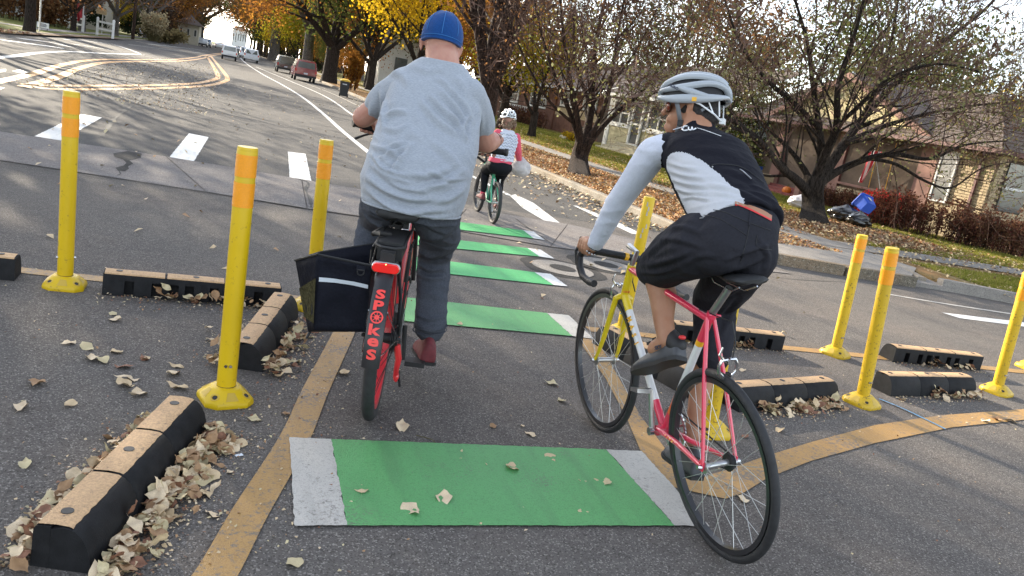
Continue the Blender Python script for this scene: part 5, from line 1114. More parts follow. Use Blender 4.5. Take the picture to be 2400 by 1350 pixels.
def band(name, pix0, pix1, m, lift):
    c0, c1 = curve_pts(pix0, 6), curve_pts(pix1, 6); vs = []
    for a_, b_2 in zip(c0, c1): vs += [surf(bt, a_.x, a_.y, 2.35, lift)[0], surf(bt, b_2.x, b_2.y, 2.35, lift)[0]]
    mb = MB(); mb.add(vs, [(2*i,2*i+1,2*i+3,2*i+2) for i in range(len(c0)-1)]); return mb.build(name, m, RID)
band('bare_lower_back', [(1722,473),(1750,480),(1785,492),(1808,506)], [(1722,477),(1750,489),(1785,505),(1807,516)], M_['skin_rider'], .003)
band('underwear_band', [(1722,477),(1750,487),(1785,504),(1807,515)], [(1722,480),(1750,491),(1785,508),(1806,519)], M_['redtrim'], .0035)
# shoes, wrist band, bracelet
hl_, tl_ = Q(1598,838,2.50), Q(1487,872,2.745); up_l = Vector((.10,.45,.85)); shoe('shoe', hl_, tl_, up_l, .092, .098, 'shoe_grey', RID)
mb = MB(); ax_ = (tl_-hl_).normalized(); upn = (up_l-ax_*up_l.dot(ax_)).normalized(); sdn = ax_.cross(upn)
chain(mb, [hl_+ax_*.03+upn*.055, hl_+ax_*.075+upn*.105], [.040,.037]); organic('shoe_collar', mb, M_['sole'], RID, .006, 2)
cen = hl_+ax_*.0+upn*.062; mb = MB(); mb.ell(cen-ax_*.004+Vector((-.012,-.010,.02)), (.016,.010,.009), 10, 7); mb.build('heel_patch', M_['redtrim'], RID)
lft = -sdn if sdn.x > 0 else sdn
text_on('lettering', 'SIDI', .024, frameM(hl_+ax_*.085+upn*.050+lft*.0475, ax_*-1, upn), 'letter_blk', RID, .0006)
for k in (.13,.165): 
    mb = MB(); mb.box((0,0,0), (.020,.012,.020), M=frameM(hl_+ax_*k+upn*(.105-.25*(k-.10))+lft*.022, ax_, upn)); mb.build('shoe_buckle', M_['dark'], RID)
shoe('shoe', (1.872,2.43,.135), (1.892,2.70,.115), (0,0,1), .092, .098, 'shoe_grey', RID)
wv = (LW-LE_).normalized(); u1 = wv.orthogonal().normalized(); u2 = wv.cross(u1)
mb = MB(); mb.tube([LW-wv*.012-wv*.006, LW-wv*.0], [.030,.029], 18, False); o = mb.build('watch_strap', M_['dark'], RID); md = o.modifiers.new('s','SOLIDIFY'); md.thickness = .005
mb = MB(); cb = LW+wv*.022
for i in range(14):
    a = 2*math.pi*i/14; mb.ell(cb+(u1*math.cos(a)+u2*math.sin(a))*.0285, (.0052,.0052,.0052), 8, 6)
mb.build('bracelet', M_['alu'], RID)
# ---------------------------------------------------------------- woman ahead
WO = empty('person', (3.05,9.0,0), 'woman ahead in white helmet, quilted pale vest over pink sweater and black leggings', 'person')
s7 = .78; mb = MB(); wh = Vector((3.072,9.05,1.215))
mb.ell(wh, (.066,.080,.088), 14, 10); mb.ell(wh+Vector((0,.035,-.04)), (.045,.05,.05), 12, 8); chain(mb, [(3.07,8.98,1.03), wh+Vector((0,0,-.05))], [.045,.042])
capsule(mb, wh+Vector((0,.085,-.015)), wh+Vector((0,.092,-.028)), .007,.009, 8)
body_loft(mb, [((3.01,8.82,.70),(.115,0,0),(0,.09,0)), ((3.04,8.88,.85),(.10,0,0),(0,.07,0)), ((3.07,8.95,1.0),(.11,0,0),(0,.07,0)), ((3.07,8.98,1.06),(.05,0,0),(0,.04,0))])
wLs, wLe, wLw = Vector((2.955,8.97,1.02)), Vector((2.89,9.02,.86)), Vector((2.80,9.42,.765))
wRs, wRe, wRw = Vector((3.185,8.96,1.01)), Vector((3.25,9.0,.85)), Q(1217,378,9.1)
chain(mb, [wLs,wLe,wLw], [.04,.032,.022]); chain(mb, [wRs,wRe,wRw], [.04,.032,.022])
def small_hand(mb, w_, d, s=.8):
    d = Vector(d).normalized(); sd_ = d.orthogonal().normalized(); chain(mb, [w_, w_+d*.05*s], [.020*s,.026*s], 8)
    for i in range(4): b0 = w_+d*.05*s+sd_*(.011*(i-1.5))*s; chain(mb, [b0, b0+d*.03*s, b0+d*.045*s+d.cross(sd_)*.02*s], [.0085*s,.008*s,.007*s], 6)
    chain(mb, [w_+d*.02*s+sd_*.02*s, w_+d*.045*s+sd_*.036*s], [.010*s,.008*s], 6)
small_hand(mb, wLw, (-.3,.8,-.3)); small_hand(mb, wRw, (0,.1,-1))
kL, aL = Vector((2.93,9.10,.56)), Vector((2.925,9.02,.315)); kR, aR = Vector((3.12,9.10,.48)), Vector((3.125,8.99,.235))
chain(mb, [(2.95,8.85,.70), kL, aL, aL+Vector((0,.06,-.05))], [.06,.045,.028,.025]); chain(mb, [(3.08,8.85,.70), kR, aR, aR+Vector((0,.06,-.05))], [.06,.045,.028,.025]); organic('body', mb, M_['skin_hand'], WO, .006, 2)
mb = MB(); rnd = random.Random(5)
for i in range(46): a = rnd.uniform(0,2*math.pi); mb.ell(wh+Vector((.085*math.cos(a)*rnd.uniform(.5,1.15), -.02+.06*math.sin(a), -.075+rnd.uniform(-.045,.045))), (.019,.019,.022), 6, 5)
organic('hair', mb, M_['hair_curly'], WO, .007, 1, lambda p: .006*mn.noise(p*50))
def whp(r, f, u): return wh+Vector((r, f, u+.012))
ribs = [([(-.9,0),(0,0),(.30,0)], .07, 0)]
for s in (-1,1): ribs += [([(-.88,s*26),(-.2,s*34),(.35,s*22),(.92,s*14)], .07, 0), ([(-.86,s*60),(-.2,s*68),(.4,s*52),(.92,s*34)], .07, 0), ([(-.8,s*90),(0,s*96),(.5,s*88),(.92,s*60)], .09, 0), ([(.35,s*22),(.55,s*45),(.60,s*80)], .06, 0), ([(.05,s*30),(.10,s*60),(.1,s*90)], .05, 0)]
ribs += [([(.42,-30),(.40,0),(.42,30)], .06, 0), ([(.88,-60),(.95,0),(.88,60)], .05, 0), ([(.70,-24),(.72,0),(.70,24)], .045, 0)]
helmet(WO, whp, -.01, .088, .108, .098, M_['helm_white'], ribs)
mb = MB(); body_loft(mb, [((3.01,8.82,.735),(.142,0,0),(0,.105,0)), ((3.035,8.87,.84),(.128,0,0),(0,.088,0)), ((3.065,8.93,.95),(.135,0,0),(0,.088,0)), ((3.075,8.96,1.03),(.12,0,0),(0,.07,0)), ((3.072,8.975,1.075),(.06,0,0),(0,.052,0))], 24, 2.4)
vest = organic('vest', mb, M_['vest'], WO, .008, 3, lambda p: .004*math.cos((p.z+.022*abs(((p.x*14)%2)-1)*1.0)*150)); 
for k in range(9):
    z0 = .775+.031*k; pts = []
    for i in range(23):
        x = -.115+.23*i/22; zz = z0+.010*(1 if i % 4 < 2 else -1)*(.5 if i % 2 else 1); c_ = lerp(Vector((3.01,8.82,.735)), Vector((3.075,8.96,1.03)), (zz-.735)/.295); pts.append(Vector((c_.x+x, c_.y-.5, zz)))
    cur = []
    for p in pts:
        ok, loc, nn, fi = vest.ray_cast(vest.matrix_world.inverted() @ p, Vector((0,1,0)))
        if ok: cur.append(loc+Vector((0,-.001,0)))
    if len(cur) > 3: mb = MB(); mb.tube(cur, .0028, 4); mb.build('quilting_seam', M_['vest_seam'], WO)
mb = MB(); chain(mb, [wLs,wLe,lerp(wLe,wLw,.9)], [.050,.043,.032]); organic('sleeve', mb, M_['pinkfab'], WO, .008, 2)
mb = MB(); chain(mb, [wRs,wRe,lerp(wRe,wRw,.92)], [.050,.045,.034]); organic('sleeve', mb, M_['pinkfab'], WO, .008, 2)
mb = MB(); body_loft(mb, [((2.99,8.81,.70),(.138,0,0),(0,.10,0)), ((3.0,8.82,.755),(.136,0,0),(0,.10,0))]); organic('sweater_hem', mb, M_['pinkfab'], WO, .008, 2)
mb = MB(); mb.ell((3.0,8.81,.655), (.150,.125,.10), 18, 12); chain(mb, [(2.945,8.86,.66), kL, aL+Vector((0,0,.02))], [.090,.060,.036], 14); chain(mb, [(3.07,8.86,.66), kR, aR+Vector((0,0,.02))], [.090,.060,.036], 14); organic('leggings', mb, M_['leggings'], WO, .008, 3)
for a in (aL, aR):
    mb = MB(); capsule(mb, a+Vector((0,0,.012)), a+Vector((0,.01,-.03)), .031,.030); organic('sock', mb, M_['pinkfab'], WO, .008, 1)
shoe('shoe', aL+Vector((0,-.055,-.085)), aL+Vector((-.01,.15,-.075)), (0,0,1), .075, .075, 'shoe_red', WO); shoe('shoe', aR+Vector((0,-.055,-.085)), aR+Vector((.01,.15,-.085)), (0,0,1), .075, .075, 'shoe_red', WO)
def plastic_bag(c, r, h, label, seed, m='plastic_bag', tied=True, name='plastic_bag', cat='bag', amp=.22):
    c = Vector(c); n, k = 36, 22; vs = []
    for i in range(k+1):
        t = i/k; rr = math.sin(math.pi*min(1, t*1.02)**.75)**.6 if t < 1 else .05; z = h*t
        if tied and t > .72: rr *= max(.12, 1-(t-.72)*3.4)
        for j in range(n):
            a = 2*math.pi*j/n; d = Vector((math.cos(a), math.sin(a), t*2.2)); q_ = 1+amp*mn.noise(d*2.1+Vector((seed,0,0)))+amp*.55*(1-2*abs(mn.noise(d*4.5+Vector((0,seed,0)))))
            vs.append(c+Vector((r[0]*rr*q_*math.cos(a), r[1]*rr*q_*math.sin(a), z+.02*h*mn.noise(d*3))))
    mb = MB(); mb.add(vs, [(i*n+j, i*n+(j+1)%n, (i+1)*n+(j+1)%n, (i+1)*n+j) for i in range(k) for j in range(n)]+[tuple(range(n-1,-1,-1))]); o = mb.build(name, M_[m], None, True, True, 180); return tag(o, label, cat)
plastic_bag(Q(1217,414,9.1)-Vector((0,0,0)), (.118,.10), .25, 'pale tied plastic carrier bag hanging from the woman right hand', 3, amp=.12)
plastic_bag(Q(1133,358,9.4), (.085,.08), .125, 'crumpled white plastic bag on the left end of the woman handlebar', 8)
# ================================================================== TREES
def tree_geo(rng, base, h, r0, spread, levels=4, first=.32, nlimb=5, up=.55, droop=0.0, limbs=None, dens=1.0, leaf_from=2, wob=.18):
    mb = MB(); tips = []
    def limb(p, d, r, L_, lv):
        n = 5 if lv < 2 else (4 if lv < 3 else 3); pts = [p.copy()]; rad = [r]; q = p.copy(); dd = d.normalized()
        for i in range(n):
            dd = (dd+Vector((rng.uniform(-1,1), rng.uniform(-1,1), rng.uniform(-.7,.9)+.25*(lv < 2)-droop*lv))*wob).normalized(); q = q+dd*(L_/n); pts.append(q.copy()); rad.append(r*(1-(i+1)/n*.72))
        mb.mat(1 if lv >= 2 else 0); mb.tube(pts, rad, 7 if lv == 0 else 5 if lv == 1 else 4 if lv == 2 else 3, lv < 2)
        if lv >= leaf_from: tips.extend(pts[1:])
        if lv >= levels: return
        k = max(2, int((5 if lv == 0 else 4 if lv == 1 else 4)*dens+rng.random()))
        for i in range(k):
            t = .30+.70*(i+.5)/k; j = min(n-1, int(t*n)); f_ = t*n-j; pp = pts[j].lerp(pts[j+1], f_); ax = (pts[j+1]-pts[j]).normalized()
            o = ax.orthogonal().normalized(); a = rng.uniform(0, 2*math.pi); o = o*math.cos(a)+ax.cross(o)*math.sin(a); ang = R(rng.uniform(28,58)); nd = ax*math.cos(ang)+o*math.sin(ang)+Vector((0,0,.12-droop)); limb(pp, nd, max(.0035, rad[j]*rng.uniform(.38,.55)), L_*rng.uniform(.48,.68), lv+1)
    base = Vector(base)
    if limbs is None:
        th = h*first; top = base+Vector((rng.uniform(-.1,.1)*th*.4, rng.uniform(-.1,.1)*th*.4, th))
        mb.tube([base-Vector((0,0,.1)), base+Vector((0,0,.03)), base+(top-base)*.25, base+(top-base)*.6, top], [r0*1.45,r0*1.25,r0*1.02,r0*.95,r0*.92], 12)
        for i in range(nlimb):
            a = 2*math.pi*(i+rng.uniform(-.3,.3))/nlimb; e = up+rng.uniform(-.15,.25) if i else 1.4; d = Vector((math.cos(a)*math.cos(e), math.sin(a)*math.cos(e), math.sin(e))); L_ = (h-th)*(.62 if i else .7)*rng.uniform(.85,1.15); d.x *= spread; d.y *= spread; limb(top-Vector((0,0,rng.uniform(0,.25)*th*(i > 0))), d, r0*rng.uniform(.42,.62), L_, 0)
    else:
        for kind, pts, rad in limbs:
            pts = [Vector(p) for p in pts]; mb.mat(0); cv = curve3(pts, 5); rr = [rad[0]+(rad[1]-rad[0])*(i/(len(cv)-1))**.8 for i in range(len(cv))]; 
            if kind == 't':                                 # fluted trunk with a root flare
                rg = []; fine = curve3(pts, 12)
                for i, p in enumerate(fine):
                    f_ = i/(len(fine)-1); r_ = rad[0]+(rad[1]-rad[0])*f_; fl_ = .30*max(0, 1-(p.z-base.z)/.35)**2
                    rg.append([p+Vector((math.cos(a), math.sin(a), 0))*r_*(1+fl_*(1+.35*math.sin(a*5+1))+.06*math.sin(a*5+1+f_*2)+.05*math.sin(a*11+f_*5)+.10*mn.noise(Vector((math.cos(a)*3, math.sin(a)*3, p.z*1.5)))) for a in [2*math.pi*q/36 for q in range(36)]])
                mb.loft(rg)
            else: mb.tube(cv, rr, 8)
            if kind == 't': continue
            tot = sum((cv[i+1]-cv[i]).length for i in range(len(cv)-1)); k = max(3, int(tot*3.2*dens))
            for i in range(k):
                t = .16+.84*(i+rng.random()*.8)/k; j = min(len(cv)-2, int(t*(len(cv)-1))); ax = (cv[j+1]-cv[j]).normalized(); o = ax.orthogonal().normalized(); a = rng.uniform(0,2*math.pi); o = o*math.cos(a)+ax.cross(o)*math.sin(a); ang = R(rng.uniform(30,62)); limb(cv[j].lerp(cv[j+1], rng.random()), ax*math.cos(ang)+o*math.sin(ang)+Vector((0,0,.18)), rr[j]*rng.uniform(.24,.38), min(2.6, .9+tot*.28)*rng.uniform(.7,1.15), 1)
            tips.extend(cv[3:])
    return mb, tips
def curve3(P, n=8):
    out = []
    for i in range(len(P)-1):
        a, b, c, d = P[max(i-1,0)], P[i], P[i+1], P[min(i+2,len(P)-1)]
        for k in range(n): t = k/n; out.append(.5*((2*b)+(c-a)*t+(2*a-5*b+4*c-d)*t*t+(-a+3*b-3*c+d)*t**3))
    out.append(P[-1]); return out
def leaves(tips, n, size, jit, seed, m, name='crown', parent=None, world=True, flat=0.0, keep=None):
    rs = np.random.RandomState(seed); T = np.array([tuple(t) for t in tips], np.float32); idx = rs.randint(0, len(T), n); c = T[idx]+rs.normal(0, jit, (n,3))
    if keep is not None: c = c[keep(c)]; n = len(c)
    u = rs.normal(0,1,(n,3)); u[:,2] *= (1-flat); u /= np.linalg.norm(u,axis=1)[:,None]; v = rs.normal(0,1,(n,3)); v -= u*(u*v).sum(1)[:,None]; v /= np.linalg.norm(v,axis=1)[:,None]
    s = size*rs.uniform(.6,1.35,(n,1)); w2 = s*.36; nrm = np.cross(u,v); bend = nrm*s*.18
    V = np.stack([c-u*s*.5, c-v*w2+bend*.4, c+u*s*.5+bend*.0, c+v*w2+bend*.4], 1).reshape(-1,3); F = np.arange(n*4).reshape(-1,4)
    return np_mesh(name, V, F, m, parent, world)
LM = {}
def twigs(tips, n, ln, wd, seed, parent, sway=.5):
    """the finest twigs, too thin to tell apart: one mesh of slender triangles"""
    rs = np.random.RandomState(seed); T = np.array([tuple(t) for t in tips], np.float32); c = T[rs.randint(0, len(T), n)]+rs.normal(0, .05, (n,3)); d = rs.normal(0, sway, (n,3))+np.array([0,0,.45]); d /= np.linalg.norm(d, axis=1)[:,None]; l = ln*rs.uniform(.5,1.4,(n,1)); s = np.cross(d, rs.normal(0,1,(n,3))); s /= np.linalg.norm(s, axis=1)[:,None]
    V = np.stack([c-s*wd, c+s*wd, c+d*l*.5+s*wd*.7+rs.normal(0,.02,(n,3)), c+d*l], 1).reshape(-1,3); o = np_mesh('fine_twigs', V, np.arange(n*4).reshape(-1,4), M_['twig'], parent, True); o['kind'] = 'stuff'
LM['olive'] = leafmat('olive_leaves', [(.15,.16,.07),(.22,.22,.10),(.28,.27,.14),(.32,.25,.09),(.13,.15,.06)], .42)
LM['orange'] = leafmat('orange_brown_leaves', [(.30,.12,.025),(.36,.17,.03),(.26,.10,.03),(.42,.22,.035),(.22,.09,.03)], .5)
LM['brown'] = leafmat('brown_leaves', [(.17,.08,.04),(.22,.11,.05),(.26,.14,.06),(.16,.10,.05)], .4)
LM['gold'] = leafmat('golden_leaves', [(.52,.33,.015),(.62,.42,.02),(.55,.38,.03),(.45,.30,.02),(.60,.33,.015)], .55)
LM['lime'] = leafmat('yellow_green_leaves', [(.34,.34,.03),(.45,.38,.025),(.25,.28,.03),(.50,.34,.02),(.36,.20,.02)], .55)
LM['green'] = leafmat('green_leaves', [(.07,.10,.025),(.10,.13,.035),(.13,.15,.04),(.16,.13,.05)], .4)
LM['dark'] = leafmat('dark_needles', [(.018,.028,.014),(.028,.040,.020),(.035,.045,.025)], .15)
LM['bare'] = leafmat('few_dry_leaves', [(.16,.085,.045),(.24,.12,.05),(.34,.16,.05)], .4)
def tree(name, label, cat, base, geo, bark_m, leaf_key, nleaf, lsize, jit, seed, group=None, flat=0.0, keep=None):
    rng = random.Random(seed); t = empty(name, base, label, cat, group); mb, tips = tree_geo(rng, base, **geo)
    mb.build('trunk', [bark_m, M_['twig']], t, True, True, 80)
    if nleaf: leaves(tips, nleaf, lsize, jit, seed, LM[leaf_key], 'crown', t, True, flat, keep)
    return t
Z1 = .1
# the big spreading tree on the right, its main limbs taken where they stand
qa = lambda px, py, y=14.9: Q(px, py, y)
bA = G(1908,522,Z1)
limA = [('t', [bA-Vector((0,0,.15)), bA+Vector((-.02,0,.05)), qa(1907,480), qa(1905,440), qa(1912,415)], (0.274,0.230)),
 ('l', [qa(1895,450), qa(1865,420,14.7), qa(1830,392,14.5), qa(1780,330,14.3), qa(1720,285,14.1), qa(1640,250,13.8), qa(1560,215,13.6)], (0.129,0.017)),
 ('l', [qa(1905,435), qa(1880,390,15.2), qa(1850,350,15.4), qa(1800,300,15.8), qa(1770,240,16)], (0.091,0.017)),
 ('l', [qa(1912,420), qa(1925,370), qa(1920,300,15.1), qa(1905,200,15.3), qa(1890,90,15.4), qa(1850,-40,15.6)], (0.122,0.021)),
 ('l', [qa(1915,420), qa(1935,360,14.7), qa(1960,300,14.4), qa(1965,200,14.2), qa(2000,90,14), qa(2040,-60,13.8)], (0.129,0.025)),
 ('l', [qa(1920,425), qa(1970,350,15.1), qa(2020,280,15.4), qa(2080,215,15.6), qa(2180,120,15.8), qa(2300,30,16), qa(2380,-60,16.2)], (0.137,0.025)),
 ('l', [qa(1920,430), qa(1975,395), qa(2040,370,14.7), qa(2100,362,14.5), qa(2180,372,14.3), qa(2260,340,14.2), qa(2360,330,14.1)], (0.106,0.017)),
 ('l', [qa(2040,372,14.7), qa(2100,385,14.4), qa(2170,425,14.1), qa(2230,440,14), qa(2300,395,13.9), qa(2380,378,13.8)], (0.046,0.010)),
 ('l', [qa(1985,335,15), qa(2060,300,15), qa(2160,270,14.9), qa(2260,250,14.8), qa(2420,235,14.7)], (0.076,0.017)),
 ('l', [qa(1920,300,15.1), qa(1860,240,15), qa(1790,180,14.9), qa(1730,90,14.8), qa(1690,-30,14.7)], (0.068,0.017)),
 ('l', [qa(2020,280,15.4), qa(2060,190,15), qa(2090,90,14.8), qa(2110,-40,14.6)], (0.068,0.017)),
 ('l', [qa(1780,330,14.3), qa(1715,300,13.9), qa(1660,330,13.7), qa(1600,340,13.5)], (0.046,0.010)),
 ('l', [qa(1960,300,14.4), qa(2010,250,13.5), qa(2090,180,12.9), qa(2200,150,12.5), qa(2300,170,12.2)], (0.053,0.013))]
TA = empty('spreading_tree', bA, 'large low forking tree with sparse olive leaves in front of the cream brick bungalow', 'tree')
mb, tips = tree_geo(random.Random(11), bA, 8, .4, 1, levels=3, limbs=limA, dens=1.2, leaf_from=2, wob=.24); mb.build('trunk', [M_['trunk'], M_['twig']], TA, True, True, 80)
tipsA = [t for t in tips if t.z > 1.3]; leaves(tipsA, 17000, .062, .10, 5, LM['olive'], 'crown', TA, keep=lambda c: np.random.RandomState(3).rand(len(c)) < np.clip(1.15-.28*(c[:,2]-2.2), .16, 1))
twigs([t for t in tips if t.z > 1.5], 6500, .30, .0026, 7, TA)
# vase shaped tree with many upright limbs on the verge
qb = lambda px, py, y=17.9: Q(px, py, y)
bB = G(1357,408,Z1)
limB = [('t', [bB-Vector((0,0,.12)), bB+Vector((0,0,.04)), qb(1358,370), qb(1367,335)], (0.211,0.195)),
 ('l', [qb(1362,350), qb(1345,290), qb(1322,230), qb(1290,150,18.1), qb(1265,60,18.3), qb(1240,-60,18.5)], (0.081,0.019)),
 ('l', [qb(1364,340), qb(1352,270,17.7), qb(1335,180,17.6), qb(1320,80,17.4), qb(1312,-40,17.2)], (0.087,0.022)),
 ('l', [qb(1368,335), qb(1385,260,18.2), qb(1390,170,18.4), qb(1400,80,18.5), qb(1430,-50,18.6)], (0.124,0.030)),
 ('l', [qb(1370,340), qb(1405,280,17.8), qb(1430,200,17.6), qb(1445,100,17.4), qb(1470,-40,17.3)], (0.093,0.022)),
 ('l', [qb(1372,350), qb(1410,300,18), qb(1460,250,18), qb(1500,220,18.1), qb(1550,150,18.2), qb(1600,60,18.3), qb(1640,-40,18.4)], (0.081,0.015)),
 ('l', [qb(1385,250,18.2), qb(1350,150,18.8), qb(1345,40,19.2), qb(1360,-60,19.4)], (0.062,0.015)),
 ('l', [qb(1345,290), qb(1290,240,17.3), qb(1240,160,17), qb(1200,60,16.8), qb(1180,-40,16.6)], (0.043,0.011)),
 ('l', [qb(1430,200,17.6), qb(1490,120,17.2), qb(1540,20,17)], (0.043,0.011))]
TB = empty('upright_tree', bB, 'forking tree with many upright bare limbs on the leafy verge left of the cyclist', 'tree')
mb, tips = tree_geo(random.Random(21), bB, 8, .3, 1, levels=3, limbs=limB, dens=1.2, wob=.22); mb.build('trunk', [M_['trunk_red'], M_['twig']], TB, True, True, 80)
leaves([t for t in tips if t.z > 1.6], 4200, .055, .10, 6, LM['bare'], 'crown', TB)
leaves([t for t in tips if t.x > 8.6 and t.z < 4.2], 2200, .075, .2, 7, LM['olive'], 'crown', TB)
twigs([t for t in tips if t.z > 1.6], 5000, .30, .0028, 8, TB)
# the trees farther along the right hand verge
def kerb_tree(px, x, label, cat, h, r0, leaf, nleaf, ls, seed, bm='trunk', name='street_tree', **k):
    y = AX(px, x, Z1); geo = dict(h=h, r0=r0, spread=1.0, levels=3, first=.25, nlimb=6, up=.75); jit = k.pop('jit', .35); geo.update(k); return tree(name, label, 'tree', (x,y,Z1), geo, M_[bm], leaf, nleaf, ls, jit, seed)
kerb_tree(1245, 11.9, 'small tree with forked trunks and yellow green leaves on the far lawn', 'tree', 5.2, .16, 'lime', 9000, .10, 31, 'trunk', 'lawn_tree', first=.20, nlimb=4, up=.8, jit=.3)
kerb_tree(1128, 7.5, 'dark many stemmed bare tree just right of the man in the t-shirt', 'tree', 9.5, .34, 'bare', 4500, .10, 32, 'trunk_red', first=.16, nlimb=8, up=1.05, dens=1.4)
kerb_tree(1172, 11.0, 'orange leaved tree behind the woman in front of the brick house', 'tree', 6.3, .20, 'orange', 12000, .11, 33, 'trunk', first=.24, jit=.4)
if False: kerb_tree(1500, 13.5, 'slender bare tree with brown leaves between upright tree and spreading tree', 'tree', 8, .2, 'bare', 5000, .09, 34, 'trunk_red', first=.3, dens=1.4)
kerb_tree(962, 8.6, 'bright yellow tree left of the man blue cap', 'tree', 9.2, .22, 'gold', 17000, .15, 35, 'trunk', first=.26, jit=.5)
kerb_tree(1060, 12.5, 'gold and orange tree behind the man blue cap on the right', 'tree', 9.5, .22, 'gold', 9000, .14, 36, 'trunk', first=.25, jit=.5, dens=1.2)
kerb_tree(1010, 16.5, 'tall brown autumn tree rising above the yellow tree', 'tree', 14, .3, 'orange', 14000, .17, 46, 'trunk', first=.25, jit=.6)
kerb_tree(862, 11.0, 'tall brown tree left of the yellow tree behind the small white gabled house', 'tree', 15, .36, 'brown', 15000, .17, 37, 'trunk', first=.3, jit=.6)
kerb_tree(770, 6.9, 'big dark forked street tree with rusty orange crown right of the parked red pickup', 'tree', 14, .52, 'orange', 26000, .17, 38, 'trunk', first=.20, nlimb=6, up=.8, jit=.55)
kerb_tree(717, 7.0, 'thick grey trunk just behind the parked red pickup', 'tree', 13, .50, 'lime', 13000, .18, 39, 'trunk_grey', first=.35, jit=.6)
kerb_tree(694, 8.5, 'short yellow green tree above the parked dark pickup', 'tree', 8.5, .2, 'lime', 16000, .17, 40, 'trunk', first=.2, jit=.6)
kerb_tree(640, 6.8, 'massive pale grey trunk left of the parked dark pickup', 'tree', 20, .85, 'brown', 22000, .24, 41, 'trunk_grey', first=.3, jit=.8)
for i, (px, lk, h, lb_) in enumerate([(622,'orange',18,'rusty street tree first beyond the massive pale trunk'),(611,'orange',19,'rusty street tree second beyond the massive pale trunk'),(602,'brown',20,'brown street tree third beyond the massive pale trunk'),(594,'brown',22,'bare brown street tree beside the far white parked van'),(586,'bare',22,'bare street tree nearest the far end of the right row')]):
    kerb_tree(px, 6.9, lb_, 'tree', h, .45, lk, 9000, .30, 50+i, 'trunk', first=.22, jit=.9, dens=1.0)
# background trees behind the right hand houses, copies of a few kinds
protos = {}
def proto(kind, seed, h, lk, n, ls, first=.2, bm='trunk', jit=.7, conifer=False, dens=1.0):
    t = empty('background_tree', (0,0,0))
    if conifer:
        mb = MB(); mb.tube([(0,0,-.1),(0,0,h)], [.22,.03], 6); mb.build('trunk', M_[bm], t, True, False); rs = np.random.RandomState(seed); tt = []
        for i in range(900): z = h*(.1+.9*rs.rand()); r_ = (h-z)*.27*(.4+.6*rs.rand()); a = rs.rand()*6.283; tt.append((r_*math.cos(a), r_*math.sin(a), z-.2*r_))
        leaves(tt, n, ls, .14, seed, LM[lk], 'crown', t, False)
    else:
        mb, tips = tree_geo(random.Random(seed), (0,0,0), h=h, r0=h*.028, spread=1, levels=3, first=first, nlimb=6, up=.7, dens=dens); mb.build('trunk', [M_[bm], M_['twig']], t, True, False, 80); leaves(tips, n, ls, jit, seed, LM[lk], 'crown', t, False)
    return t
protos['orange'] = proto('orange', 61, 11, 'orange', 11000, .20); protos['gold'] = proto('gold', 62, 10, 'gold', 11000, .19); protos['brown'] = proto('brown', 63, 12, 'brown', 12000, .20)
protos['green'] = proto('green', 64, 11, 'green', 14000, .20); protos['bare'] = proto('bare', 65, 12, 'bare', 2600, .16, dens=1.25, bm='trunk_grey'); protos['conifer'] = proto('conifer', 66, 11, 'dark', 16000, .22, conifer=True)
used = set()
def bg(kind, x, y, s, rz, label, group='trees standing behind the houses'):
    t = protos[kind]
    if kind in used: t = copy_tree(t)
    used.add(kind); t.location = (x,y,.08); t.scale = (s,s,s); t.rotation_euler = (0,0,rz); return tag(t, label, 'tree', group)
rb2 = random.Random(77); KN = dict(orange='orange leaved tree', gold='golden leaved tree', brown='brown leaved tree', green='green leaved tree', bare='bare grey tree', conifer='dark conifer')
rows = [('gold',24,16,.62,'beyond the roof at the right frame edge'),('green',24.5,27,.75,'behind the bungalow chimney side'),('green',19,27.2,.36,'close against the porch of the white house'),('brown',28,44,1,'behind the gap left of the white porch house'),
 ('conifer',24,60,.8,'behind the dark brick house'),('orange',20,68,.9,'behind the yellow tree'),('brown',15,80,1.1,'behind the small white gabled house'),('green',13,95,.9,'right of the trash cart'),('conifer',11.5,120,.9,'over the parked red pickup'),('brown',12,130,1.6,'over the parked dark pickup'),('orange',9.5,75,.34,'shrub sized beside the trash cart'),
 ('gold',9.5,160,.7,'small and bright beside the far parked vans'),('bare',30,52,1.2,'tall behind the orange tree'),('bare',16,110,1.5,'tall above the trash cart'),]
for k, x, y, s, wh_ in rows: bg(k, x, y, s, rb2.uniform(0,6.28), KN[k]+' '+wh_)
ORD = 'first second third fourth fifth sixth seventh eighth ninth tenth eleventh twelfth thirteenth fourteenth fifteenth sixteenth seventeenth eighteenth nineteenth last'.split()
for i in range(16):
    k = ('green','brown','bare','orange','brown','green','gold','brown')[i%8]; bg(k, 10.5+(i%4)*5+rb2.uniform(-1,1), 62+i*17, 1.0+i*.09, rb2.uniform(0,6.28), ORD[i]+' from near, '+KN[k]+' in the belt right of the far street')
for i in range(20):
    k = ('brown','conifer','bare','green','brown')[i%5]; bg(k, -17-(i%3)*7+rb2.uniform(-1,1), 88+i*13, .9+i*.10, rb2.uniform(0,6.28), ORD[i]+' from near, '+KN[k]+' in the belt left of the far street')
for i in range(14):
    k = ('conifer','green','conifer','brown')[i%4]; bg(k, -12.2-(i%3)*2.2, 118+i*17, .42+i*.055, rb2.uniform(0,6.28), ORD[i]+' from near, low '+KN[k]+' under the left street trees', 'low trees along the far kerbs')
for i in range(10):
    k = ('green','orange','conifer')[i%3]; bg(k, 9.0+(i%3)*1.8, 84+i*22, .40+i*.06, rb2.uniform(0,6.28), ORD[i]+' from near, low '+KN[k]+' under the right street trees', 'low trees along the far kerbs')
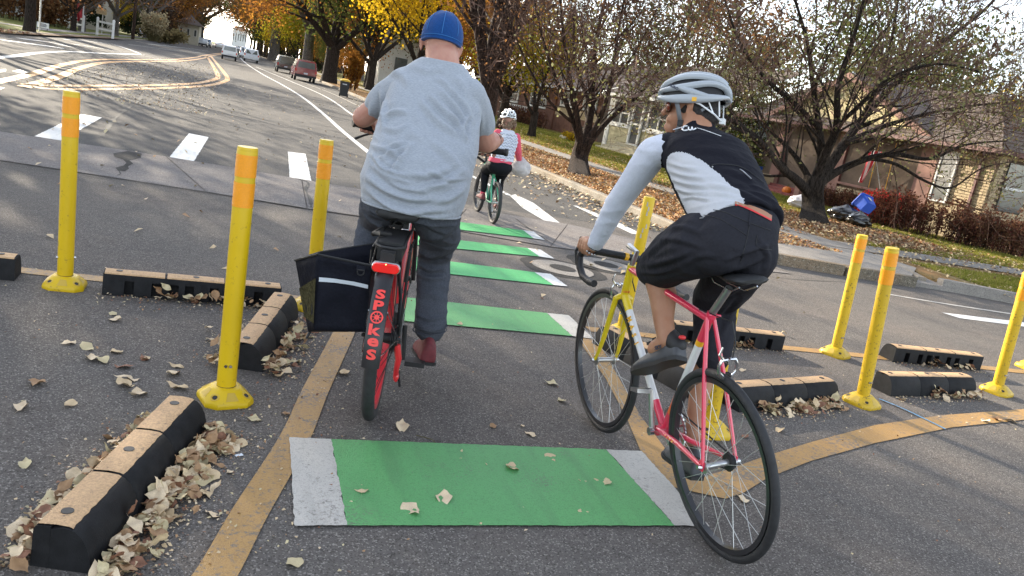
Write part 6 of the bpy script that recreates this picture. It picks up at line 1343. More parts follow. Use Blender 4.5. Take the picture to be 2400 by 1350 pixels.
# left hand side of the street
rows = [('brown',-11.8,74,.62,'with thick trunk left of the flag pole',),('bare',-12.4,82,.8,'between flag and tan sign board'),('bare',-11,92,.95,'with pale trunk right of the tan sign board'),('conifer',-15,98,.95,'dark behind the white rail fence'),('conifer',-20,80,1.1,'dark at the left house corner'),('green',-22,68,.9,'behind the brown hedge at far left'),('brown',-24,62,1.1,'at the left frame edge'),('conifer',-18,60,.45,'low at the left frame edge'),
 ('bare',-10.6,120,1.25,'above the pale plume grass'),('gold',-15,112,.5,'small and bright left of the plume grass'),('orange',-11.2,145,1.2,'rusty left of the green tree'),('brown',-12,165,1.5,'arching over the far left kerb'),('green',-12.5,190,1.9,'large above the oncoming far cars'),('green',-15,150,1.3,'dense left of the far street'),('bare',-9.5,270,3.2,'tall and pale at the far end of the street'),('bare',-12.5,250,2.8,'tall pale partner at the far end of the street'),('orange',-30,95,1.3,'orange behind the left house'),('brown',-24,110,1.5,'behind the grey barn sided house'),('brown',-18,135,1.6,'behind the plume grass'),('bare',-16,205,2.6,'far behind the green tree'),
 ('brown',14,260,2.2,'far right beyond the parked vans'),('brown',9,330,2.0,'farthest at the end of the right row')]
for k, x, y, s, wh_ in rows: bg(k, x, y, s, rb2.uniform(0,6.28), KN[k]+' '+wh_, 'trees along the left side of the street')
# unseen trees added left of the frame so their long shadows cross the junction
for i, (k, x, y, s, wh_) in enumerate([('green',-8.6,23,1.1,'nearest the street mouth'),('brown',-12.5,16,1.0,'lowest on the near corner'),('brown',-15.5,22,1.1,'tall behind the nearest one'),('brown',-10.0,50,.8,'alone farther up the kerb'),('bare',-9.5,33,.9,'bare one beyond the nearest')]):
    bg(k, x, y, s, i*1.1, KN[k]+' added for shade left of the frame '+wh_, 'unseen trees added to shade the junction')
# ================================================================== BUILDINGS
def QX(px, py, x): r = ray(px, py); t = x/r.x; return Vector((x, r.y*t, CAM_H+r.z*t))
M_['brick_cream'] = simple('cream_brick', (.46,.36,.22), .85, var=.22, scale=5, bstr=.3, bscale=60)
M_['brick_brown'] = simple('brown_brick', (.16,.075,.05), .85, var=.3, scale=4, bstr=.3, bscale=60)
M_['brick_red'] = simple('dark_red_brick', (.20,.055,.045), .85, var=.2, scale=5)
M_['mortar'] = simple('mortar', (.12,.085,.06), .95)
M_['salmon'] = simple('salmon_stucco', (.25,.135,.105), .85, var=.15, scale=3, bstr=.3)
M_['maroon'] = simple('maroon_wood_and_pillar_shade', (.12,.042,.038), .6)
M_['stucco'] = simple('pale_yellow_stucco', (.60,.50,.28), .9, var=.12, scale=4, bstr=.5, bscale=70)
M_['shingle'] = simple('brown_shingle', (.115,.088,.074), .95, var=.3, scale=14, bstr=.6, bscale=50)
M_['siding'] = simple('pale_siding', (.50,.47,.38), .7, var=.08)
M_['beige'] = simple('beige_siding', (.36,.33,.26), .7, var=.08)
M_['white_wood'] = simple('white_painted_wood', (.68,.68,.65), .6, var=.06)
M_['cream_panel'] = simple('cream_block', (.50,.45,.28), .85, var=.15, scale=4, bstr=.3)
M_['glass'] = glassy('window_glass', (.05,.055,.055), .12)
M_['screen'] = simple('porch_screen', (.10,.10,.095), .35, var=.35, scale=1.3)
M_['stone'] = simple('pale_step_stone', (.42,.38,.27), .9, var=.25, scale=6, bstr=.5)
BR = {}
def brick_wall(par, fr, u0, u1, v0, v1, bu, bv, mat_key, parts=True, holes=(), gap=.008, depth=.05, proud=.012):
    """fr(u, v, d) -> world; bricks laid in running bond, every one a part or joined"""
    rnd = random.Random(int(u0*100)); mbj = MB(); row = 0; v = v0; cnt = 0
    key = (mat_key, bu, bv)
    while v+bv*.6 < v1:
        u = u0-(bu/2 if row % 2 else 0)
        while u < u1-1e-6:
            a, b = max(u, u0), min(u+bu-gap, u1); c, d = v, min(v+bv-gap, v1)
            if b-a > .03 and not any(h[0] < (a+b)/2 < h[1] and h[2] < (c+d)/2 < h[3] for h in holes):
                pr = proud+rnd.uniform(-.003,.003)
                if parts:
                    full = abs((b-a)-(bu-gap)) < 1e-4
                    if full and key in BR: me = BR[key]
                    else:
                        o0 = fr(a,c,0); mb = MB(); mb.add([fr(*p)-o0 for p in ((a,c,0),(b,c,0),(b,d,0),(a,d,0),(a+.003,c+.003,1),(b-.003,c+.003,1),(b-.003,d-.003,1),(a+.003,d-.003,1))], [(4,5,6,7),(0,1,5,4),(1,2,6,5),(2,3,7,6),(3,0,4,7)]); me = mb.mesh('brick', False); me.materials.append(M_[mat_key]); 
                        if full: BR[key] = me
                    o = bpy.data.objects.new('brick', me); C.objects.link(o); o.parent = par; o.matrix_parent_inverse = par.matrix_basis.inverted(); o.location = fr(a,c,0); cnt += 1
                    dd = fr(0,0,1)-fr(0,0,0); o.location += dd*rnd.uniform(-.15,.15)
                else: mbj.add([fr(*p) for p in ((a,c,0),(b,c,0),(b,d,0),(a,d,0),(a,c,1),(b,c,1),(b,d,1),(a,d,1))], [(4,5,6,7),(0,1,5,4),(1,2,6,5),(2,3,7,6),(3,0,4,7)])
            u += bu
        v += bv; row += 1
    if not parts and mbj.v: o = mbj.build('bricks', M_[mat_key], par, False); o['kind'] = 'stuff'
    return cnt
def wbox(name, p0, p1, m, par):                              # axis aligned box between two corners
    p0, p1 = Vector(p0), Vector(p1); mb = MB(); mb.box((p0+p1)/2, [abs(k) for k in (p1-p0)]); return mb.build(name, M_[m] if isinstance(m, str) else m, par, False)
def window(par, x, y0, y1, z0, z1, fw=.05, frame='white_wood', panes=1, pane='glass', depth=.05, rail=True, name='window'):
    """window in a wall that faces -x"""
    mb = MB(); xs = x-depth/2
    for a, b, c, d in ((y0,y1,z0,z0+fw),(y0,y1,z1-fw,z1),(y0,y0+fw,z0+fw,z1-fw),(y1-fw,y1,z0+fw,z1-fw)): mb.box((xs,(a+b)/2,(c+d)/2), (depth,b-a,d-c))
    for k in range(1, panes): yy = y0+(y1-y0)*k/panes; mb.box((xs,yy,(z0+z1)/2), (depth*.8,fw*.7,z1-z0-2*fw-.002))
    if rail: mb.box((xs+.004,(y0+y1)/2,(z0+z1)/2), (depth*.6,y1-y0-2*fw-.002,fw*.6))
    w_ = mb.build(name, M_[frame], par, False); mb = MB(); mb.box((x-.012,(y0+y1)/2,(z0+z1)/2), (.012,y1-y0-fw,z1-z0-fw)); mb.build('pane', M_[pane], w_, False)
    return w_
# ---- cream brick bungalow on the right
H1 = empty('brick_bungalow', (18,18,Z1), 'cream brick bungalow with maroon porch and brown hipped roof behind the hedge', 'house')
X1 = 18.0
wbox('wall_core', (X1+.06,15.2,Z1-.2), (28,24.6,2.5), 'mortar', H1)
def shingles(par, name, quad, rows, m='shingle'):
    a, b, c, d = [Vector(p) for p in quad]; n_ = (b-a).cross(d-a).normalized(); n_ = n_ if n_.z > 0 else -n_; mb = MB(); mb.add([a,b,c,d], [(0,1,2,3)]); 
    for i in range(rows):
        t0, t1 = i/rows, (i+1)/rows; p, q, r, s = a+(d-a)*t0, b+(c-b)*t0, b+(c-b)*t1, a+(d-a)*t1; mb.add([p+n_*.022, q+n_*.022, r+n_*.003, s+n_*.003, p, q], [(0,1,2,3),(4,5,1,0)])
    return mb.build(name, M_[m], par, False)
ex0, ez = 17.55, 2.50; apex = QX(2352,222,21.0); ay = apex.y; az = apex.z; cy = 14.75
apex2 = Vector((22.5, 24, az+.3)); apex = Vector((21.0, ay, az))
shingles(H1, 'roof_slope', [(ex0,cy,ez),(ex0,26,ez),(21.0,26,az),apex], 16); shingles(H1, 'roof_slope', [(28.5,cy,ez),(ex0,cy,ez),apex,(24,ay,az)], 16)
wbox('eave_board', (ex0,cy,ez-.10), (ex0+.04,26,ez), 'maroon', H1); wbox('eave_board', (ex0+.05,cy,ez-.10), (28,cy+.04,ez), 'maroon', H1); wbox('soffit', (ex0+.05,cy+.05,ez-.03), (18.6,26,ez-.012), 'beige', H1)
# porch
wbox('porch_floor', (X1-.02,17.4,Z1-.1), (20,24.2,.3), 'brick_red', H1)
fr1 = lambda u, v, d: Vector((X1+.055-d*.05, u, v))
n1 = brick_wall(H1, fr1, 17.45, 20.45, .12, .80, .215, .072, 'brick_cream', True, ((19.4,19.95,.40,.60),(18.6,19.15,.40,.60),(17.8,18.3,.40,.60)))
wbox('parapet_core', (X1+.055,17.45,Z1-.1), (X1+.26,20.45,.84), 'mortar', H1)
for a, b in ((19.4,19.95),(18.6,19.15),(17.8,18.3)):
    brick_wall(H1, lambda u, v, d: Vector((X1+.053-d*.02, u, v)), a+.01, b-.01, .41, .60, .27, .09, 'brick_red', True)
wbox('sill', (X1-.04,17.40,.84), (X1+.30,20.5,.91), 'salmon', H1); wbox('plinth', (X1-.02,17.4,Z1-.2), (X1+.053,20.5,.12), 'maroon', H1)
brick_wall(H1, fr1, 15.2, 17.0, 1.0, 2.40, .215, .072, 'brick_cream', True, ((16.28,16.86,.9,2.3),)); brick_wall(H1, fr1, 15.2, 17.0, .1, .99, .215, .072, 'brick_cream', False)
brick_wall(H1, lambda u, v, d: Vector((u, 15.2-d*.05, v)), 18.05, 20.2, .1, 2.4, .215, .072, 'brick_cream', False, ((18.35,19.3,1.0,2.3),))
wbox('dark_window', (18.4,15.13,1.05), (19.25,15.19,2.25), 'glass', H1); wbox('window_rail', (18.36,15.10,1.6), (19.29,15.128,1.66), 'white_wood', H1)
wbox('downspout', (X1-.06,15.55,.1), (X1-.005,15.62,2.4), 'maroon', H1)
window(H1, X1-.01, 16.28, 16.86, .95, 2.3, .05, 'white_wood', 1, 'glass')
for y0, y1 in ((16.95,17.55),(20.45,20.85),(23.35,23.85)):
    wbox('pillar', (X1-.02,y0,Z1-.1), (X1+.42,y1,2.45), 'salmon', H1); wbox('pillar_shaded_face', (X1+.0,y0-.012,Z1-.1), (X1+.40,y0-.002,2.45), 'maroon', H1)  # thin maroon sheet paints in the shaded side of each salmon pillar
for a, b in ((17.56,18.98),(19.02,20.44),(20.87,21.9),(21.95,23.34)):
    window(H1, X1+.2, a, b, .92, 2.40, .04, 'maroon', 2, 'screen', .05, False, 'porch_screen_frame')
window(H1, X1+.13, 19.55, 20.35, .98, 1.95, .05, 'white_wood', 2, 'glass', .04, True)
for yy in (18.5,19.15): 
    mb = MB(); mb.tube([(X1+.02,yy,.92),(X1+.02,yy+.08,2.3)], .010, 5); mb.build('yellow_cord', M_['letter_yel'], H1)
wbox('porch_beam', (X1-.03,16.9,2.40), (X1+.3,24.4,2.62), 'stucco', H1)
gp = [(17.30,2.60),(24.5,2.60),(20.95,4.12)]
mb = MB(); mb.hull([Vector((X1-.02,y,z)) for y, z in gp], [Vector((X1+.12,y,z)) for y, z in gp]); mb.build('gable', M_['stucco'], H1, False)
for a, b in ((gp[0],gp[2]),(gp[1],gp[2])):
    A, B = Vector((X1-.28,a[0],a[1])), Vector((X1-.28,b[0],b[1])); mb = MB(); u_ = (B-A).normalized(); A = A-u_*.4
    mb.hull([A+Vector((0,0,-.12)), B+Vector((0,0,-.12)), B+Vector((0,0,.06)), A+Vector((0,0,.06))], [A+Vector((.06,0,-.12)), B+Vector((.06,0,-.12)), B+Vector((.06,0,.06)), A+Vector((.06,0,.06))]); mb.build('barge_board', M_['salmon'], H1, False)
    shingles(H1, 'porch_roof', [A+Vector((.07,0,.07)), Vector((21.5,A.y,A.z+.07)), Vector((21.5,B.y,B.z+.07)), B+Vector((.07,0,.07))], 1)
for k in range(4): wbox('step', (X1-.3-.28*(3-k),20.95 if k else 20.9,Z1-.1), (X1-.0,23.3,Z1+.02+.085*k), 'brick_red', H1)
wbox('step_wall', (X1-1.2,20.62,Z1-.1), (X1-.03,20.85,.62), 'salmon', H1); wbox('step_wall', (X1-1.2,23.5,Z1-.1), (X1-.03,23.75,.62), 'brick_cream', H1)
# porch things
def lathe_thing(name, label, cat, c, prof, m, n=18, part='body'):
    t = empty(name, c, label, cat); mb = MB(); mb.lathe(c, prof, n); mb.build(part, M_[m], t); return t
M_['blue'] = simple('glazed_blue', (.015,.07,.30), .3, var=.1); M_['orange'] = simple('pumpkin_skin', (.62,.16,.012), .5, var=.12); M_['stem'] = simple('dry_stem', (.10,.085,.03), .8)
pot = lathe_thing('flower_pot', 'round blue glazed flower pot on the porch step wall left of the trunk', 'pot', (X1-.7,23.62,.62), [(.09,0),(.15,.06),(.17,.16),(.16,.2),(.175,.215),(.16,.22),(.14,.2)], 'blue')
leaves([Vector((X1-.7,23.62,.88))+Vector((random.Random(i).uniform(-.14,.14),random.Random(i+9).uniform(-.14,.14),random.Random(i+5).uniform(-.05,.12))) for i in range(40)], 260, .06, .05, 3, LM['green'], 'plant', pot)['kind'] = 'stuff'
pc = Vector((17.35,21.9,Z1+.02)); pp = empty('pumpkin', pc, 'orange pumpkin at the foot of the red porch steps', 'pumpkin'); mb = MB(); rings = []
for i in range(1,10):
    a = math.pi*i/10; rings.append([pc+Vector((.155*math.sin(a)*(1-.07*abs(math.cos(8*x/2)))*math.cos(x), .155*math.sin(a)*(1-.07*abs(math.cos(8*x/2)))*math.sin(x), .15-.145*math.cos(a)*(1 if a < 2.4 else .93))) for x in [2*math.pi*k/40 for k in range(40)]])
mb.loft(rings); mb.build('pumpkin_body', M_['orange'], pp, True, True, 180); mb = MB(); mb.tube([pc+Vector((0,0,.27)), pc+Vector((.01,0,.33)), pc+Vector((.04,0,.36))], [.025,.016,.014], 7); mb.build('stem', M_['stem'], pp)
fl = empty('flag', (X1-.5,18.7,1.0), 'red and white striped flag hanging on a pole at the porch', 'flag'); mb = MB(); mb.tube([(X1-.05,18.62,.95),(X1-.5,18.8,2.05)], .014, 6); mb.build('pole', M_['white_wood'], fl)
F0, F1 = QX(2105,385,17.4), QX(2082,437,17.4); M_['flagred'] = clothmat('flag_red', (.45,.04,.05)); M_['flagwhite'] = clothmat('flag_white', (.62,.58,.56))
for k in range(7):
    mb = MB(); vs = []
    for i in range(9):
        t = i/8; p = lerp(Vector((17.5,18.75,1.98)), Vector((17.48,18.93,1.02)), t); w0 = .14+.34*(1-t)**.8
        for q_ in (k/7, (k+1)/7): vs.append(p+Vector((.05*math.sin(q_*9+t*3), -w0*(q_-.5)*1.0, 0)))
    mb.add(vs, [(2*i,2*i+1,2*i+3,2*i+2) for i in range(8)]); mb.build('stripe', M_['flagred'] if k % 2 == 0 else M_['flagwhite'], fl)
M_['blackbag'] = simple('black_bin_liner', (.010,.010,.011), .22, var=.2, spec=.7); M_['whitebag'] = simple('grey_white_bin_liner', (.50,.48,.50), .45, var=.06)
def bag(px, py, r, h, label, m, seed, amp=.30): c = G(px, py, Z1); return plastic_bag(c, r, h, label, seed, m, True, 'rubbish_bag', 'rubbish bag', amp)
bag(1975,521,(.36,.34),.46,'wide black rubbish bag leaning at the left of the blue bin','blackbag',1); bag(2008,532,(.24,.24),.40,'smaller black rubbish bag under the blue bin','blackbag',5); bag(1873,490,(.30,.30),.42,'pale rubbish bag left of the big trunk beside the pumpkin','whitebag',9)
bc = G(2030,533,Z1)+Vector((.12,.35,.34)); bb_ = empty('recycling_bin', bc, 'blue open recycling bin lying tilted on top of the black bags', 'bin'); Mb = Matrix.Translation(bc+Vector((0,0,.16))) @ Matrix.Rotation(R(-62),4,'X') @ Matrix.Rotation(R(12),4,'Z'); mb = MB()
def rr(w_, d_, z): return [Mb @ Vector((x*w_, y*d_, z)) for x, y in ((-1,-.8),(-.8,-1),(.8,-1),(1,-.8),(1,.8),(.8,1),(-.8,1),(-1,.8))]
mb.loft([rr(.17,.13,-.14), rr(.21,.17,.13), rr(.235,.195,.132), rr(.235,.195,.155), rr(.20,.16,.155), rr(.16,.12,-.12)], True); mb.build('bin_shell', M_['blue'] if False else simple('bin_blue', (.02,.09,.52), .4, var=.06), bb_, False)
mb = MB(); mb.add([Mb @ Vector(p) for p in ((-.07,-.172,-.05),(.03,-.166,-.05),(.03,-.178,.06),(-.07,-.178,.06))], [(0,1,2,3)]); mb.build('label_sticker', M_['white_wood'], bb_, False)
# ---- hedge and burning bush
LM['hedge'] = leafmat('maroon_hedge_leaves', [(.10,.035,.03),(.15,.06,.045),(.20,.10,.06),(.13,.08,.04),(.24,.13,.07)], .3); LM['red'] = leafmat('scarlet_leaves', [(.50,.03,.03),(.62,.06,.05),(.38,.03,.03)], .45)
def hedge(name, label, path, wd, h, n, ls, lk, seed, cat='hedge'):
    P = [Vector((x,y,Z1)) for x,y in path]; t = empty(name, P[0], label, cat); rnd = random.Random(seed); tips = []; mb = MB()
    tot = sum((P[i+1]-P[i]).length for i in range(len(P)-1))
    for k in range(int(tot*46)):
        s = rnd.random()*tot; i = 0
        while s > (P[i+1]-P[i]).length and i < len(P)-2: s -= (P[i+1]-P[i]).length; i += 1
        d = (P[i+1]-P[i]).normalized(); nn = Vector((-d.y,d.x,0)); hh = h*(1+.22*mn.noise(P[i]+d*s*1.5)); off = rnd.uniform(-.5,.5)
        b0 = P[i]+d*s+nn*off*wd*.5; tp = P[i]+d*s+nn*off*wd*1.05+Vector((rnd.uniform(-.1,.1),rnd.uniform(-.1,.1),hh*rnd.uniform(.75,1.05)*(1-.35*abs(off*2)**3))); md = lerp(b0,tp,.5)+Vector((rnd.uniform(-.1,.1),rnd.uniform(-.1,.1),0)); mb.tube([b0,md,tp], [.010,.007,.003], 3, False)
        for q_ in range(7): tips.append(lerp(b0,tp,.12+.88*rnd.random()))
        for q_ in range(3): p_ = lerp(b0,tp,rnd.uniform(.4,1)); e_ = p_+Vector((rnd.uniform(-.16,.16),rnd.uniform(-.16,.16),rnd.uniform(.02,.16))); mb.tube([p_,e_], [.004,.0015], 3, False); tips.append(e_)
    mb.build('twigs', M_['trunk_red'], t, False); leaves(tips, n, ls, .05, seed, LM[lk], 'foliage', t); return t
hedge('hedge', 'long reddish brown hedge in front of the bungalow at the right frame edge', [(15.75,16.4),(16.1,15.2),(17.2,14.2),(19.5,13.6),(24,13.2)], 1.0, .95, 34000, .055, 'hedge', 3)
hedge('burning_bush', 'scarlet leaved bush at the left end of the hedge behind the blue bin', [(15.9,17.0),(16.6,16.4)], .7, .85, 4200, .055, 'red', 4, 'shrub')
hedge('shrub', 'dark maroon shrub against the bungalow porch right of the trunk', [(17.3,20.4),(17.5,18.9)], .5, .62, 3200, .05, 'hedge', 5, 'shrub')
hedge('evergreen_shrub', 'tall dark green shrub between the bungalow and the white porch house', [(17.2,25.2),(18.2,24.8)], 1.0, 1.9, 9000, .07, 'green', 6, 'shrub')
# ---- white porch house
X2 = 17.0; H2 = empty('porch_house', (X2,32.5,Z1), 'white enclosed porch house with cream base and stone steps behind the cyclist shoulder', 'house')
wbox('base_wall', (X2+.04,27.4,Z1-.1), (24,35.2,1.18), 'cream_panel', H2); wbox('upper_wall', (X2+.08,27.4,1.18), (24,35.2,2.6), 'white_wood', H2); wbox('white_corner', (X2-.02,35.2,Z1-.1), (X2+.2,35.6,2.6), 'white_wood', H2)
for j in range(5): wbox('block_course', (X2+.0,33.0,Z1+.03+.205*j), (X2+.036,35.1,Z1+.22+.205*j), 'cream_panel', H2)
for y0, y1, n_ in ((33.3,35.1,2),(29.6,31.6,2),(27.5,29.4,2)): window(H2, X2+.03, y0, y1, 1.25, 2.35, .10, 'white_wood', n_, 'glass', .08)
window(H2, X2-.02, 31.95, 33.0, .42, 2.4, .14, 'white_wood', 1, 'glass', .08, True, 'door'); wbox('sill', (X2-.05,27.4,1.16), (X2+.02,31.8,1.24), 'white_wood', H2); wbox('sill', (X2-.05,33.05,1.16), (X2+.02,35.25,1.24), 'white_wood', H2)
for k in range(4): wbox('step', (X2-.15-.32*(3-k)-.1,31.0-.25*(3-k),Z1-.1), (X2-.08,33.7,Z1+.09+.10*k), 'stone', H2)
shingles(H2, 'roof_slope', [(X2-.45,27,2.6),(X2-.45,35.7,2.6),(21,35.7,4.6),(21,27,4.6)], 12); wbox('eave_board', (X2-.47,27,2.48), (X2-.40,35.7,2.61), 'white_wood', H2)
hedge('flower_bed', 'low yellow plants and pale stones beside the stone steps', [(15.2,34.6),(15.6,36.8)], .7, .28, 1500, .07, 'gold', 8, 'plants')
for i in range(9):
    p = Vector((15.0+.12*i%.5, 33.6+.42*i, Z1)); mb = MB(); mb.ell(p+Vector((0,0,.05)), (.14,.17,.09), 8, 6); tag(mb.build('edging_stone', M_['stone']), ('nearest the steps','second','third','fourth','fifth','sixth','seventh','eighth','farthest')[i]+' rounded pale stone in the row edging the flower bed', 'stone', 'edging stones along the flower bed')
# ---- dark brick house
X3 = 19.0; H3 = empty('brick_house', (X3,50,Z1), 'long low brown brick house with railing and dark windows behind the woman', 'house')
wbox('wall_core', (X3+.06,40.6,Z1-.1), (30,63,2.7), 'mortar', H3)
fr3 = lambda u, v, d: Vector((X3+.05-d*.05, u, v))
brick_wall(H3, fr3, 40.6, 47.5, 1.06, 1.60, .42, .12, 'brick_cream', False); brick_wall(H3, fr3, 40.6, 63, .1, 1.05, .42, .12, 'brick_brown', False); brick_wall(H3, fr3, 47.5, 63, 1.06, 2.6, .42, .12, 'brick_brown', False, ((49.0,52,1.2,2.4),(54.5,58,1.2,2.4)))
brick_wall(H3, fr3, 40.6, 47.5, 1.62, 2.6, .42, .12, 'brick_brown', False, ((41.4,43.2,1.5,2.5),(44.4,46.6,1.5,2.5)))
for y0, y1 in ((41.4,43.2),(44.4,46.6),(49.0,52.0),(54.5,58.0)): window(H3, X3+.0, y0, y1, 1.62 if y0 < 48 else 1.25, 2.5, .10, 'white_wood', 2, 'glass', .08)
wbox('pillar', (X3-.1,47.3,Z1-.1), (X3+.0,47.9,2.7), 'brick_brown', H3); wbox('basement_window', (X3-.02,42.3,.25), (X3-.003,43.4,.7), 'glass', H3)
shingles(H3, 'roof_slope', [(X3-.7,40,2.7),(X3-.7,63.6,2.7),(24,63.6,5.0),(24,40,5.0)], 10); wbox('eave_board', (X3-.72,40,2.58), (X3-.64,63.6,2.71), 'white_wood', H3)
mb = MB()
for k in range(14): mb.box((X3-.9,50+.42*k,.75), (.05,.06,.75))
mb.box((X3-.9,52.8,1.14), (.06,6,.05)); mb.box((X3-.9,52.8,.45), (.06,6,.05)); mb.build('porch_railing', M_['white_wood'], H3, False)
hedge('shrub', 'bare reddish shrub mass in front of the dark brick house', [(17.8,46),(17.9,54)], .8, .95, 3500, .10, 'hedge', 12, 'shrub')
# ---- small gabled house far along, left side houses
gy = AX(868, 12.5, Z1); H4 = empty('gabled_house', (12.5,gy,Z1), 'small white gabled house between trash cart and man in t-shirt', 'house'); s4 = gy/45
wbox('wall', (12.5,gy-2*s4,Z1-.1), (17,gy+1.2*s4,2.1*s4), 'white_wood', H4); mb = MB(); pts = [(12.4,2.1*s4),(16.8,2.1*s4),(14.6,4.2*s4)]; mb.hull([Vector((x,gy-2.0*s4,z)) for x,z in pts], [Vector((x,gy+1.2*s4,z)) for x,z in pts]); mb.build('gable', M_['white_wood'], H4, False)
for a, b in ((pts[0],pts[2]),(pts[1],pts[2])): mb = MB(); A = Vector((a[0]+(a[0]-b[0])*.15,gy-2.3*s4,a[1]-.3)); B = Vector((b[0],gy-2.3*s4,b[1])); mb.hull([A,B,B+Vector((0,0,.12)),A+Vector((0,0,.12))], [p+Vector((0,3.9*s4,0)) for p in (A,B,B+Vector((0,0,.12)),A+Vector((0,0,.12)))]); mb.build('roof_slope', M_['shingle'], H4, False)
wbox('window', (13.8,gy-2.06*s4,.9*s4), (14.9,gy-2.0*s4-.004,1.8*s4), 'glass', H4)
def front_house(name, label, px0, px1, y, ztop, m, zroof, nwin=3, base_x=None):
    x0 = Q(px0, 50, y).x; x1 = Q(px1, 60, y).x; t = empty(name, (x0,y,Z1), label, 'house'); wbox('wall', (x0,y,0), (x1,y+12,ztop), m, t)
    for k in range(int(ztop/.3)): wbox('siding_board', (x0-.01,y-.03,.1+.3*k), (x1+.01,y-.003,.1+.3*k+.26), m, t) if k < 12 else None
    for k in range(nwin):
        wx = x0+(x1-x0)*(k+.5)/nwin; ww = (x1-x0)/nwin*.22; wf = wbox('window', (wx-ww,y-.09,ztop*.42), (wx+ww,y-.034,ztop*.78), 'white_wood', t); wbox('pane', (wx-ww+.08,y-.11,ztop*.42+.08), (wx+ww-.08,y-.093,ztop*.78-.08), 'glass', wf)
    mb = MB(); mb.hull([Vector(p) for p in ((x0-.6,y-.8,ztop),(x1+.6,y-.8,ztop),(x1+.6,y+12.6,ztop),(x0-.6,y+12.6,ztop))], [Vector(p) for p in ((x0+2,y+5.5,zroof),(x1-2,y+5.5,zroof),(x1-2,y+6.5,zroof),(x0+2,y+6.5,zroof))]); mb.build('roof', M_['shingle'], t, False)
    return t
front_house('barn_house', 'beige sided house behind the flag and the tan sign board', 180, 243, 104, 5.2, 'beige', 8.5)
front_house('white_house', 'white house wall behind dark shrubs at the far left frame edge', -140, 46, 96, 6.2, 'white_wood', 10)
front_house('grey_house', 'grey house with white framed windows left of the flag', 118, 165, 112, 6.0, 'beige', 9.6)
front_house('far_house', 'low pale far house behind the green tree on the left', 418, 468, 170, 3.6, 'siding', 5.5)
front_house('far_building', 'long pale flat building at the far end of the street', 548, 582, 420, 9, 'white_wood', 10.5, 6)
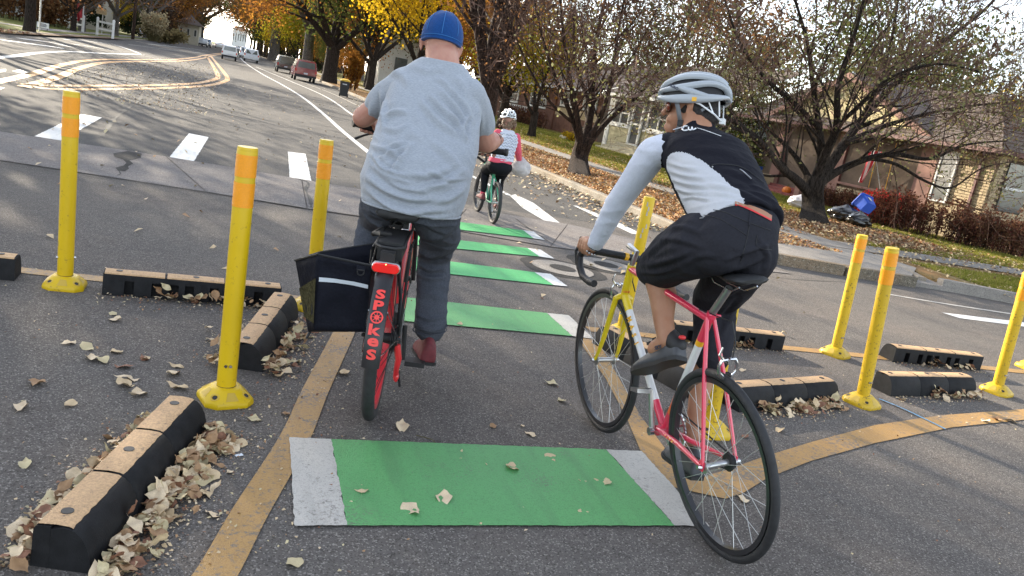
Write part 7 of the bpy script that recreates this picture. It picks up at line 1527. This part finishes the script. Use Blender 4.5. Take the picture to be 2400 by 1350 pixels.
# ================================================================== VEHICLES
def carpaint(name, c): m = simple(name, c, .25, var=.03, coat=1.0); return m
M_['lampred'] = simple('rear_lamp_red', (.45,.02,.02), .2); M_['plate'] = simple('licence_plate', (.55,.57,.60), .5)
def vehicle(name, label, cat, gpx, paint, kind='pickup', s=.74, face=1, dx=0, lamps=True, group=None):
    g = G(*gpx); g.x += dx; t = empty(name, g, label, cat, group); T = Matrix.Translation(g) @ Matrix.Rotation(0 if face > 0 else math.pi, 4, 'Z') @ Matrix.Scale(s, 4)
    w_ = .98
    prof = {'pickup': [(0,.55),(0,1.12),(1.95,1.14),(2.05,1.80),(3.3,1.84),(3.95,1.18),(5.3,1.08),(5.45,.9),(5.45,.5)],
            'cap': [(0,.55),(0,1.1),(.06,1.82),(.3,1.90),(3.3,1.88),(3.95,1.18),(5.3,1.08),(5.45,.9),(5.45,.5)],
            'suv': [(0,.5),(.02,1.05),(.35,1.68),(.7,1.76),(2.9,1.72),(3.65,1.12),(4.6,.98),(4.75,.8),(4.75,.45)],
            'car': [(0,.45),(.02,.92),(.75,1.02),(1.3,1.38),(2.5,1.42),(3.3,.98),(4.4,.86),(4.55,.7),(4.55,.4)]}[kind]
    belt = 1.12 if kind in ('pickup','cap') else 1.04 if kind == 'suv' else .95
    def wf(z): return w_*(1 if z <= belt else 1-.20*(z-belt)/.75)
    arches = [(.95,.37),(prof[-1][0]-1.0,.37)] if kind != 'car' else [(.85,.33),(3.65,.33)]
    mb = MB(); ring0 = [(y,z) for y,z in prof]; low = []
    for ay_, ar in arches[::-1]:
        for q in range(7): a = math.pi*q/6; low.append((ay_+(ar+.07)*math.cos(a), .42+(ar+.03)*math.sin(a)-.0))
    ring = ring0+[(prof[-1][0]-.2,.38)]+low+[(.15,.40)]
    rings = []
    for k, f in ((-1,.965),(-.97,1.0),(0,1.005),(.97,1.0),(1,.965)):
        rings.append([T @ Vector((k*wf(z)*(1), prof[-1][0]/2+(y-prof[-1][0]/2)*f, z if f > .99 else .5+(z-.5)*.985)) for y, z in ring])
    mb.loft(rings); mb.build('body', paint, t, True, True, 35)
    def quad(nm, pts, m, off=.006): mb = MB(); mb.add([T @ Vector(p) for p in pts], [tuple(range(len(pts)))]); return mb.build(nm, m if not isinstance(m, str) else M_[m], t, False)
    if kind == 'pickup':
        quad('rear_window', [(-.78,1.955,1.22),(.78,1.955,1.22),(.70,2.035,1.72),(-.70,2.035,1.72)], 'glass'); quad('tailgate_line', [(-.8,-.012,1.02),(.8,-.012,1.02),(.8,-.012,1.05),(-.8,-.012,1.05)], 'dark')
        quad('bed', [(-.84,.12,1.135),(.84,.12,1.135),(.84,1.85,1.152),(-.84,1.85,1.152)], 'dark')
    elif kind == 'cap': quad('rear_window', [(-.76,-.008,1.20),(.76,-.008,1.20),(.68,.03,1.72),(-.68,.03,1.72)], 'glass')
    elif kind == 'suv': quad('rear_window', [(-.74,.035,1.10),(.74,.035,1.10),(.64,.315,1.62),(-.64,.315,1.62)], 'glass')
    else: quad('rear_window', [(-.70,.78,1.03),(.70,.78,1.03),(.58,1.22,1.35),(-.58,1.22,1.35)], 'glass')
    fx = prof[-1][0]; wz = 1.18 if kind in ('pickup','cap') else 1.12 if kind == 'suv' else .99; wt = 1.78 if kind in ('pickup','cap') else 1.66 if kind == 'suv' else 1.36; wy = 3.93 if kind in ('pickup','cap') else 3.6 if kind == 'suv' else 3.25; wy2 = 3.36 if kind in ('pickup','cap') else 2.95 if kind == 'suv' else 2.62
    quad('windscreen', [(-.76,wy-.02,wz+.03),(.76,wy-.02,wz+.03),(.66,wy2+.03,wt),(-.66,wy2+.03,wt)], 'glass')
    y0, y1 = (2.12,3.75) if kind == 'pickup' else (.25,3.75) if kind == 'cap' else (.55,3.45) if kind == 'suv' else (1.15,3.05)
    for sx in (-1,1):
        for a, b in ((y0,(y0+y1)/2-.04),((y0+y1)/2+.04,y1)):
            zt_ = wt-.06; ins = .28 if b == y1 else .06
            quad('side_window', [(sx*(wf(wz+.02)+.008),a,wz+.02),(sx*(wf(wz+.02)+.008),b,wz+.02),(sx*(wf(zt_)+.008),b-ins*1.6,zt_),(sx*(wf(zt_)+.008),a+.08,zt_)], 'glass')
        quad('tail_lamp', [(sx*.80,-.014,.82),(sx*.955,-.014,.82),(sx*.955,-.014,1.08),(sx*.80,-.014,1.08)], 'lampred') if kind != 'car' else quad('tail_lamp', [(sx*.62,-.014,.68),(sx*.95,-.014,.68),(sx*.95,-.004,.86),(sx*.62,-.004,.86)], 'lampred')
        quad('headlight', [(sx*.62,fx+.004,.72),(sx*.93,fx+.004,.72),(sx*.93,fx+.004,.90),(sx*.62,fx+.004,.90)], 'white_wood')
        mb = MB(); mb.ell(T @ Vector((sx*1.06, y1-.15, wz+.08)), (.09*s,.05*s,.08*s), 8, 6); mb.build('mirror', M_['dark'], t)
        for ay_, ar in arches:
            wh2 = MB(); X_ = T @ Matrix.Translation((sx*(w_-.14),ay_,ar)) @ Matrix.Rotation(math.pi/2,4,'Y'); wh2.lathe((0,0,0), [(ar*.62,-.11),(ar*.97,-.10),(ar,-.06),(ar,.06),(ar*.97,.10),(ar*.62,.11)], 20, X_); wo = wh2.build('wheel', M_['tyre'], t); mb = MB(); mb.lathe((0,0,0), [(ar*.60,-.118),(ar*.5,-.10),(ar*.15,-.11)] if False else [(ar*.6,-.115),(ar*.6,.115)], 14, X_); mb.build('hubcap', M_['alu'], wo)
    quad('licence_plate', [(-.17,-.02,.66),(.17,-.02,.66),(.17,-.02,.80),(-.17,-.02,.80)], 'plate'); 
    mb = MB(); mb.box((0,-.06,.50), (1.86,.16,.20), M=T); mb.build('rear_bumper', M_['dark'] if kind in ('pickup','cap') else paint, t, False); mb = MB(); mb.box((0,fx+.03,.50), (1.84,.14,.22), M=T); mb.build('front_bumper', M_['dark'], t, False)
    return t
vehicle('pickup_truck', 'white pickup truck driving away in the middle of the far street', 'pickup', (536,141), carpaint('white_paint', (.62,.64,.68)), 'cap', .70)
vehicle('pickup_truck', 'dark red pickup truck parked at the right kerb', 'pickup', (714,192), carpaint('dark_red_paint', (.20,.012,.022)), 'cap', .72)
vehicle('pickup_truck', 'dark green black pickup parked in front of the red one', 'pickup', (668,172), carpaint('black_green_paint', (.02,.025,.022)), 'cap', .72)
vehicle('suv', 'silver white car parked far along the right kerb behind the white pickup', 'car', (588,146), carpaint('silver_paint', (.50,.52,.55)), 'suv', .78)
vehicle('suv', 'white car partly hidden in front of the far silver car', 'car', (576,138), carpaint('white_paint', (.6,.62,.64)), 'suv', .85)
vehicle('suv', 'pale oncoming car at the far left of the street', 'car', (476,109), carpaint('silver_paint', (.50,.54,.58)), 'suv', .95, -1)
vehicle('suv', 'blue car just behind the pale oncoming car', 'car', (484,110), carpaint('blue_paint', (.06,.12,.22)), 'suv', .95, -1)
vehicle('parked_car', 'tiny pale car at the vanishing end of the street left of the white pickup', 'car', (514,114), carpaint('white_paint', (.6,.62,.64)), 'car', 1.0)
vehicle('parked_car', 'tiny dark car at the vanishing end of the street right of the white pickup', 'car', (561,127), carpaint('dark_paint', (.05,.06,.08)), 'car', 1.0)
vehicle('parked_car', 'white car on a driveway behind the plume grass on the left', 'car', (345,90), carpaint('white_paint', (.6,.62,.64)), 'suv', .9, -1)
# ---- trash cart
cg = G(797,226); tc = empty('trash_cart', cg, 'black wheeled trash cart with yellow lid at the kerb', 'bin'); TS = Matrix.Translation(cg+Vector((.15,0,0))) @ Matrix.Rotation(R(-8),4,'Z') @ Matrix.Scale(.80,4)
mb = MB(); mb.hull([TS @ Vector(p) for p in ((-.22,-.24,.06),(.22,-.24,.06),(.22,.20,.06),(-.22,.20,.06))], [TS @ Vector(p) for p in ((-.29,-.34,.92),(.29,-.34,.92),(.29,.30,.92),(-.29,.30,.92))]); mb.build('cart_body', simple('cart_black', (.018,.022,.025), .5), tc, False)
mb = MB(); mb.loft([[TS @ Vector((x, y, z+.06*math.cos(x*4))) for x, y, z in ((-.31,-.36,.925),(-.31,-.36,.96),(-.15,-.36,.99),(.15,-.36,.99),(.31,-.36,.96),(.31,-.36,.925))], [TS @ Vector((x, y, z+.06*math.cos(x*4))) for x, y, z in ((-.31,.34,.925),(-.31,.34,.98),(-.15,.34,1.03),(.15,.34,1.03),(.31,.34,.98),(.31,.34,.925))]]); mb.build('lid', simple('cart_lid_yellow', (.55,.36,.02), .5), tc)
mb = MB(); mb.add([TS @ Vector(p) for p in ((-.13,-.345,.80),(.13,-.345,.80),(.13,-.338,.74),(-.13,-.338,.74))], [(0,1,2,3)]); mb.build('label_sticker', M_['plate'], tc, False)
for sx in (-1,1): mb = MB(); mb.tube([TS @ Vector((sx*.20,.22,.11)), TS @ Vector((sx*.27,.22,.11))], .11*.8, 14); mb.build('wheel', M_['tyre'], tc)
# ---- left side street furniture
def pole_thing(name, label, cat, px, py, ztop, r, m, lean=0): g = G(px, py, .09); t = empty(name, g, label, cat); mb = MB(); mb.tube([g, g+Vector((lean,0,ztop))], [r,r*.8], 8); mb.build('pole', M_[m], t); return t, g
t, g = pole_thing('sign_pole', 'thin grey sign pole at the near left kerb beside the white yard sign', 'pole', 92, 74, 5.5, .05, 'alu')
t, g = pole_thing('utility_pole', 'brown wooden utility pole right of the pale rail fence', 'pole', 311, 92, 11, .16, 'trunk_red')
mb = MB(); mb.box(g+Vector((0,0,9.5)), (2.6,.14,.16)); mb.build('cross_arm', M_['trunk_red'], t)
t, g = pole_thing('flag_pole', 'white flag pole with a hanging red flag on the left lawn', 'flag', 192, 74, 10, .06, 'white_wood')
vs = []; mb = MB(); n = 8
A, B = Q(181,2,g.y), Q(194,44,g.y)
for i in range(n+1):
    for j in range(n+1): u, v = i/n, j/n; vs.append(Vector((g.x-(g.x-A.x)*(1.1)*u*(1-.35*v), g.y-.1+.18*math.sin(u*8+v*2), A.z+(B.z-A.z)*v-.3*u)))
mb.add(vs, [(i*(n+1)+j,(i+1)*(n+1)+j,(i+1)*(n+1)+j+1,i*(n+1)+j+1) for i in range(n) for j in range(n)]); mb.build('cloth', M_['flagred'], t)
t, g = pole_thing('tan_sign', 'blank tan back of a square sign board on a thin post', 'sign', 238, 79, 4.4, .05, 'alu'); p0, p1 = Q(227,17,g.y), Q(250,37,g.y)
mb = MB(); mb.box(((p0.x+p1.x)/2,g.y-.08,(p0.z+p1.z)/2), (p1.x-p0.x,.05,abs(p1.z-p0.z)*.86)); mb.build('board', simple('tan_board', (.42,.30,.16), .7), t, False)
g = G(100,70,.09); t = empty('yard_sign', g, 'small white yard sign with dark lettering on the far left verge', 'sign'); sc_ = g.y/1881*1.0
mb = MB(); mb.box(g+Vector((0,0,9*sc_)), (21*sc_,.05,10*sc_)); mb.build('panel', M_['white_wood'], t, False)
for k in (-1,0,1): mb = MB(); mb.box(g+Vector((0,-.03,(9+2.2*k)*sc_)), ((15-3*abs(k))*sc_,.01,1.2*sc_)); mb.build('printed_line', M_['letter_blk'], t, False)
for sx in (-1,1): mb = MB(); mb.tube([g+Vector((sx*8*sc_,0,0)), g+Vector((sx*8*sc_,0,5*sc_))], .02, 5); mb.build('stake', M_['dark'], t)
g = G(67,57,.09); t = empty('utility_pedestal', g, 'pale blue utility box standing on the left lawn', 'utility box'); mb = MB(); mb.box(g+Vector((0,0,.55)), (.35,.3,1.1)); mb.build('cabinet', M_['plate'], t, False); mb = MB(); mb.box(g+Vector((0,0,1.13)), (.39,.34,.06)); mb.build('cap', M_['white_wood'], t, False)
def rail_fence(label, pxs, hgt, rails=2):
    P = [G(a, b, .09) for a, b in pxs]; t = empty('rail_fence', P[0], label, 'fence', 'white rail fences on the left')
    for p in P: mb = MB(); mb.box(p+Vector((0,0,hgt/2)), (.17,.17,hgt)); mb.hull([p+Vector(v) for v in ((-.11,-.11,hgt),(.11,-.11,hgt),(.11,.11,hgt),(-.11,.11,hgt))], [p+Vector(v) for v in ((-.01,-.01,hgt+.12),(.01,-.01,hgt+.12),(.01,.01,hgt+.12),(-.01,.01,hgt+.12))]); mb.build('post', M_['white_wood'], t, False)
    for a, b in zip(P[:-1], P[1:]):
        for k in range(rails): z = hgt*(.42+.40*k); mb = MB(); d = (b-a).normalized(); n_ = Vector((0,0,.075)); a2, b2 = a+d*.09, b-d*.09; w2 = Vector((-d.y,d.x,0))*.03; mb.hull([a2+w2-n_, a2-w2-n_, a2-w2+n_, a2+w2+n_], [b2+w2-n_, b2-w2-n_, b2-w2+n_, b2+w2+n_]); mb.add([a2+Vector((0,0,0))]*0, []); mb.v = [Vector(v)+Vector((0,0,z)) for v in mb.v]; mb.build('rail', M_['white_wood'], t, False)
rail_fence('white two rail fence left of the thick trunk and flag pole', [(96,50),(128,58),(160,66),(194,75)], 1.25)
rail_fence('short white two rail fence section right of the tan sign', [(227,82),(264,91)], 1.35)
rail_fence('small white rail fence near the plume grass', [(338,89),(352,92)], 1.3)
M_['plume'] = leafmat('pale_plume', [(.50,.42,.26),(.60,.50,.32),(.42,.34,.2)], .5); LM['plume'] = M_['plume']; LM['grassy'] = leafmat('dry_tall_grass', [(.22,.17,.08),(.30,.24,.12),(.18,.16,.07)], .4)
def tuft(label, px, py, h, r, lk, n, ls, seed, cat='tall grass'):
    g = G(px, py, .09); t = empty('plume_grass', g, label, cat); rs = random.Random(seed); tips = []; mb = MB()
    for i in range(60): a = rs.uniform(0,6.28); q = rs.random()**.5*r; e_ = g+Vector((q*math.cos(a)*1.2, q*math.sin(a), h*rs.uniform(.55,1))); mb.tube([g+Vector((q*.4*math.cos(a),q*.4*math.sin(a),0)), e_], [.03,.015], 3, False); tips += [lerp(g,e_,k) for k in (.5,.7,.85,.95)]
    mb.build('stems', M_['stem'], t, False); leaves(tips, n, ls, .18, seed, LM[lk], 'plumes', t); return t
tuft('tall pale plume grass on the left verge before the green tree', 358, 96, 3.3, 1.3, 'plume', 3000, .22, 3); tuft('brown bushy grass right beside the pale plume grass', 378, 99, 1.7, 2.6, 'grassy', 3500, .3, 4)
hedge('hedge', 'tangled brown hedge at the far left behind the utility box', [(-19,71),(-15.5,74),(-13,78)], 2.2, 2.6, 5000, .22, 'brown', 21); hedge('orange_shrub', 'tall orange shrub beside the trash cart', [(AX(822,7.2,Z1)*0+7.2,AX(822,7.2,Z1)),(7.4,AX(822,7.2,Z1)+1.2)], 1.2, 2.4, 5000, .12, 'orange', 22, 'shrub')
# ================================================================== FALLEN LEAVES, CRUMBS, GRASS
LFM = []
for i, cs in enumerate([[(.64,.50,.33)], [(.56,.42,.25)], [(.52,.43,.25)], [(.34,.20,.10)], [(.22,.10,.055)]]):
    c = cs[0]; m, t_, b = nmat('fallen_leaf_colour_%d' % i); co = coords(t_); base = ramp(t_, noise_(t_, co, 45, 4, .7), [(.3, tuple(k*.72 for k in c)), (.7, tuple(k*1.18 for k in c))]); L(t_, base, b.inputs['Base Color']); b.inputs['Roughness'].default_value = .75; LFM.append(m)
def leaf_mesh(seed):
    rnd = random.Random(seed); out = [(-.5,0),(-.42,.17),(-.30,.30),(-.12,.40),(.02,.36),(.14,.33),(.28,.20),(.42,.09),(.56,0)]; ku, kv = rnd.uniform(.15,.9), rnd.uniform(-.5,.9); vs = []; ph = rnd.uniform(0,6)
    def z(x, y): return .5*ku*y*y*2+.30*kv*x*x+.06*math.sin(x*9+ph)+.05*math.sin(y*11+ph*2)
    row = []
    for x, y in out:
        for s in (-1,-.5,0,.5,1): yy = y*s*rnd.uniform(.93,1.07); vs.append((x+.03*(abs(s) > .9)*rnd.uniform(-1,1), yy, z(x,yy)))
    fs = [(i*5+j,(i+1)*5+j,(i+1)*5+j+1,i*5+j+1) for i in range(8) for j in range(4)]
    mn_ = min(v[2] for v in vs); vs = [(a,b,c-mn_+.012) for a,b,c in vs]
    return vs, fs
LFME = []
for i in range(15):
    vs, fs = leaf_mesh(i); vs2 = list(vs); k = len(vs2); vs2 += [(-.5,-.006,.03),(-.5,.006,.03),(-.95,.03,.02)]; fs2 = list(fs)+[(k,k+1,k+2)]
    me = bpy.data.meshes.new('fallen_leaf'); me.from_pydata(vs2, [], fs2); me.polygons.foreach_set('use_smooth', [True]*len(fs2)); me.materials.append(LFM[(0,1,0,2,1,3,0,1,4,0,2,3,1,0,2)[i]]); me.update(); LFME.append(me)
rl = random.Random(99); leafN = 0
def drop(x, y, s, z=0, tilt=.25):
    global leafN
    if leafN >= 298: return
    o = bpy.data.objects.new('fallen_leaf', LFME[rl.randrange(15)]); C.objects.link(o); o.parent = asph; o.location = (x,y,z+.002); o.rotation_euler = (rl.uniform(-tilt,tilt), rl.uniform(-tilt,tilt), rl.uniform(0,6.28)); s *= 1.42; o.scale = (s,s*rl.uniform(.75,1),s); leafN += 1
named = [(50,957,.055),(163,951,.045),(160,806,.05),(205,817,.06),(272,826,.05),(336,842,.04),(292,862,.055),(412,860,.05),(407,878,.055),(296,890,.07),(290,905,.07),(323,927,.06),(215,843,.06),(240,848,.06),(84,903,.06),(415,910,.07),(270,752,.05),(265,738,.035),(805,878,.055),(941,1003,.06),(962,1200,.065),(1041,1175,.06),(847,1151,.05),(1198,1100,.055),(1290,901,.06),(1315,941,.045),(1365,1131,.03),(1413,1133,.05),(1741,1173,.05),(1243,1020,.04),(1155,1001,.03),(688,1325,.05),(668,973,.03),(592,986,.05),(1080,763,.04),(340,842,.04),(1290,1075,.05),(1740,869,.04),(1829,1011,.05),(1745,1025,.04),(2113,938,.05),(2047,843,.04),(2337,985,.06),(2370,990,.06),(2308,989,.05),(1365,1203,.03),(1075,1075,.03),(930,870,.03),(1640,935,.05),(1715,920,.04),(1225,1000,.02),(60,1090,.04),(1270,700,.03)]
for px, py, s in named: p = G(px, py); drop(p.x, p.y, s)
def cluster(n, ax, ay, bx, by, wd, s0, s1, zmax=.05):
    for i in range(n):
        t = rl.random(); nx, ny = -(by-ay), (bx-ax); l = math.hypot(nx, ny); o = abs(rl.gauss(0, wd)); drop(ax+(bx-ax)*t+nx/l*o, ay+(by-ay)*t+ny/l*o, rl.uniform(s0,s1), rl.uniform(0, zmax)*(1-min(1,o/wd/1.5)), .6)
cluster(78, -.25,2.02, .10,3.10, -.060, .035,.068) if False else None
def side_cluster(n, cx, cy, ang, off, l0, l1, spread, s0, s1):
    """leaves drifted along one long side of a kerb stop; off is the signed distance of that side"""
    d = Vector((math.cos(ang), math.sin(ang))); q = Vector((-d.y, d.x))
    for i in range(n):
        a = rl.uniform(l0, l1); o = off+math.copysign(abs(rl.gauss(0, spread)), off); drop(cx+d.x*a+q.x*o, cy+d.y*a+q.y*o, rl.uniform(s0, s1), max(0, .045-abs(o-off)*.4)*rl.random(), .55)
side_cluster(66, -.155,2.555,R(73.4), -.095, -.50,.42, .070, .032,.062); side_cluster(46, -.155,2.555,R(73.4), .085, -.50,.45, .05, .03,.060)
side_cluster(16, .315,4.09,R(76), -.095, -.5,.2, .05, .03,.055); side_cluster(12, .315,4.09,R(76), .085, -.5,-.1, .06, .03,.06)
side_cluster(12, -.06,4.71,R(2.5), -.085, -.1,.42, .02, .03,.05); side_cluster(30, 3.24,3.645,R(14.6), -.09, -.3,.42, .05, .03,.065)
side_cluster(12, 4.77,4.01,R(7.6), -.09, -.1,.46, .03, .03,.06); side_cluster(8, 5.575,4.72,R(-1.3), -.085, -.2,.4, .03, .03,.05); side_cluster(8, 3.58,4.77,R(-2.5), -.085, -.2,.2, .03, .03,.05)
side_cluster(12, 2.56,4.05,R(104), -.09, -.5,.3, .08, .03,.06)
rs = np.random.RandomState(12)
def litter(name, pts, s0, s1, mats, z, curl=.35, tilt=.4, stuff=True, parent=None):
    """many small leaves as one mesh of bent quads"""
    n = len(pts); yaw = rs.uniform(0, 6.283, n); s = rs.uniform(s0, s1, n); a = rs.normal(0, tilt, n); b = rs.normal(0, tilt, n)
    loc = np.array([(-.5,0,0),(-.1,.36,curl*.4),(.5,0,0),(-.1,-.36,curl*.4)])[None]*s[:,None,None]; loc[:,:,2] += loc[:,:,0]*np.sin(a)[:,None]+loc[:,:,1]*np.sin(b)[:,None]; loc[:,:,2] -= loc[:,:,2].min(1)[:,None]
    c, sn = np.cos(yaw)[:,None], np.sin(yaw)[:,None]; V = np.stack([loc[:,:,0]*c-loc[:,:,1]*sn+pts[:,0,None], loc[:,:,0]*sn+loc[:,:,1]*c+pts[:,1,None], loc[:,:,2]+z+pts[:,2,None]], 2).reshape(-1,3)
    o = np_mesh(name, V, np.arange(n*4).reshape(-1,4), mats, parent, True, rs.randint(0, len(mats), n)); 
    if stuff: o['kind'] = 'stuff'
    return o
Pl = []                                                     # crumbs and small leaves on the near road, thick beside the stops
for cx, cy, ang, off, n in ((-.155,2.555,73.4,-.12,620),(-.155,2.555,73.4,.11,420),(.315,4.09,76,-.11,420),(.315,4.09,76,.12,300),(-.06,4.71,2.5,-.10,260),(3.24,3.645,14.6,-.12,420),(4.77,4.01,7.6,-.11,260),(5.575,4.72,-1.3,-.10,200),(3.58,4.77,-2.5,-.10,260),(2.56,4.05,104,-.12,240)):
    t = rs.uniform(-.5,.5,n); o = off*.8+np.sign(off)*np.abs(rs.normal(0,.085,n)); A_ = math.radians(ang); Pl.append(np.stack([cx+math.cos(A_)*t-math.sin(A_)*o, cy+math.sin(A_)*t+math.cos(A_)*o, rs.uniform(0,.006,n)], 1))
Pl.append(np.stack([rs.uniform(-1.5,6.5,900), rs.uniform(1.9,5.2,900), np.zeros(900)], 1))
t = rs.uniform(0,1,500); Pl.append(np.stack([.06+.72*t+rs.normal(0,.16,500), 2.1+2.6*t, np.zeros(500)], 1))
Ph = []
for cx, cy, ang, off, n, l0, l1, sp in ((-.155,2.555,73.4,-.092,230,-.5,.46,.055),(-.155,2.555,73.4,.082,150,-.5,.46,.04),(.315,4.09,76,-.09,60,-.5,.3,.05),(.315,4.09,76,.09,40,-.5,0,.05),(3.24,3.645,14.6,-.09,80,-.30,.45,.045),(4.77,4.01,7.6,-.09,40,-.05,.5,.03),(-.06,4.71,2.5,-.085,40,-.2,.44,.015),(3.58,4.77,-2.5,-.085,30,-.1,.2,.02),(5.575,4.72,-1.3,-.085,12,-.1,.4,.02),(2.56,4.05,104,-.09,60,-.5,.3,.06)):
    t = rs.uniform(l0,l1,n); dd2 = np.abs(rs.normal(0,sp,n)); o = off+np.sign(off)*dd2; A_ = math.radians(ang); Ph.append(np.stack([cx+math.cos(A_)*t-math.sin(A_)*o, cy+math.sin(A_)*t+math.cos(A_)*o, rs.uniform(0,1,n)*np.clip(.045-.5*dd2,0,1)], 1))
def drift(name, pts, s0, s1):
    tmpl = [np.array([v.co[:] for v in me.vertices], np.float32) for me in LFME]; F0 = np.array([list(p.vertices) for p in LFME[0].polygons if len(p.vertices) == 4]); Vs = []; Fs = []; mi = []; b = 0
    for i, p in enumerate(pts):
        T = tmpl[rs.randint(15)].copy(); s = rs.uniform(s0, s1); T *= np.array([s, s*rs.uniform(.7,1), s]); Mx = np.array((Matrix.Rotation(rs.uniform(0,6.28),3,'Z') @ Matrix.Rotation(rs.normal(0,.45),3,'X') @ Matrix.Rotation(rs.normal(0,.45),3,'Y'))); T = T @ Mx.T; T[:,2] -= T[:,2].min(); Vs.append(T+p+np.array([0,0,.003])); Fs.append(F0+b); b += len(T); mi += [rs.choice([0,1,2,3,3,4])]*len(F0)
    o = np_mesh(name, np.concatenate(Vs), np.concatenate(Fs), LFM, None, True, mi, True); o['kind'] = 'stuff'
drift('leaf_drift', np.concatenate(Ph), .028, .068)
litter('leaf_crumbs', np.concatenate(Pl), .005, .016, LFM, .003)
n = 1500; y = 10+rs.exponential(10, n)+0; x = 6.3-np.abs(rs.exponential(.55, n)); k = (y < 60) & (x > 3.2); litter('leaf_litter', np.stack([x[k], y[k], np.zeros(k.sum())], 1), .04, .085, LFM[:4], .004)
n = 420; x = rs.uniform(-2,6.2,n); y = rs.uniform(5,34,n); litter('leaf_litter', np.stack([x, y, np.zeros(n)], 1), .035, .07, LFM[:4], .004)
mo = [simple('orange_fallen_leaf', (.55,.27,.08), .8, var=.2), simple('rust_fallen_leaf', (.40,.18,.075), .8, var=.2), simple('tan_fallen_leaf', (.58,.43,.23), .8, var=.2), simple('brown_fallen_leaf', (.22,.135,.08), .8, var=.2)]
n = 42000; x = rs.uniform(6.5,9.2,n); y = 9.9+np.abs(rs.exponential(14, n)); k = y < 70; litter('leaf_litter', np.stack([x[k],y[k],np.full(k.sum(),ZV)], 1), .028, .065, mo, .0)
n = 15000; x = rs.uniform(9.9,14,n); y = 14+np.abs(rs.exponential(16, n)); k = (y < 75) & (rs.rand(n) < .45+.55*(x < 11.5)); litter('leaf_litter', np.stack([x[k],y[k],np.full(k.sum(),ZV+.02)], 1), .03, .07, mo[:3], .0)
n = 17000; a = rs.uniform(0,6.283,n); q = np.abs(rs.normal(0,1.7,n)); x = 12.3+q*np.cos(a)*1.25; y = 14.0+q*np.sin(a)*.95; k = (y > 11.4) & (x > 9.1); litter('leaf_litter', np.stack([x[k],y[k],np.full(k.sum(),ZV)], 1), .035, .08, [mo[3],mo[1],mo[3],mo[2]], .012)
n = 5000; x = rs.uniform(10.3,20,n); y = rs.uniform(7.6,12.8,n); litter('leaf_litter', np.stack([x,y,np.full(n,ZV)], 1), .03, .07, [mo[2],mo[3],mo[2]], .0)
n = 1700; x = 6.9+rs.uniform(0,.01,n); d = rs.uniform(0,1,n); x = -.3-3.4*rs.rand(n)+0*d; y = 17+34*rs.rand(n)**1.3; litter('leaf_litter', np.stack([x,y,np.zeros(n)], 1), .03, .065, LFM[:4], .004)
n = 6000; x = rs.uniform(-30,-8.9,n); y = 40.5+np.abs(rs.normal(0,2.2,n))+np.maximum(0,0); litter('leaf_litter', np.stack([x,y,np.full(n,.09)], 1), .08, .16, [mo[1],mo[3],mo[2]], .0)
def grass(name, n, xf, yf, h, m, z):
    x, y = xf(n), yf(n); k_ = ((x-12.3)/1.25)**2+((y-13.9)/1.0)**2 > 2.1**2; x, y = x[k_], y[k_]; n = len(x); a = rs.uniform(0,6.283,n); s = h*rs.uniform(.5,1.3,n); w2 = .006+.0006*y; lx, ly = rs.normal(0,.4,n)*s, rs.normal(0,.4,n)*s
    V = np.stack([np.stack([x-np.cos(a)*w2, y-np.sin(a)*w2, np.full(n,z)],1), np.stack([x+np.cos(a)*w2, y+np.sin(a)*w2, np.full(n,z)],1), np.stack([x+lx, y+ly, z+s],1)], 1).reshape(-1,3)
    o = np_mesh(name, V, np.arange(n*3).reshape(-1,3), m); o['kind'] = 'stuff'; return o
LM['blade'] = leafmat('grass_blades', [(.16,.19,.03),(.25,.26,.045),(.35,.31,.08),(.38,.31,.12)], .45, .6)
grass('grass', 90000, lambda n: rs.uniform(10.2,17.5,n), lambda n: 13.2+rs.exponential(12,n), .06, LM['blade'], Z1-.01)
grass('grass', 30000, lambda n: rs.uniform(10.6,22,n), lambda n: rs.uniform(8.2,9.9,n), .05, LM['blade'], Z1)
grass('grass', 24000, lambda n: rs.uniform(11.0,22,n), lambda n: rs.uniform(11.4,13.6,n), .05, LM['blade'], Z1-.01)
mb = MB(); mb.tube([G(975,1020), G(1010,1032)+Vector((0,0,.006)), G(1046,1058)], [.002,.0018,.001], 5); tag(mb.build('dry_stalk', M_['stem']), 'thin dry stalk lying above the nearest green bar', 'twig')
mb = MB(); p = G(560,1069); mb.box(p+Vector((0,0,.004)), (.028,.014,.002), rz=.5); tag(mb.build('paper_scrap', M_['reflgrey'], None, False), 'small pale blue paper scrap beside the big kerb stop leaves', 'paper')
